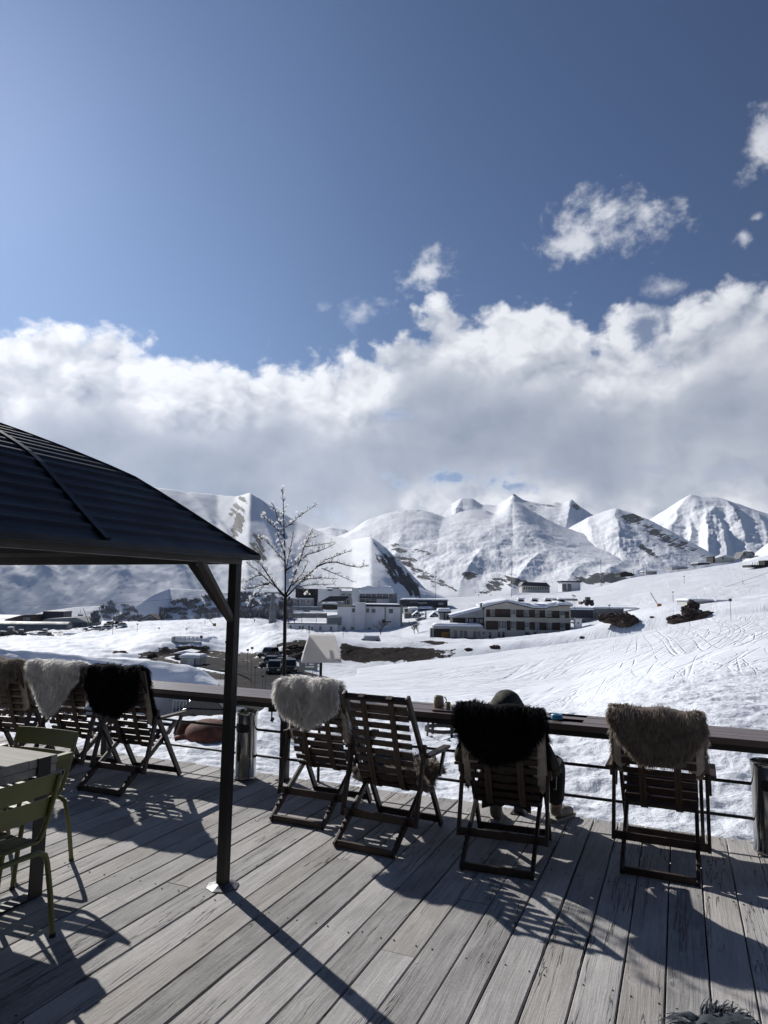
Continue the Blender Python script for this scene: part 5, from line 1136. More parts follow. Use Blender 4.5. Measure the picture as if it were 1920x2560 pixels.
# ------------------------------------------------------------------ buildings of the village
class Site:
    """local frame of a building: x to the right, y away, z up, one unit one metre; filled in by picture points at its depth"""
    def __init__(s, name, label, cat, px, py, dep, yaw=0.0, group=None, sink=0.0):
        s.px, s.py, s.dep = px, py, dep; s.o = D(px, py, dep); s.k = dep/1700.0/max(.2, math.cos(R(yaw))); s.kz = dep/1700.0
        s.root = empty(name, s.o, R(yaw), label, cat, group) if name else None
        s.tilt = math.tan(ROLL)
    def x(s, px): return (px-s.px)*s.k
    def z(s, py, px=None): return (s.py-py)*s.kz+((px-s.px)*s.tilt*s.kz if px is not None else 0)
    def box(s, b, x0, x1, y0, y1, d0, d1):  # picture box, local depth d0..d1
        xm = (x0+x1)/2; b.box(s.x(x0), s.x(x1), d0, d1, s.z(y1, xm), s.z(y0, xm)); return b
    def part(s, name, mat, x0, x1, y0, y1, d0, d1, parent=None):
        b = MB(); s.box(b, x0, x1, y0, y1, d0, d1); return b.build(name, mat, parent or s.root)
    def win(s, x0, x1, y0, y1, d=0.0, mat='glass', frame='darkwall', bars=1, fw=None):
        xm = (x0+x1)/2; X0, X1, Z0, Z1 = s.x(x0), s.x(x1), s.z(y1, xm), s.z(y0, xm); t = fw or max(.06, (X1-X0)*.07); b = MB()
        b.box(X0, X1, d-.10, d-.003, Z0, Z0+t); b.box(X0, X1, d-.10, d-.003, Z1-t, Z1); b.box(X0, X0+t, d-.10, d-.003, Z0+t, Z1-t); b.box(X1-t, X1, d-.10, d-.003, Z0+t, Z1-t)
        for i in range(bars): xx = X0+(X1-X0)*(i+1)/(bars+1); b.box(xx-t*.4, xx+t*.4, d-.09, d-.004, Z0+t, Z1-t)
        f = b.build('window', M[frame], s.root); p = MB(); p.box(X0+t*.9, X1-t*.9, d-.05, d-.006, Z0+t*.9, Z1-t*.9); p.build('pane', M[mat], f); return f
def snowcap(parent, x0, x1, y0, y1, z, h=.7, seed=0, slopez=0.0, name='roof_snow'):
    n, m = 26, 12; X_ = np.linspace(x0, x1, n); Y_ = np.linspace(y0, y1, m); A, B = np.meshgrid(X_, Y_, indexing='ij')
    e = np.minimum.outer(np.minimum(np.arange(n), n-1-np.arange(n)), np.full(m, 99)); e2 = np.minimum(np.arange(m), m-1-np.arange(m)); e = np.minimum(e, e2[None])
    Zt = z+slopez*(B-y0)+np.where(e == 0, h*.25, np.where(e == 1, h*.8, h))+h*.18*fbm(A*.25+seed, B*.3+seed, 3)*(e > 0)
    top = np.stack([A, B, Zt], -1).reshape(-1, 3); bot = np.stack([A, B, z+slopez*(B-y0)+0*A], -1).reshape(-1, 3); K = n*m
    ix = np.arange(K).reshape(n, m); q = np.stack([ix[:-1, :-1], ix[1:, :-1], ix[1:, 1:], ix[:-1, 1:]], -1).reshape(-1, 4)
    edge = np.concatenate([ix[:, 0], ix[-1, 1:], ix[-2::-1, -1], ix[0, -2:0:-1]]); e_2 = np.roll(edge, -1)
    return npmesh(name, np.concatenate([top, bot]), np.concatenate([q, q[:, ::-1]+K, np.stack([edge+K, e_2+K, e_2, edge], -1)]), M['roofsnow'], parent)
# --- chalet hotel, nearest on the right
S = Site('chalet_hotel', 'long cream chalet hotel with brown timber panels and a thick snow roof', 'hotel', 1213, 1596, 188, 0)
c7c = lambda x, y: (1060+x/4.1475, 1490+y/4.1475)
def R7(x0, y0, x1, y1): a = c7c(x0, y0); b = c7c(x1, y1); return a[0], b[0], a[1], b[1]
S.part('wall', M['greyrender'], *R7(628, 122, 1125, 470), 0, 10)
S.part('wall', M['greyrender'], *R7(1125, 112, 1520, 420), .8, 10)
w = MB(); pl_ = [c7c(*p) for p in ((628, 122), (845, 66), (1015, 108), (1125, 130), (1125, 140), (628, 140))]
w.prism([(S.x(x), S.z(y, x)) for x, y in pl_], .002, 10); w.build('gable', M['greyrender'], S.root)
def roofline(pts, thick, y0, y1, mat, name):
    b = MB(); up = [(S.x(c7c(*p)[0]), S.z(c7c(*p)[1], c7c(*p)[0])) for p in pts]; poly = up+[(x, z-thick) for x, z in up[::-1]]; b.prism(poly, y0, y1); return b.build(name, M[mat], S.root)
roofline([(598, 124), (700, 96), (850, 60), (1000, 98), (1120, 126), (1260, 130), (1262, 114), (1375, 112), (1377, 98), (1525, 104)], .30, -1.0, 10.4, 'brownwood', 'roof')
sp_ = [(606, 100), (640, 88), (850, 50), (1010, 84), (1120, 104), (1250, 110), (1262, 96), (1370, 92), (1385, 78), (1522, 86)]
lo_ = [(598, 120), (700, 93), (850, 58), (1000, 95), (1120, 124), (1260, 128), (1262, 111), (1375, 109), (1377, 95), (1525, 101)]
b = MB(); n = 40; xs = np.linspace(600, 1524, 60); vs = []
for kk, yy in enumerate(np.linspace(-1.15, 10.6, 12)):
    for x in xs:
        zt__ = np.interp(x, [p[0] for p in sp_], [p[1] for p in sp_]); zl = np.interp(x, [p[0] for p in lo_], [p[1] for p in lo_])
        px_, pyt = c7c(x, zt__); pyl = c7c(x, zl)[1]; rise = min(kk, 3)*.22+ (.35*math.sin(x*.02+kk)+.2*math.sin(kk*.9))*.3
        vs.append((S.x(px_), yy, S.z(pyt, px_)+rise*.6 if kk else S.z(pyl, px_)+.15))
m_ = 60; fs = [(j*m_+i, j*m_+i+1, (j+1)*m_+i+1, (j+1)*m_+i) for j in range(11) for i in range(m_-1)]
k0 = len(vs); vs += [(x, y, z-.1) for (x, y, z) in [(S.x(c7c(x, 0)[0]), yy, S.z(c7c(x, np.interp(x, [p[0] for p in lo_], [p[1] for p in lo_]))[1], c7c(x, 0)[0])) for yy in (-1.15, 10.6) for x in xs]]
fs += [(i+1, i, k0+i, k0+i+1) for i in range(m_-1)]+[(0, 11*m_, k0+m_, k0), (m_-1, k0+m_-1, k0+2*m_-1, 12*m_-1)]
b.add(vs, fs); b.build('roof_snow', M['roofsnow'], S.root, smooth=True)
for x in (1022, 1165, 1305, 1442):
    a = c7c(x, 42); b = MB(); xx, zz = S.x(a[0]), S.z(a[1], a[0]); b.prism([(xx-.9, zz-.7), (xx+.9, zz-.7), (xx+.5, zz-.05), (xx-.5, zz-.05)], 1.6, 3.4); d_ = b.build('dormer', M['darkwall'], S.root); snowcap(d_, xx-1.0, xx+1.0, 1.5, 3.5, zz-.08, .4, x)
b = MB(); S.box(b, *R7(592, 82, 618, 124), .5, 2.0); b.build('chimney', M['darkwall'], S.root)
for r_ in [(645, 145, 685, 220), (735, 142, 893, 222), (952, 148, 1030, 225), (1088, 150, 1145, 228), (1200, 155, 1258, 232), (1330, 160, 1405, 232), (1462, 165, 1505, 235), (643, 262, 770, 352), (855, 262, 895, 356), (952, 268, 1040, 356), (1090, 275, 1142, 354), (1200, 280, 1272, 358), (1328, 282, 1408, 358), (1464, 286, 1510, 362)]:
    S.part('timber_panel', M['brownwood'], *R7(*r_), (-.10 if r_[0] < 1120 else .70), (.05 if r_[0] < 1120 else .85))
for r_ in [(690, 148, 730, 190), (900, 152, 944, 195), (1036, 152, 1084, 195), (1150, 156, 1196, 198), (1275, 160, 1325, 202), (1410, 165, 1458, 205), (775, 268, 848, 332), (900, 270, 946, 335), (1046, 282, 1084, 325), (1150, 282, 1198, 355), (1278, 285, 1322, 355), (1412, 290, 1458, 330), (672, 375, 698, 440), (765, 375, 788, 440), (810, 375, 833, 440), (1046, 380, 1086, 420), (1140, 380, 1165, 402)]:
    S.win(*R7(*r_), d=(0 if r_[0] < 1120 else .8), mat='curtain' if r_[1] < 370 else 'glass', bars=1)
for r_ in [(640, 190, 892, 222), (952, 195, 1122, 226), (1148, 198, 1256, 230), (1270, 202, 1404, 232)]:
    x0, x1, y0, y1 = R7(*r_); b = MB(); d = -1.0 if r_[0] < 1120 else -.2
    b.box(S.x(x0), S.x(x1), d, d+.06, S.z(y0, x0)-.06, S.z(y0, x0)); b.box(S.x(x0), S.x(x1), d, -.12 if d < -.5 else .68, S.z(y1, x0), S.z(y1, x0)+.12)
    nb = max(4, int((x1-x0)*S.k/.35))
    for i in range(nb+1): xx = S.x(x0)+(S.x(x1)-S.x(x0))*i/nb; b.box(xx-.03, xx+.03, d+.01, d+.05, S.z(y1, x0)+.12, S.z(y0, x0)-.06)
    b.build('balcony', M['darkwall'], S.root)
# lower wing of the chalet on its left, with terrace roof
S.part('wing', M['greyrender'], *R7(272, 340, 628, 432), -.6, 8)
S.part('annex', M['darkwall'], *R7(305, 225, 628, 345), 1.2, 9)
b = MB(); pl_ = [c7c(*p) for p in ((290, 224), (600, 146), (628, 150), (628, 232), (300, 232))]; b.prism([(S.x(x), S.z(y, x)) for x, y in pl_], 1.0, 9.2); b.build('annex_gable', M['greywall'], S.root)
b = MB(); n = 30; vs = []
for j, yy in enumerate((.6, .9, 4, 9.4)):
    for x in np.linspace(282, 612, n): yb_ = 224-(x-290)*.252; px_, py_ = c7c(x, yb_-(0 if j == 0 else 22)); vs.append((S.x(px_), yy, S.z(py_, px_)))
b.add(vs, [(j*n+i, j*n+i+1, (j+1)*n+i+1, (j+1)*n+i) for j in range(3) for i in range(n-1)]); b.build('annex_snow', M['roofsnow'], S.root, smooth=True)
for r_ in [(436, 238, 466, 288), (473, 240, 522, 290), (548, 240, 575, 300), (580, 244, 620, 290)]: S.win(*R7(*r_), d=1.2, mat='curtain')
S.part('terrace_slab', M['greywall'], *R7(95, 306, 600, 338), -3.0, 1.0); x0, x1, y0, y1 = R7(95, 292, 590, 310)
snowcap(S.root, S.x(x0), S.x(x1), -3.1, 1.1, S.z(y1, (x0+x1)/2)+.02, .7, 5)
S.part('carport_wall', M['darkwall'], *R7(80, 338, 272, 430), -.4, 1.0); S.part('orange_gate', M['orange'], *R7(188, 375, 262, 425), -.6, -.45)
for x in (62, 90): S.part('carport_post', M['greywall'], *R7(x, 330, x+8, 430), -2.8, -2.6)
for r_ in [(312, 358, 342, 430), (372, 362, 402, 420), (415, 362, 448, 432), (508, 368, 540, 438), (553, 370, 583, 420), (604, 374, 626, 396)]: S.win(*R7(*r_), d=-.6, mat='curtain')
# --- white concrete block
S = Site('apartment_block', 'tall stained white concrete block with few windows and a projecting tower', 'apartment block', 842, 1580, 290)
c9 = lambda x, y: (700+x/5.184, 1450+y/5.184)
def R9(x0, y0, x1, y1): a = c9(x0, y0); b = c9(x1, y1); return a[0], b[0], a[1], b[1]
S.part('wall', M['concrete'], *R9(738, 352, 1548, 675), 0, 14); S.part('stair_tower', M['concrete'], *R9(968, 300, 1100, 678), -1.0, 4)
S.part('roof_edge', M['darkwall'], *R9(1100, 330, 1556, 352), -.3, 14.3); S.part('roof_edge', M['darkwall'], *R9(738, 340, 966, 352), -.3, 14.3)
for r_ in [(925, 375, 962, 425), (1105, 378, 1145, 428), (1178, 380, 1225, 430), (1400, 382, 1450, 438), (808, 608, 850, 664), (915, 610, 958, 664), (1128, 618, 1175, 672)]: S.win(*R9(*r_), mat='glass', bars=1)
S.part('drain_pipe', M['corr'], *R9(1345, 358, 1358, 540), -.35, -.1); S.part('plant_room', M['darkwall'], *R9(1315, 520, 1352, 562), -1.2, -.02); S.part('landing', M['blackmetal'], *R9(1350, 540, 1432, 552), -1.2, -.02)
b = MB(); S.box(b, *R9(1548, 345, 1572, 640), .5, 13); b.build('side_wall', M['greywall'], S.root)
snowcap(S.root, S.x(R9(1100, 0, 1548, 0)[0]), S.x(R9(1100, 0, 1548, 0)[1]), 1, 13, S.z(R9(0, 330, 0, 0)[2], 930), .5, 3)
S = Site('annex_building', 'low white annex wing with a netted court on its roof, left of the white block', 'annex', 717, 1582, 288)
S.part('wall', M['concrete'], *R9(88, 578, 737, 690), .2, 12)
for r_ in [(122, 590, 144, 655), (240, 598, 262, 655), (280, 600, 304, 660), (360, 598, 382, 665), (398, 612, 420, 665), (500, 602, 532, 652), (636, 605, 670, 656)]: S.win(*R9(*r_), d=.2, bars=0)
S.part('parapet', M['greywall'], *R9(88, 562, 737, 578), 0, .3)
snowcap(S.root, S.x(717), S.x(842), .4, 11.5, S.z(1559), .35, 8)
for i, (x0, x1) in enumerate(((98, 275), (278, 458), (462, 592))):
    b = MB(); S.box(b, *R9(x0, 436, x1, 498), .36, .42); b.build('net', M['corr'], S.root); S.part('net_post', M['blackmetal'], *R9(x1-2, 426, x1+3, 578), .28, .36)
S.part('shed', M['corr'], *R9(597, 490, 780, 588), .5, 5); S.part('railing', M['blackmetal'], *R9(98, 515, 190, 520), .3, .4); S.part('railing_post', M['blackmetal'], *R9(104, 505, 112, 560), .3, .4); S.part('railing_post', M['blackmetal'], *R9(176, 505, 184, 560), .3, .4)
# --- hotels behind
S = Site('hotel', 'dark-topped hotel with two rows of glazed rooms behind the blossom tree', 'hotel', 717, 1516, 372)
S.part('upper_block', M['darkwall'], *R9(190, 116, 490, 240), 2, 14); S.part('wall', M['greywall'], *R9(92, 240, 440, 340), 0, 12); S.part('wall', M['darkwall'], *R9(436, 225, 540, 345), -.2, 12)
for k in range(4):
    for (y0, y1) in ((256, 300), (312, 338)): S.win(*R9(120+k*72, y0, 180+k*72, y1), mat='glass', frame='white', bars=2)
snowcap(S.root, S.x(735), S.x(784), -.6, 1.6, S.z(1497), .5, 2); S.part('deck_edge', M['greywall'], *R9(0, 345, 560, 392), -4, -.4); snowcap(S.root, S.x(700), S.x(808), -4, -.4, S.z(1516), .4, 12)
S.part('glass_booth', M['curtain'], *R9(312, 360, 396, 408), -5.0, -4.2)
S = Site('white_house', 'plain white flat-roofed house between the dark hotel and the balcony hotel', 'house', 795, 1506, 360)
S.part('wall', M['concrete'], *R9(490, 118, 780, 290), 0, 10); S.part('roof_edge', M['blackmetal'], *R9(596, 98, 940, 110), -.2, 10.3); snowcap(S.root, S.x(R9(675, 0, 0, 0)[0]), S.x(R9(755, 0, 0, 0)[0]), -.2, 5, S.z(R9(0, 124, 0, 0)[2]), .9, 4)
S.part('vent', M['blackmetal'], *R9(612, 126, 676, 142), -.15, 0); S.part('wall', M['greywall'], *R9(780, 150, 935, 260), -.6, 6)
for r_ in [(792, 172, 846, 210), (862, 175, 925, 212)]: S.win(*R9(*r_), d=-.6, bars=2, frame='white')
snowcap(S.root, S.x(R9(780, 0, 0, 0)[0]), S.x(R9(935, 0, 0, 0)[0]), -1, 6, S.z(R9(0, 158, 0, 0)[2]), .7, 6)
S = Site('barn', 'dark pitched-roof house with a snowy gable in front of the white flat-roofed house', 'house', 803, 1510, 330)
b = MB(); q = [c9(*p) for p in ((515, 282), (640, 212), (870, 210), (905, 224), (830, 275))]; b.prism([(S.x(x), S.z(y, x)) for x, y in q], 0, 8); b.build('roof', M['navy'], S.root)
b = MB(); q = [c9(*p) for p in ((812, 330), (815, 280), (905, 215), (935, 250), (935, 335))]; b.prism([(S.x(x), S.z(y, x)) for x, y in q], -.6, -.05); b.build('gable', M['greywall'], S.root)
for r_ in [(838, 262, 852, 315), (862, 258, 878, 315), (884, 258, 896, 315)]: S.win(*R9(*r_), d=-.6, bars=0)
S.part('wall', M['greywall'], *R9(480, 285, 812, 345), .4, 7)
S = Site('log_hut', 'small dark log hut half buried in snow before the pitched-roof house', 'hut', 808, 1524, 315)
b = MB(); q = [c9(*p) for p in ((545, 372), (552, 300), (600, 292), (690, 318), (738, 345), (735, 386), (600, 388))]; b.prism([(S.x(x), S.z(y, x)) for x, y in q], 0, 6); b.build('wall', M['darkwall'], S.root)
snowcap(S.root, S.x(R9(540, 0, 0, 0)[0]), S.x(R9(735, 0, 0, 0)[0]), -.4, 6.2, S.z(R9(0, 312, 0, 0)[2]), .8, 9)
for x in (600, 650, 700): S.part('log_post', M['brownwood'], *R9(x, 322, x+10, 384), -.3, -.05)
S = Site('hotel', 'grey hotel with two balcony rows and deep snow on its roof above the white block', 'hotel', 897, 1510, 345)
S.part('wall', M['concrete'], *R9(1020, 160, 1408, 300), 0, 12); S.part('stair_tower', M['concrete'], *R9(930, 105, 1022, 305), -.8, 6); S.part('roof_edge', M['darkwall'], *R9(1020, 110, 1452, 128), -.4, 13); S.part('wall', M['greywall'], *R9(1408, 170, 1515, 330), .5, 10)
snowcap(S.root, S.x(R9(1028, 0, 0, 0)[0]), S.x(R9(1472, 0, 0, 0)[0]), -1.4, 3, S.z(R9(0, 178, 0, 0)[2], 935), 3.6, 7)
for k in range(5):
    for (y0, y1) in ((184, 232), (248, 292)):
        if k > 2 and y0 > 200: continue
        S.win(*R9(1034+k*74, y0, 1100+k*74, y1), mat='curtain', bars=2)
for (y, x1_) in ((240, 1400), (298, 1250)):
    b = MB(); S.box(b, *R9(1026, y-20, x1_, y-16), -1.3, -1.25); S.box(b, *R9(1026, y-2, x1_, y+2), -1.3, -.02)
    for x in np.arange(1026, x1_+1, 10): S.box(b, *R9(x, y-20, x+2, y), -1.3, -1.26)
    b.build('balcony', M['darkwall'], S.root)
S.win(*R9(1412, 192, 1452, 238), d=.5)
# --- lift station
S = Site('lift_station', 'long black glazed lift station with small white lettering on a pale base', 'lift station', 1000, 1545, 332)
cA = lambda x, y: (960+x/8.295, 1480+y/8.295)
def RA(x0, y0, x1, y1): a = cA(x0, y0); b = cA(x1, y1); return a[0], b[0], a[1], b[1]
S.part('hall', M['navy'], *RA(330, 178, 1300, 312), -2, 14); S.part('base', M['concrete'], *RA(345, 312, 1330, 520), 0, 13)
snowcap(S.root, S.x(1001), S.x(1120), -1.5, 13.5, S.z(1501.5, 1060), .8, 3)
def lettering(S, txt, x, y, hgt, d, mat, parent=None, name='lettering', bold=0.0):
    c = bpy.data.curves.new('t', 'FONT'); c.body = txt; c.size = hgt*S.kz*1.4; c.extrude = .02; c.offset = bold
    o = bpy.data.objects.new('t', c); C.objects.link(o); bpy.context.view_layer.update()
    me = bpy.data.meshes.new_from_object(o.evaluated_get(bpy.context.evaluated_depsgraph_get())); bpy.data.objects.remove(o)
    me.transform(Matrix.Translation((S.x(x), d, S.z(y, x))) @ Matrix.Rotation(R(90), 4, 'X')); me.name = name; me.materials.clear(); me.materials.append(M[mat])
    return link(bpy.data.objects.new(name, me), parent or S.root)
lettering(S, 'ГУДАУРИ', cA(690, 0)[0], cA(0, 245)[1], 3.4, -2.06, 'white'); lettering(S, 'HHHHHH', cA(525, 0)[0], cA(0, 226)[1], 1.8, -2.06, 'white') if False else None
for k in range(9): S.part('window', M['curtain'], *RA(525+k*19, 205, 538+k*19, 222), -2.05, -2.002)
lettering(S, '2525', cA(1108, 0)[0], cA(0, 265)[1], 4.6, -2.06, 'white', bold=.02)
b = MB(); S.box(b, *RA(700, 350, 1000, 368), -4, 0); b.build('canopy', M['navy'], S.root); snowcap(S.root, S.x(1046), S.x(1080), -4, 0, S.z(1522.5, 1062), 1.3, 2)
S = Site('balcony_house', 'narrow olive-grey house with glazed balconies right of the white block', 'house', 1010, 1560, 312)
S.part('wall', M['greyrender'], *RA(415, 345, 575, 575), 0, 8); S.part('retaining_wall', M['greywall'], *RA(430, 575, 800, 700), -.5, 7.5)
for (x0, y0, x1, y1) in ((425, 360, 490, 420), (430, 450, 500, 560), (505, 450, 565, 560)): S.win(*RA(x0, y0, x1, y1), bars=2)
S.win(*RA(510, 640, 545, 695), d=-.5, frame='white'); snowcap(S.root, S.x(1020), S.x(1046), -.5, 8, S.z(1524, 1030), .9, 1)
for i, (lab, x0, x1, yb, yt) in enumerate((('small steep chalet with a snowy verge left of a dark conifer below the lift station', 585, 790, 520, 400), ('small steep chalet with a snowy verge right of a dark conifer below the lift station', 940, 1150, 590, 415))):
    S = Site('chalet', lab, 'chalet', cA(x0, 0)[0], cA(0, yb)[1], 296, 0, 'small steep chalets below the lift station')
    xm = (x0+x1)/2; b = MB(); q = [cA(*p) for p in ((x0+20, yb), (x0+20, yt+70), (xm, yt+8), (x1-20, yt+70), (x1-20, yb))]; b.prism([(S.x(x), S.z(y, x)) for x, y in q], 0, 6); b.build('wall', M['darkwall'], S.root)
    for sgn in (-1, 1):
        b = MB(); e = cA(xm+sgn*(x1-x0)/2, yt+88); t_ = cA(xm, yt); b.bar((S.x(t_[0]), 2.6, S.z(t_[1], t_[0])), (S.x(e[0]), 2.6, S.z(e[1], e[0])), 7.2, .35, up=(0, 0, 1)); b.build('roof', M['roofsnow'], S.root)
    S.win(*RA(xm-45, yt+60, xm+45, yt+90), frame='white', bars=3); S.part('balcony', M['concrete'], *RA(x0+35, yt+105, x1-35, yt+118), -1, -.05); S.win(*RA(xm-60, yt+122, xm+60, yt+150), frame='white', bars=3)
S = Site('kiosk', 'flat-roofed kiosk with deep snow left of the long chalet hotel', 'kiosk', 1095, 1550, 280)
S.part('wall', M['greywall'], *RA(1150, 430, 1380, 590), 0, 6); snowcap(S.root, S.x(RA(1110, 0, 0, 0)[0]), S.x(RA(1385, 0, 0, 0)[0]), -1.5, 6.5, S.z(cA(0, 405)[1], 1110), 1.2, 3); S.part('canopy', M['navy'], *RA(1110, 405, 1385, 432), -1.4, 6.4)
def conifer(px, dep, h, lab, grp):
    p = onland(px, dep); root = empty('conifer', p, 0, lab, 'tree', grp); b = MB(); b.tube([(0, 0, 0), (0, 0, h*.9)], h*.03, 6, .02); b.build('trunk', M['bark'], root)
    b = MB(); rr = random.Random(int(px))
    for k in range(420):
        z = h*(.06+.94*rr.random()); r_ = h*.17*(1-z/h)**.8+.04; a = rr.uniform(0, 6.28); l = r_*rr.uniform(.6, 1.15); c = Vector((l*math.cos(a), l*math.sin(a), z-l*.5)); d = Vector((math.cos(a), math.sin(a), -.5)).normalized(); s_ = d.cross(Vector((0, 0, 1))).normalized()*h*.022
        b.add([c-d*h*.05-s_, c-d*h*.05+s_, c+d*h*.04+s_*.3, c+d*h*.04-s_*.3], [(0, 1, 2, 3)])
    b.build('crown', M['conif'], root)
M['conif'] = pmat('dark_conifer', (0.016, 0.022, 0.018), (0.03, 0.038, 0.03), 2, .9)
for px, dep, h, l in ((cA(865, 0)[0], 292, 3.9, 'dark narrow conifer between the two small steep chalets'), (cA(1250, 0)[0], 276, 3.4, 'left one of two dark conifers by the snow-topped kiosk'), (cA(1325, 0)[0], 275, 3.4, 'right one of two dark conifers by the snow-topped kiosk')): conifer(px, dep, h, l, 'narrow conifers by the chalets')
# --- far right skyline houses
cB = lambda x, y: (1680+x/6.9125, 1350+y/6.9125)
def far_house(name, lab, pts, dep, wall, yr, sn=None, win=(), cat='house'):
    xs = [p[0] for p in pts]; ys = [p[1] for p in pts]; S = Site(name, lab, cat, min(xs), max(ys), dep); b = MB()
    b.prism([(S.x(x), S.z(y, x)) for x, y in pts]+[(S.x(max(xs)), S.z(max(ys)+4, max(xs))), (S.x(min(xs)), S.z(max(ys)+4, min(xs)))] if False else [(S.x(x), S.z(y, x)) for x, y in pts], 0, 9); b.build('wall', M[wall], S.root)
    for w_ in win: S.win(*w_, bars=0)
    if sn:
        for (a, c) in sn:
            b = MB(); b.bar((S.x(a[0]), 4.3, S.z(a[1], a[0])), (S.x(c[0]), 4.3, S.z(c[1], c[0])), 10, .4); b.build('roof', M[yr], S.root)
    return S
pB = lambda *l: [cB(*p) for p in l]
far_house('gable_house', 'cream gabled house with a dark block at its left on the skyline at the right', pB((740, 400), (740, 320), (915, 268), (1085, 312), (1085, 380)), 432, 'greyrender', 'roofsnow', [(cB(735, 318), cB(915, 264)), (cB(915, 264), cB(1095, 312))], [(*[cB(870, 0)[0], cB(895, 0)[0]], cB(0, 300)[1], cB(0, 335)[1])])
far_house('block_house', 'small dark block against the left end of the cream gabled house', pB((712, 400), (712, 292), (745, 292), (745, 400)), 431, 'darkwall', 'darkwall', [(cB(708, 288), cB(750, 288))])
far_house('a_frame_house', 'dark steep-roofed house on the skyline right of the cream gabled house', pB((1175, 330), (1250, 205), (1390, 212), (1428, 260), (1428, 300)), 432, 'greywall', 'navy', [(cB(1160, 330), cB(1252, 200)), (cB(1250, 202), cB(1390, 210)), (cB(1390, 210), cB(1432, 255))], [(cB(1245, 0)[0], cB(1278, 0)[0], cB(0, 232)[1], cB(0, 268)[1])])
far_house('low_hut', 'low dark hut roof peeping over the skyline left of the cream gabled house', pB((445, 440), (445, 400), (600, 385), (655, 395), (655, 420)), 431, 'darkwall', 'roofsnow', [(cB(445, 392), cB(660, 384))], cat='hut')
far_house('long_hut', 'long flat grey roof peeping over the skyline at the right', pB((0, 520), (0, 478), (230, 474), (280, 480), (260, 500)), 431, 'greywall', 'greywall', [(cB(-5, 474), cB(285, 474))], cat='hut')
far_house('dark_hut', 'dark hut on the skyline left of the long flat grey roof', [(1551, 1443), (1551, 1434), (1562, 1430), (1580, 1432), (1585, 1440)], 431, 'darkwall', 'darkwall', [((1549, 1434), (1563, 1429)), ((1563, 1429), (1587, 1437))], cat='hut')
far_house('row_hut', 'low row of small huts on the skyline below two thin masts', [(1615, 1436), (1615, 1429), (1642, 1428), (1642, 1436)], 431, 'greywall', 'roofsnow', [((1613, 1428), (1644, 1427))], cat='hut')
S = Site('terrace_hut', 'dark timber platform with a hut on posts at the right edge below the skyline', 'hut', 1878, 1424, 330)
S.part('platform', M['darkwall'], 1878, 1960, 1412.5, 1418, 0, 8); S.part('wall', M['darkwall'], 1914, 1960, 1401, 1413, .5, 6); b = MB(); b.prism([(S.x(x), S.z(y)) for x, y in ((1908, 1418), (1960, 1418), (1960, 1432), (1925, 1430))], .5, 7); b.build('rock_base', M['rock'], S.root)
for x in range(1882, 1912, 6): S.part('railing_post', M['blackmetal'], x, x+.8, 1406, 1412.5, 0, .2)
S = Site('hotel', 'long low hotel with a dark roof and a row of windows behind the chalet', 'hotel', 1304, 1482, 426)
S.part('wall', M['greyrender'], 1305, 1374, 1463, 1482, 0, 9); b = MB(); b.prism([(S.x(1302), S.z(1464)), (S.x(1309), S.z(1455)), (S.x(1366), S.z(1456)), (S.x(1376), S.z(1466))], -.5, 9.5); b.build('roof', M['navy'], S.root)
for k in range(11): S.win(1309+k*5.8, 1312.6+k*5.8, 1468, 1474, bars=0)
S = Site('house', 'white house with a flat dark roof and black bays behind the chalet', 'house', 1404, 1480, 426)
S.part('wall', M['concrete'], 1405, 1451, 1456, 1480, 0, 9); S.part('roof', M['navy'], 1402, 1453, 1452.5, 1456, -.6, 9.5)
for x in (1407, 1419): S.win(x, x+9, 1460, 1478, bars=0)
# --- things on the piste right of the chalet
S = Site('snow_lodge', 'long low lodge buried to its eaves in snow on the right-hand slope', 'lodge', 1720, 1513, 150)
S.part('wall', M['greyrender'], 1722, 1816, 1503, 1515, .2, 6); snowcap(S.root, S.x(1718), S.x(1788), -.6, 6.5, S.z(1502, 1750), .45, 2); snowcap(S.root, S.x(1783), S.x(1822), -1.2, 5, S.z(1504, 1800), .5, 7)
S = Site('workshop', 'low dark garages with a snowy roof right of the chalet hotel', 'garage', 1424, 1556, 205)
S.part('wall', M['navy'], 1427, 1482, 1526, 1545, 0, 8); S.part('wall', M['corr'], 1482, 1560, 1522, 1550, .5, 7); S.part('plinth', M['greywall'], 1427, 1485, 1545, 1552, .1, 7.6)
snowcap(S.root, S.x(1424), S.x(1484), -.6, 8, S.z(1525, 1455), .8, 2); snowcap(S.root, S.x(1482), S.x(1600), 0, 7.5, S.z(1522, 1520), .5, 6)
S.part('canopy', M['greywall'], 1424, 1492, 1499, 1505, 20, 30)
S = Site('utility_cabin', 'small white utility cabin in the snow at the right end of the chalet', 'cabin', 1438, 1572, 182)
S.part('wall', M['white'], 1439, 1455, 1548, 1571, 0, 1.8); S.part('roof', M['greywall'], 1437.5, 1456.5, 1546, 1548, -.15, 1.95); S.part('sign_plate', M['black'], 1444, 1447.5, 1556, 1560, -.03, -.003)
S = Site('loader', 'dark snow-covered loader parked above the garages', 'loader', 1465, 1510, 228)
S.part('body', M['navy'], 1464, 1484, 1500, 1509, 0, 3); S.part('cab', M['carglass'], 1468, 1477, 1493, 1500, .4, 2.4)
b = MB(); b.bar((S.x(1464), 1, S.z(1504)), (S.x(1456), 1, S.z(1508)), .5, .4); S.box(b, 1452, 1457, 1504, 1511, 0, 2.6); b.build('bucket', M['rust'], S.root)
for x in (1467, 1479): b = MB(); b.lathe([(0, -.25), (.75, -.25), (.8, 0), (.75, .25), (0, .25)], n=16); b.build('wheel', M['black'], S.root, M=Matrix.Translation((S.x(x), -.1, S.z(1509))) @ Matrix.Rotation(R(90), 4, 'X'))
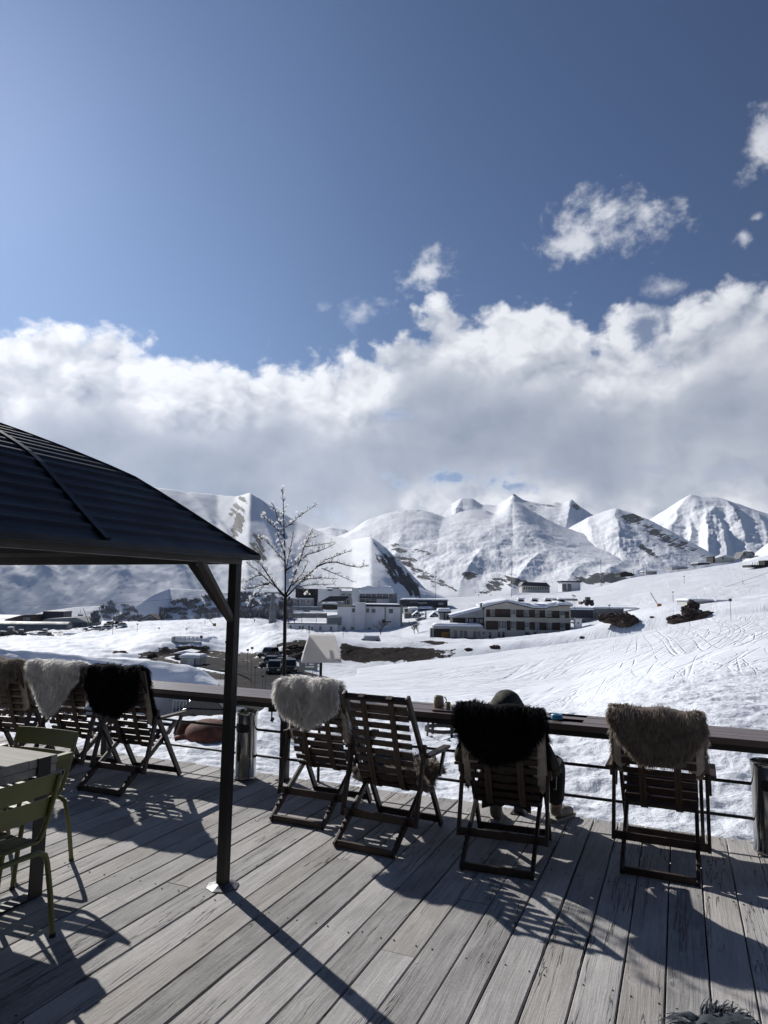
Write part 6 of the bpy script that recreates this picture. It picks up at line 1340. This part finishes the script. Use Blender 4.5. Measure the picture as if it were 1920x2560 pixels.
# rocks
def boulder(lab, pts, seed, name='rock'):
    # pts: (px, py, depth, radius m, squash)
    c0 = D(*pts[0][:3]); root = empty(name, c0, 0, lab, 'rock', 'bare rocks sticking out of the snow')
    for k, (x, y, dep, r_, sq_) in enumerate(pts):
        bm = bmesh.new(); bmesh.ops.create_icosphere(bm, subdivisions=4, radius=1.0); co = np.array([v.co[:] for v in bm.verts])
        nn = fbm(co[:, 0]*1.3+seed+k*3, co[:, 1]*1.3+co[:, 2]*1.7+seed, 5)*.45+.18*ridged(co[:, 0]*2+co[:, 2]+seed, co[:, 1]*2-co[:, 2], 3)
        for v, q in zip(bm.verts, nn): v.co *= (1+q); v.co.x *= r_*.78; v.co.y *= r_*.6; v.co.z *= r_*sq_*.72; v.co += D(x, y, dep)-c0
        me = bpy.data.meshes.new('boulder'); bm.to_mesh(me); bm.free(); me.materials.append(M['rock']); link(bpy.data.objects.new('boulder', me), root)
boulder('brown craggy rock with a snow cap just right of the chalet garages', [(1512, 1545, 119, 1.5, .5), (1535, 1548, 118, 1.9, .65), (1563, 1550, 117, 2.1, .75), (1574, 1554, 116, 1.4, .7)], 2)
boulder('long brown crag with a knob on top below the snow-buried lodge', [(1733, 1514, 112, 1.0, .9), (1725, 1528, 111, 1.4, .9), (1735, 1540, 109, 1.8, .7), (1700, 1551, 108, 1.7, .6), (1682, 1547, 108, 1.0, .6), (1756, 1540, 109, 1.7, .5), (1777, 1537, 109, 1.0, .5)], 5)
boulder('small dark rock in the shaded snow below the chalet', [(1238, 1618, 119, .9, .45), (1243, 1620, 119, .6, .4)], 8)
for i, (x, y, dep, r_, lab) in enumerate(((1455, 1594, 116, .5, 'little dark rock in the snow below the utility cabin'), (1172, 1624, 118, .7, 'dark rock left in the snow below the chalet wing'), (1630, 1543, 112, .4, 'tiny rock between the two big crags'), (300, 1636, 128, 1.6, 'dark rock at the top edge of the snowy roof by the tunnel'), (380, 1640, 126, 1.0, 'flat dark rock right of the snowy roof ridge'))): boulder(lab, [(x, y, dep, r_, .5)], 20+i)
boulder('snow-streaked dark rocks on the slope behind the blossom tree', [(670, 1582, 205, 3.5, .3), (655, 1590, 200, 2.6, .3), (690, 1606, 170, 2.8, .3)], 31)
boulder('dark outcrop right of the blossom tree trunk', [(738, 1622, 118, 2.2, .35), (722, 1630, 116, 1.6, .35), (750, 1640, 110, 1.5, .45)], 35)
# --- left: hangars and parking
cD = lambda x, y: (x/4.608, 1500+y/4.608)
def RD(x0, y0, x1, y1): a = cD(x0, y0); b = cD(x1, y1); return a[0], b[0], a[1], b[1]
S = Site('hangar', 'long grey corrugated barrel-roofed hangar at the left edge', 'hangar', 0, 1594, 258, 8)
n = 20; r_ = 7.0; x0_, x1_ = S.x(-40), S.x(cD(690, 0)[0]); b = MB(); hz = S.z(1556, 80)-S.z(1594, 80)
vs = []; cx_ = 5.5
for xx in (x0_, x1_):
    for k in range(n+1): t = math.pi*k/n; vs.append((xx, cx_-5.5*math.cos(t), -1.0+(hz+1.0)*(math.sin(t)**.7 if math.sin(t) > 0 else 0)))
b.add(vs, [(k, k+1, n+2+k, n+1+k) for k in range(n)]+[tuple(range(n+1)), tuple(range(2*n+1, n, -1))]); b.build('shell', M['corr'], S.root, smooth='auto')
b = MB(); b.box(x1_-.02, x1_+.08, 2.6, 8.4, -.8, hz*.78); b.build('door', M['greywall'], S.root)
S = Site('storage_shed', 'pitched grey storage shed behind the barrel-roofed hangar', 'shed', 100, 1588, 275, 0)
S.part('wall', M['corr'], *RD(480, 262, 985, 385), 0, 14); b = MB(); b.prism([(S.x(x), S.z(y, x)) for x, y in [cD(*p) for p in ((440, 264), (530, 220), (865, 206), (1000, 262))]], -.4, 14.4); b.build('roof', M['greywall'], S.root)
for x in (790, 905, 972): S.part('column', M['darkwall'], *RD(x, 268, x+8, 380), -.1, -.003)
S = Site('dark_shed', 'dark brown shed with one window and a snowy roof edge behind the hangar', 'shed', 12, 1556, 330)
b = MB(); b.prism([(S.x(x), S.z(y, x)) for x, y in [cD(*p) for p in ((50, 240), (55, 225), (240, 176), (405, 168), (418, 252))]], 0, 9); b.build('wall', M['brownwood'], S.root); S.win(*RD(258, 196, 345, 245), bars=2, mat='curtain')
S = Site('black_cube_building', 'plain black boxy building behind the grey storage shed', 'building', 104, 1556, 335)
b = MB(); b.prism([(S.x(x), S.z(y, x)) for x, y in [cD(*p) for p in ((480, 240), (488, 136), (722, 136), (720, 240))]], 0, 9); b.build('wall', M['navy'], S.root); b = MB(); S.box(b, *RD(484, 132, 724, 138), -.3, 9.3); b.build('roof_edge', M['blackmetal'], S.root)
S = Site('caravan', 'white rounded cabin with three dark windows in the snow by the hangar', 'cabin', 156, 1600, 232)
S.part('body', M['white'], *RD(725, 400, 922, 452), 0, 4); snowcap(S.root, S.x(156), S.x(201), -.3, 4.3, S.z(1586.8, 178), .5, 2)
for x in (815, 842, 875): S.win(*RD(x, 415, x+16, 440), bars=0)
S = Site('farmhouse', 'small gabled house at the foot of the wooded hill on the left', 'house', 350, 1556, 365)
b = MB(); b.prism([(S.x(x), S.z(y)) for x, y in ((353, 1556), (353, 1548), (373, 1538), (393, 1549), (393, 1556))], 0, 9); b.build('wall', M['greywall'], S.root)
for sg in ((350, 1549, 373, 1536.5), (373, 1536.5, 397, 1550)): b = MB(); b.bar((S.x(sg[0]), 4.5, S.z(sg[1])), (S.x(sg[2]), 4.5, S.z(sg[3])), 10, .4); b.build('roof', M['brownwood'], S.root)
S.win(369, 377, 1544, 1549, bars=1)
S = Site('tunnel_portal', 'dark avalanche gallery mouth with a white balustrade under a snowbank', 'gallery', 426, 1645, 140, 0)
S.part('opening', M['navy'], 432, 506, 1612, 1645, 1.0, 9); S.part('parapet', M['greywall'], 429, 500, 1606, 1613, -.4, 1.2); S.part('pier', M['greywall'], 427, 433, 1594, 1640, -.2, 1.0)
b = MB(); S.box(b, 431, 498, 1592.5, 1593.8, -.3, -.15)
for i in range(20): x = 432+i*3.4; b.bar((S.x(x), -.22, S.z(1607, x)), (S.x(x+(2.4 if i % 3 else -2.4)), -.22, S.z(1593.5, x)), .10, .10)
b.build('balustrade', M['white'], S.root); snowcap(S.root, S.x(424), S.x(512), .9, 9.5, S.z(1606, 470)+.0, .9, 4)
b = MB(); b.prism([(S.x(x), S.z(y)) for x, y in ((500, 1606), (511, 1644), (506, 1646), (497, 1608))], 0, 8); b.build('wing_wall', M['blackmetal'], S.root)
S = Site('ticket_hut', 'small brown hut with a snowy pitched roof before the gallery mouth', 'hut', 436, 1650, 122)
S.part('wall', M['brownwood'], 436, 478, 1634, 1652, 0, 3); b = MB(); b.prism([(S.x(x), S.z(y)) for x, y in ((432, 1634), (462, 1627), (486, 1631), (480, 1635))], -.5, 3.6); b.build('roof', M['roofsnow'], S.root); S.win(445, 449, 1638, 1644, frame='white', bars=0)
S = Site('garage_cabin', 'small grey cabin with a white door beside the snowy roof on the left', 'cabin', 449, 1664, 108)
S.part('wall', M['greyrender'], 450, 500, 1644, 1664, 0, 3); S.part('door', M['white'], 468, 484, 1647.5, 1663.5, -.08, -.003); S.part('door_frame', M['brownwood'], 484.5, 487, 1647, 1664, -.06, -.003)
snowcap(S.root, S.x(448), S.x(502), -.3, 3.3, S.z(1645, 475), .45, 4)
# --- snow-laden roof just below the terrace, with its window wall
nA = 70; mA = 26; xs = np.linspace(-140, 545, nA); Vt = []
ridge = lambda x: np.interp(x, [-140, 0, 100, 250, 380, 470, 510, 545], [1596, 1618, 1627, 1641, 1650, 1662, 1678, 1706]); eave = lambda x: np.interp(x, [-140, 0, 300, 500, 545], [1690, 1700, 1712, 1716, 1722])
for j in range(mA):
    f = j/(mA-1)
    for x in xs:
        if f <= .75:
            g_ = f/.75; dep = 57.0+2.3*g_; y = eave(x)+(ridge(x)-eave(x))*g_; p = D(x, y, dep); p.z += .5*math.sin(g_*math.pi)*.5+.12*pnoise(x*.02, g_*3)
        else: g_ = (f-.75)/.25; p0 = D(x, ridge(x), 59.3); p = Vector((p0.x, p0.y+5*g_, p0.z-.3-2.8*g_*g_))
        Vt.append(p)
Vt = np.array([list(p) for p in Vt]); ix = np.arange(nA*mA).reshape(mA, nA); q = np.stack([ix[:-1, :-1], ix[:-1, 1:], ix[1:, 1:], ix[1:, :-1]], -1).reshape(-1, 4)
S = Site('snowbound_building', 'low building under one broad shaded snow roof below the left of the terrace', 'building', 300, 1790, 56.5)
rs_ = npmesh('roof_snow', Vt-np.array(list(S.o)), q, M['roofsnow'], S.root)
lip = MB(); lv = []
for x in xs:
    for dy, dd_ in ((0, 57.0), (3, 56.6), (7, 56.3), (12, 56.4), (14, 57.2)): lv.append(D(x, eave(x)+dy, dd_)-S.o)
lip.add(lv, [(5*i+k, 5*i+5+k, 5*i+6+k, 5*i+1+k) for i in range(nA-1) for k in range(4)]); lip.build('eave_snow', M['roofsnow'], S.root, smooth=True)
S.part('wall', M['greywall'], -140, 540, 1722, 1812, .5, 6)
for x0 in (423, 460): S.win(x0, x0+34, 1754, 1787, d=.5, frame='white', bars=3, fw=.05)
for x0 in (60, 150, 250, 340): S.win(x0, x0+34, 1754, 1787, d=.5, frame='white', bars=3, fw=.05)
# --- sign board, masts, pylons
def board():
    S = Site('signboard', 'dark grey signboard on two thin posts below the white lampshade', 'signboard', 746, 1690, 50)
    S.part('panel', M['signgrey'], 747, 792, 1654, 1677, 0, .06)
    for x in (757, 780): S.part('leg', M['blackmetal'], x, x+1.2, 1650, 1689, .07, .12)
    cS = lambda x, y: (730+x/11.06, 1560+y/11.06)
    a = cS(462, 1140); lettering(S, 'NEW', a[0], a[1], 3.4, -.02, 'white', name='lettering', bold=.004); a = cS(455, 1200); lettering(S, 'GUDAURI', a[0]-9.2, a[1]+.6, 3.6, -.02, 'white', bold=.002)
    a = cS(372, 1115); b = MB(); b.prism([(S.x(a[0]-2), S.z(a[1]+2)), (S.x(a[0]), S.z(a[1]-2)), (S.x(a[0]+2), S.z(a[1]+2)), (S.x(a[0]), S.z(a[1]+.6))], -.012, -.003); b.build('emblem', M['white'], S.root)
M['signgrey'] = pmat('dark_grey_panel', (0.07, 0.075, 0.085), (0.05, 0.055, 0.06), 1, .6)
board()
def mast(px, y0, y1, dep, lab, cat='mast', name='mast', grp='thin masts and lamp posts', arm=0, w=None, mat='blackmetal', onz=None):
    p = D(px, y1, dep); t = D(px, y0, dep); h = t.z-p.z; root = empty(name, p, 0, lab, cat, grp); r_ = w or dep*.00032
    b = MB(); b.tube([(0, 0, -.6), (0, 0, h)], r_, 6, r_*.7); b.build('pole', M[mat], root)
    b = MB()
    if arm: b.tube([(0, 0, h*.98), (arm*dep/1700*2, 0, h), (arm*dep/1700*4, 0, h*.985)], r_*.8, 5); b.box(arm*dep/1700*4-.3, arm*dep/1700*4+.3, -.15, .15, h*.985-.1, h*.985+.1)
    else: b.box(-dep*.0016, dep*.0016, -.1, .1, h-.12, h+.12)
    b.build('head', M[mat], root); return root
for px, y0, y1, dep, lab, arm in ((1089, 1430, 1500, 380, 'mast rising over the lift station roof', 0), (1279, 1424, 1498, 380, 'floodlight mast behind the left of the chalet hotel', 1), (1503.5, 1400, 1480, 400, 'tallest floodlight mast on the right-hand slope', 0), (1584, 1424, 1444, 420, 'short mast beside the dark skyline hut', 0), (1609, 1414, 1434, 425, 'left one of two close masts on the skyline', 0), (1616, 1412, 1434, 425, 'right one of two close masts on the skyline', 0),
                                    (1711, 1441, 1465, 300, 'short post on the slope above the snow-buried lodge', 0), (1683, 1480, 1501, 200, 'orange-footed post left of the snow-buried lodge', 0), (1438, 1490, 1556, 190, 'lamp post by the utility cabin', 0), (1433, 1488, 1530, 215, 'thin mast behind the utility cabin', 0), (1524, 1513, 1534, 150, 'twin stake above the left crag', 0), (1470, 1478, 1490, 400, 'stake on the crest right of the chalet roof', 0),
                                    (281, 1512, 1592, 215, 'tall mast beside the parked vehicles on the left', 0), (342, 1560, 1590, 200, 'marker post on the snowfield right of the tall left mast', 0), (397, 1570, 1586, 190, 'lower marker post on the left snowfield', 0), (512, 1490, 1566, 240, 'floodlight mast just left of the gazebo post', 0), (466, 1572, 1580, 190, 'short stake left of the gallery balustrade', 0),
                                    (563, 1605, 1672, 96, 'street lamp left of the gazebo post foot of the slope', 0), (618, 1625, 1665, 92, 'left street lamp above the road bend', 0), (627, 1620, 1720, 78, 'middle street lamp above the road bend', 0), (637, 1668, 1722, 74, 'short street lamp in the road bend', 0), (656, 1690, 1726, 72, 'small lamp by the inner kerb of the bend', 0), (663, 1655, 1726, 72, 'rightmost street lamp in the road bend', 0), (550, 1676, 1716, 62, 'curved street lamp beside the shaded snow roof', 2), (498, 1592, 1712, 61, 'slender pole over the right end of the snow roof', 0),
                                    (858, 1570, 1602, 180, 'thin pole right of the lampshade', 0), (745, 1452, 1526, 330, 'thin mast over the dark-topped hotel', 0), (947, 1454, 1490, 345, 'roof mast of the balcony hotel', 0), (1828, 1500, 1560, 60, 'marker stake on the near piste', 0), (1792, 1775, 1826, 17, 'thin wire stake in the near snow at the right', 0), (1865, 1740, 1790, 20, 'thin wire stake further right on the near snow', 0)):
    mast(px, y0, y1, dep, lab, arm=arm, w=(.012 if dep < 25 else None))
p = onland(680, 255); tw = empty('lift_pylon', p, 0, 'pale tapered lift pylon left of the blossom tree', 'lift pylon'); hh = D(684, 1484, 255).z-p.z
b = MB(); b.tube([(0, 0, -1), (0, 0, hh)], 1.5, 10, .55); b.build('shaft', M['corr'], tw, smooth='auto'); b = MB(); b.box(-3.2, 3.2, -.3, .3, hh, hh+.5); b.box(-3.4, -2.2, -.5, .5, hh-.5, hh); b.box(2.2, 3.4, -.5, .5, hh-.5, hh); b.build('crossarm', M['corr'], tw)
def carrier(px, py, dep, lab, s=1.0, cabin=True):
    p = D(px, py, dep); root = empty('gondola_cabin' if cabin else 'chair_carrier', p, .3, lab, 'gondola cabin' if cabin else 'chairlift chair', None if cabin else 'empty chairlift chairs'); b = MB(); b.tube([(0, 0, 0), (0, 0, -1.9*s)], .07*s, 6); b.build('hanger', M['blackmetal'], root)
    if cabin:
        b = MB(); b.lathe([(.3*s, -1.8*s), (.75*s, -2.0*s), (.95*s, -2.7*s), (.9*s, -3.3*s), (.5*s, -3.6*s), (0, -3.65*s)], n=16); b.build('cabin', M['carglass'], root, smooth=True); b = MB(); b.lathe([(.93*s, -3.0*s), (.97*s, -3.05*s), (.93*s, -3.4*s)], n=16); b.build('band', M['greywall'], root)
    else:
        b = MB(); b.tube([(-1.1*s, 0, -3.2*s), (-1.1*s, 0, -2*s), (1.1*s, 0, -2*s), (1.1*s, 0, -3.2*s)], .08*s, 6); b.build('frame', M['corr'], root); b = MB(); b.box(-1.1*s, 1.1*s, -.3*s, .4*s, -3.25*s, -3.1*s); b.box(-1.1*s, 1.1*s, .35*s, .45*s, -3.1*s, -2.5*s); b.build('seat', M['corr'], root)
carrier(1857, 1450, 250, 'gondola cabin hanging from the cable over the right-hand slope', .95)
carrier(173, 1527, 300, 'left one of two empty lift chairs above the grey storage shed', .9, False); carrier(202, 1523, 300, 'right one of two empty lift chairs above the grey storage shed', .9, False)
b = MB(); a_, c_ = D(1730, 1490, 245), D(1960, 1417, 256); pts = [a_.lerp(c_, t)-Vector((0, 0, .5*math.sin(t*math.pi))) for t in np.linspace(0, 1, 12)]; b.tube(pts, .05, 5); tag(b.build('lift_cable', M['blackmetal']), 'lift cable running up to the right over the piste', 'cable')
b = MB(); a_, c_ = D(60, 1513, 300), D(560, 1486, 300); b.tube([a_.lerp(c_, t)-Vector((0, 0, 1.2*math.sin(t*math.pi))) for t in np.linspace(0, 1, 14)], .05, 5); tag(b.build('lift_cable', M['blackmetal']), 'lift cable carrying the two empty chairs on the left', 'cable')
def snowgun(px, dep, lab, leanx=-1.0, h=7.0):
    p = onland(px, dep); root = empty('snow_gun', p, 0, lab, 'snow gun', 'snow lances along the pistes'); b = MB(); b.tube([(0, 0, 0), (leanx*h*.55, 0, h*.83)], .09, 6); b.build('lance', M['blackmetal'], root); b = MB(); b.box(-.45, .45, -.4, .4, -.2, .9); b.build('cabinet', M['orange'], root)
snowgun(1648, 185, 'snow lance with a yellow box left of the snow-buried lodge', -.9, 4.6); snowgun(536, 235, 'snow lance just right of the floodlight mast by the gazebo post', -1.3, 8); snowgun(228, 255, 'snow lance behind the vehicles by the storage shed', -.7, 9)
# --- vehicles
M['carblack'] = pmat('black_car_paint', (0.012, 0.012, 0.014), None, 3, .25); M['carwhite'] = pmat('white_car_paint', (0.55, 0.56, 0.58), (.45, .45, .47), 3, .35); M['carblue'] = pmat('blue_car_paint', (0.03, 0.05, 0.10), None, 3, .3); M['carred'] = pmat('red_machine_paint', (0.22, 0.02, 0.02), None, 3, .4)
def car(mat, suv=True):
    root = empty('parked_car'); L, Wd, hb, ht = 4.6, 1.85, .95, (1.72 if suv else 1.45)
    prof_ = [(-2.3, .35), (-2.3, .85), (-2.1, .98), (-1.0, 1.02), (-.9, 1.04), (1.95, 1.06), (2.25, .95), (2.3, .5), (2.25, .35)]
    b = MB(); b.prism(prof_, -Wd/2, Wd/2); b.build('body', M[mat], root, bevel=.06)
    top = [(-1.05, 1.0), (-.35, ht-.06), (-.1, ht), (1.5 if suv else .9, ht-.02), (1.75 if suv else 1.2, ht-.1), (2.15 if suv else 1.9, 1.04)]
    b = MB(); b.prism(top, -Wd/2+.13, Wd/2-.13); b.build('cabin', M['carglass'], root, bevel=.05)
    b = MB(); b.prism([(-.30, ht-.045), (-.1, ht+.012), (1.48 if suv else .9, ht-.005), (1.68 if suv else 1.1, ht-.07)], -Wd/2+.16, Wd/2-.16); b.build('roof', M[mat], root)
    for x in (-1.45, 1.4):
        for y in (-Wd/2+.09, Wd/2-.09):
            b = MB(); b.lathe([(0, -.11), (.30, -.11), (.345, -.08), (.345, .08), (.30, .11), (0, .11)], n=20); wv = b.build('wheel', M['black'], root, M=Matrix.Translation((x, y, .345)) @ Matrix.Rotation(R(90), 4, 'X'))
            b = MB(); b.lathe([(0, -.115), (.2, -.115), (.2, .115), (0, .115)], n=12); b.build('rim', M['zinc'], wv, M=Matrix.Translation((x, y, .345)) @ Matrix.Rotation(R(90), 4, 'X'))
    for y in (-.68, .68): b = MB(); b.box(-2.33, -2.28, y-.16, y+.16, .72, .86); b.build('headlight', M['white'], root)
    for y in (-.74, .74): b = MB(); b.box(2.27, 2.32, y-.12, y+.12, .72, .92); b.build('tail_light', M['carred'], root)
    return root
protos = {k: None for k in ('carblack', 'carwhite', 'carblue')}
def park(mat, px, py, dep, rz, lab, grp, z=None):
    if protos[mat] is None: o = car(mat); protos[mat] = o
    else: o = copy_tree(protos[mat])
    p = D(px, py, dep); o.location = (p.x, p.y, zt(p.x, p.y)+.02 if z is None else z); o.rotation_euler = (0, 0, R(rz)); tag(o, lab, 'car', grp)
G1 = 'dark cars parked above the road bend'; G2 = 'cars parked between the hangar and the snowfield'
park('carblack', 686, 1668, 90, 95, 'black car nearest the road bend, left of the blossom tree trunk', G1); park('carblack', 676, 1652, 104, 80, 'dark car behind the nearest one above the road bend', G1); park('carblack', 704, 1672, 97, 60, 'dark car half hidden by the blossom tree trunk', G1); park('carblack', 724, 1675, 92, 100, 'dark car right of the blossom tree trunk', G1); park('carblack', 672, 1640, 116, 70, 'farthest dark car above the road bend', G1)
park('carblack', 536, 1780, 54, 175, 'dark car on the road beside the building with big windows', 'car on the road below')
for i, (px, py, dep, m_, rz, lab) in enumerate(((228, 1582, 250, 'carblue', 10, 'blue car at the left end of the parked row beyond the white cabin'), (244, 1582, 248, 'carblack', 20, 'black van-like car second in the row beyond the white cabin'), (262, 1584, 246, 'carwhite', 5, 'pale car third in the row beyond the white cabin'), (272, 1578, 262, 'carblack', 80, 'dark car under snow left of the tall mast'), (300, 1578, 258, 'carwhite', 30, 'snow-covered car right of the tall mast'), (236, 1590, 238, 'carwhite', 60, 'white car in front of the parked row'), (100, 1600, 236, 'carwhite', 15, 'snow-topped car by the corner of the hangar'), (292, 1574, 268, 'carblack', 10, 'dark car at the back right of the tall mast'))):
    park(m_, px, py, dep, rz, lab, G2)
def machine(px, py, dep, lab, mt, sc_=1.0):
    p = D(px, py, dep); root = empty('piste_machine', (p.x, p.y, zt(p.x, p.y)), .2, lab, 'piste machine', 'machines lined up before the hangar'); s = sc_
    b = MB(); b.box(-1.6*s, 1.6*s, -1*s, 1*s, .6*s, 1.3*s); b.build('body', M[mt], root, bevel=.05); b = MB(); b.prism([(-.9*s, 1.3*s), (-.7*s, 2.3*s), (.5*s, 2.35*s), (.8*s, 1.3*s)], -.8*s, .8*s); b.build('cab', M['carglass'], root, bevel=.04); b = MB(); b.box(-.75*s, .55*s, -.85*s, .85*s, 2.35*s, 2.55*s); b.build('cab_roof', M['roofsnow'], root)
    for y in (-.95, .75): b = MB(); b.box(-1.8*s, 1.8*s, y*s, (y+.25)*s, .05*s, .75*s); b.build('track', M['black'], root, bevel=.1)
    b = MB(); b.box(-2.3*s, -2.1*s, -1.3*s, 1.3*s, .1*s, 1.0*s); b.build('blade', M[mt], root)
for px, py, dep, lab, mt, sz in ((6, 1600, 240, 'dark piste machine cut by the left edge', 'carblack', 1.0), (26, 1600, 240, 'large dark piste machine with a snowy roof, second from the left edge', 'carblack', 1.25), (52, 1600, 240, 'small dark machine between the large one and the open shelter', 'carblack', .9), (112, 1598, 238, 'red machine at the corner of the hangar', 'carred', .95), (124, 1599, 236, 'yellow machine right of the red one by the hangar corner', 'orange', .7)): machine(px, py, dep, lab, mt, sz)
S = Site('shelter', 'small dark open shelter in front of the hangar', 'shelter', 66, 1601, 240); S.part('roof', M['greywall'], 64, 87, 1583.5, 1586, -.5, 3); S.part('wall', M['darkwall'], 73, 85, 1586, 1600, 0, 2.5)
S = Site('snow_covered_car', 'car buried in snow in front of the white block', 'car', 900, 1604, 150)
b = MB(); b.prism([(S.x(x), S.z(y)) for x, y in ((901, 1603), (902, 1599), (914, 1592), (944, 1591.5), (950, 1598), (951, 1603))], 0, 1.8); b.build('body', M['greywall'], S.root, bevel=.08); snowcap(S.root, S.x(908), S.x(948), .1, 1.7, S.z(1593), .35, 5)
for x in (910, 942): b = MB(); b.lathe([(0, -.1), (.33, -.1), (.33, .1), (0, .1)], n=14); b.build('wheel', M['black'], S.root, M=Matrix.Translation((S.x(x), .05, S.z(1602))) @ Matrix.Rotation(R(90), 4, 'X'))
# --- bare shrubs and woods
def bush(px, dep, h, lab, seed, w=1.0):
    rr = random.Random(seed); p = onland(px, dep); root = empty('bare_tree', p, 0, lab, 'tree', 'bare leafless trees'); b = MB()
    def grow(a, d, l, r_, n):
        e = a+d*l; b.tube([a, a.lerp(e, .5)+Vector((rr.gauss(0, .04), rr.gauss(0, .04), 0))*l, e], r_, 4, r_*.6, cap=False)
        if n: 
            for _ in range(3): grow(a.lerp(e, rr.uniform(.5, 1)), (d+Vector((rr.gauss(0, .55)*w, rr.gauss(0, .55)*w, rr.gauss(.05, .25)))).normalized(), l*.68, r_*.62, n-1)
    for _ in range(4): grow(Vector((0, 0, -.2)), Vector((rr.gauss(0, .35)*w, rr.gauss(0, .35)*w, 1)).normalized(), h*.36, h*.011, 4)
    b.build('branches', M['twig'], root)
bush(952, 235, 7.5, 'bare bushy tree in the snow before the right part of the white block', 3); bush(1036, 225, 6.5, 'bare shrub between the white block and the long chalet hotel', 4, 1.5); bush(1046, 228, 5.0, 'smaller bare shrub right beside the shrub left of the chalet hotel', 5, 1.4)
def wood(name, lab, polys, n, dep_f, seed, hmin, hmax):
    rr = random.Random(seed); b = MB(); k = 0; dg = bpy.context.evaluated_depsgraph_get()
    while k < n:
        x0, x1, yt, yb = rr.choice(polys); x = rr.uniform(x0, x1); y = rr.uniform(yt(x), yb); 
        dr = ray(x, y); hit, loc, nr_, _, ob, _ = sc.ray_cast(dg, CAM+dr.normalized()*300, dr.normalized(), distance=3000)
        if pnoise(x*.035, y*.09+seed) < -.12+.25*rr.random(): continue
        k += 1
        if not hit: continue
        h = rr.uniform(hmin, hmax); 
        for _ in range(4):
            a = rr.uniform(0, 3.14); u = Vector((math.cos(a), math.sin(a), 0)); w_ = h*rr.uniform(.20, .42); z0 = h*rr.uniform(0, .5); t = Vector((rr.gauss(0, .18)*h, 0, z0+h*rr.uniform(.35, .6)))
            b.add([loc+u*-w_*.5+Vector((0, 0, z0-.5)), loc+u*w_*.5+Vector((0, 0, z0-.5)), loc+u*w_*.3+t, loc-u*w_*.2+t], [(0, 1, 2, 3)])
    tag(b.build(name, M['woodgrey']), lab, 'wood', kind='stuff')
M['woodgrey'] = pmat('leafless_wood', (0.27, 0.27, 0.29), (0.15, 0.15, 0.165), 0.2, .95)
for o_ in sc.objects:
    if o_.name.startswith('gazebo') : pass
bpy.context.view_layer.update()
lin = lambda pts: (lambda x: float(np.interp(x, [p[0] for p in pts], [p[1] for p in pts])))
wood('wood', 'dark leafless wood on the slope left of the gazebo post', [(232, 352, lin([(230, 1545), (250, 1520), (275, 1500), (300, 1508), (330, 1512), (352, 1545)]), 1554)], 1100, None, 1, 1.8, 3.6)
wood('wood', 'long dark leafless wood at the foot of the mountains behind the gazebo post', [(400, 730, lin([(400, 1520), (420, 1508), (470, 1496), (520, 1490), (600, 1482), (730, 1492)]), 1548)], 4200, None, 2, 1.8, 3.8)
# --- people far off
def tiny_person(mt):
    V_ = [(0, 0, .95), (0, 0, 1.2), (0, 0, 1.42), (0, 0, 1.55), (0, 0, 1.68), (-.13, 0, .9), (-.15, .05, .48), (-.17, 0, .05), (.13, 0, .9), (.16, -.08, .48), (.19, .05, .05), (-.24, 0, 1.36), (-.32, .05, 1.1), (-.30, -.15, .92), (.24, 0, 1.36), (.33, .05, 1.1), (.30, -.15, .92)]
    E_ = [(0, 1), (1, 2), (2, 3), (3, 4), (0, 5), (5, 6), (6, 7), (0, 8), (8, 9), (9, 10), (2, 11), (11, 12), (12, 13), (2, 14), (14, 15), (15, 16)]
    return skin_mesh('person', V_, E_, [.15, .17, .15, .07, .11, .1, .08, .07, .1, .08, .07, .08, .06, .05, .08, .06, .05], M[mt], sub=1)
tp = None
for px, dep, lab in ((636, 262, 'tiny skier standing on the snow left of the pale lift pylon'), (689, 300, 'tiny skier walking right of the pale lift pylon'), (685, 104, 'tiny person in dark clothes standing behind the parked cars by the road bend'), (1197, 412, 'tiny skier on the crest left of the chalet hotel roof'), (1227, 415, 'tiny skier on the crest above the chalet gable'), (1196, 330, 'tiny skier on the piste left of the chalet chimney')):
    p = onland(px, dep)
    if tp is None: tp = tiny_person('carblack'); o = tp
    else: o = tp.copy(); C.objects.link(o)
    o.location = p; o.rotation_euler = (0, 0, px*.7); tag(o, lab, 'person', 'people far off in the snow')

# ------------------------------------------------------------------ mountain air
hb = MB(); hb.box(-7500, 7500, -40, 8300, -1100, 1420); hz_ = hb.build('haze', None)
hm_ = bpy.data.materials.new('mountain_air'); hm_.use_nodes = True; hn = hm_.node_tree; hn.nodes.clear()
vo_ = hn.nodes.new('ShaderNodeVolumePrincipled'); vo_.inputs['Color'].default_value = (0.72, 0.82, 1.0, 1); vo_.inputs['Density'].default_value = HAZE; vo_.inputs['Anisotropy'].default_value = 0.2
ou_ = hn.nodes.new('ShaderNodeOutputMaterial'); hn.links.new(vo_.outputs[0], ou_.inputs['Volume']); hz_.data.materials.append(hm_); tag(hz_, 'clear mountain air', 'haze', kind='stuff')
sc.cycles.volume_bounces = 0
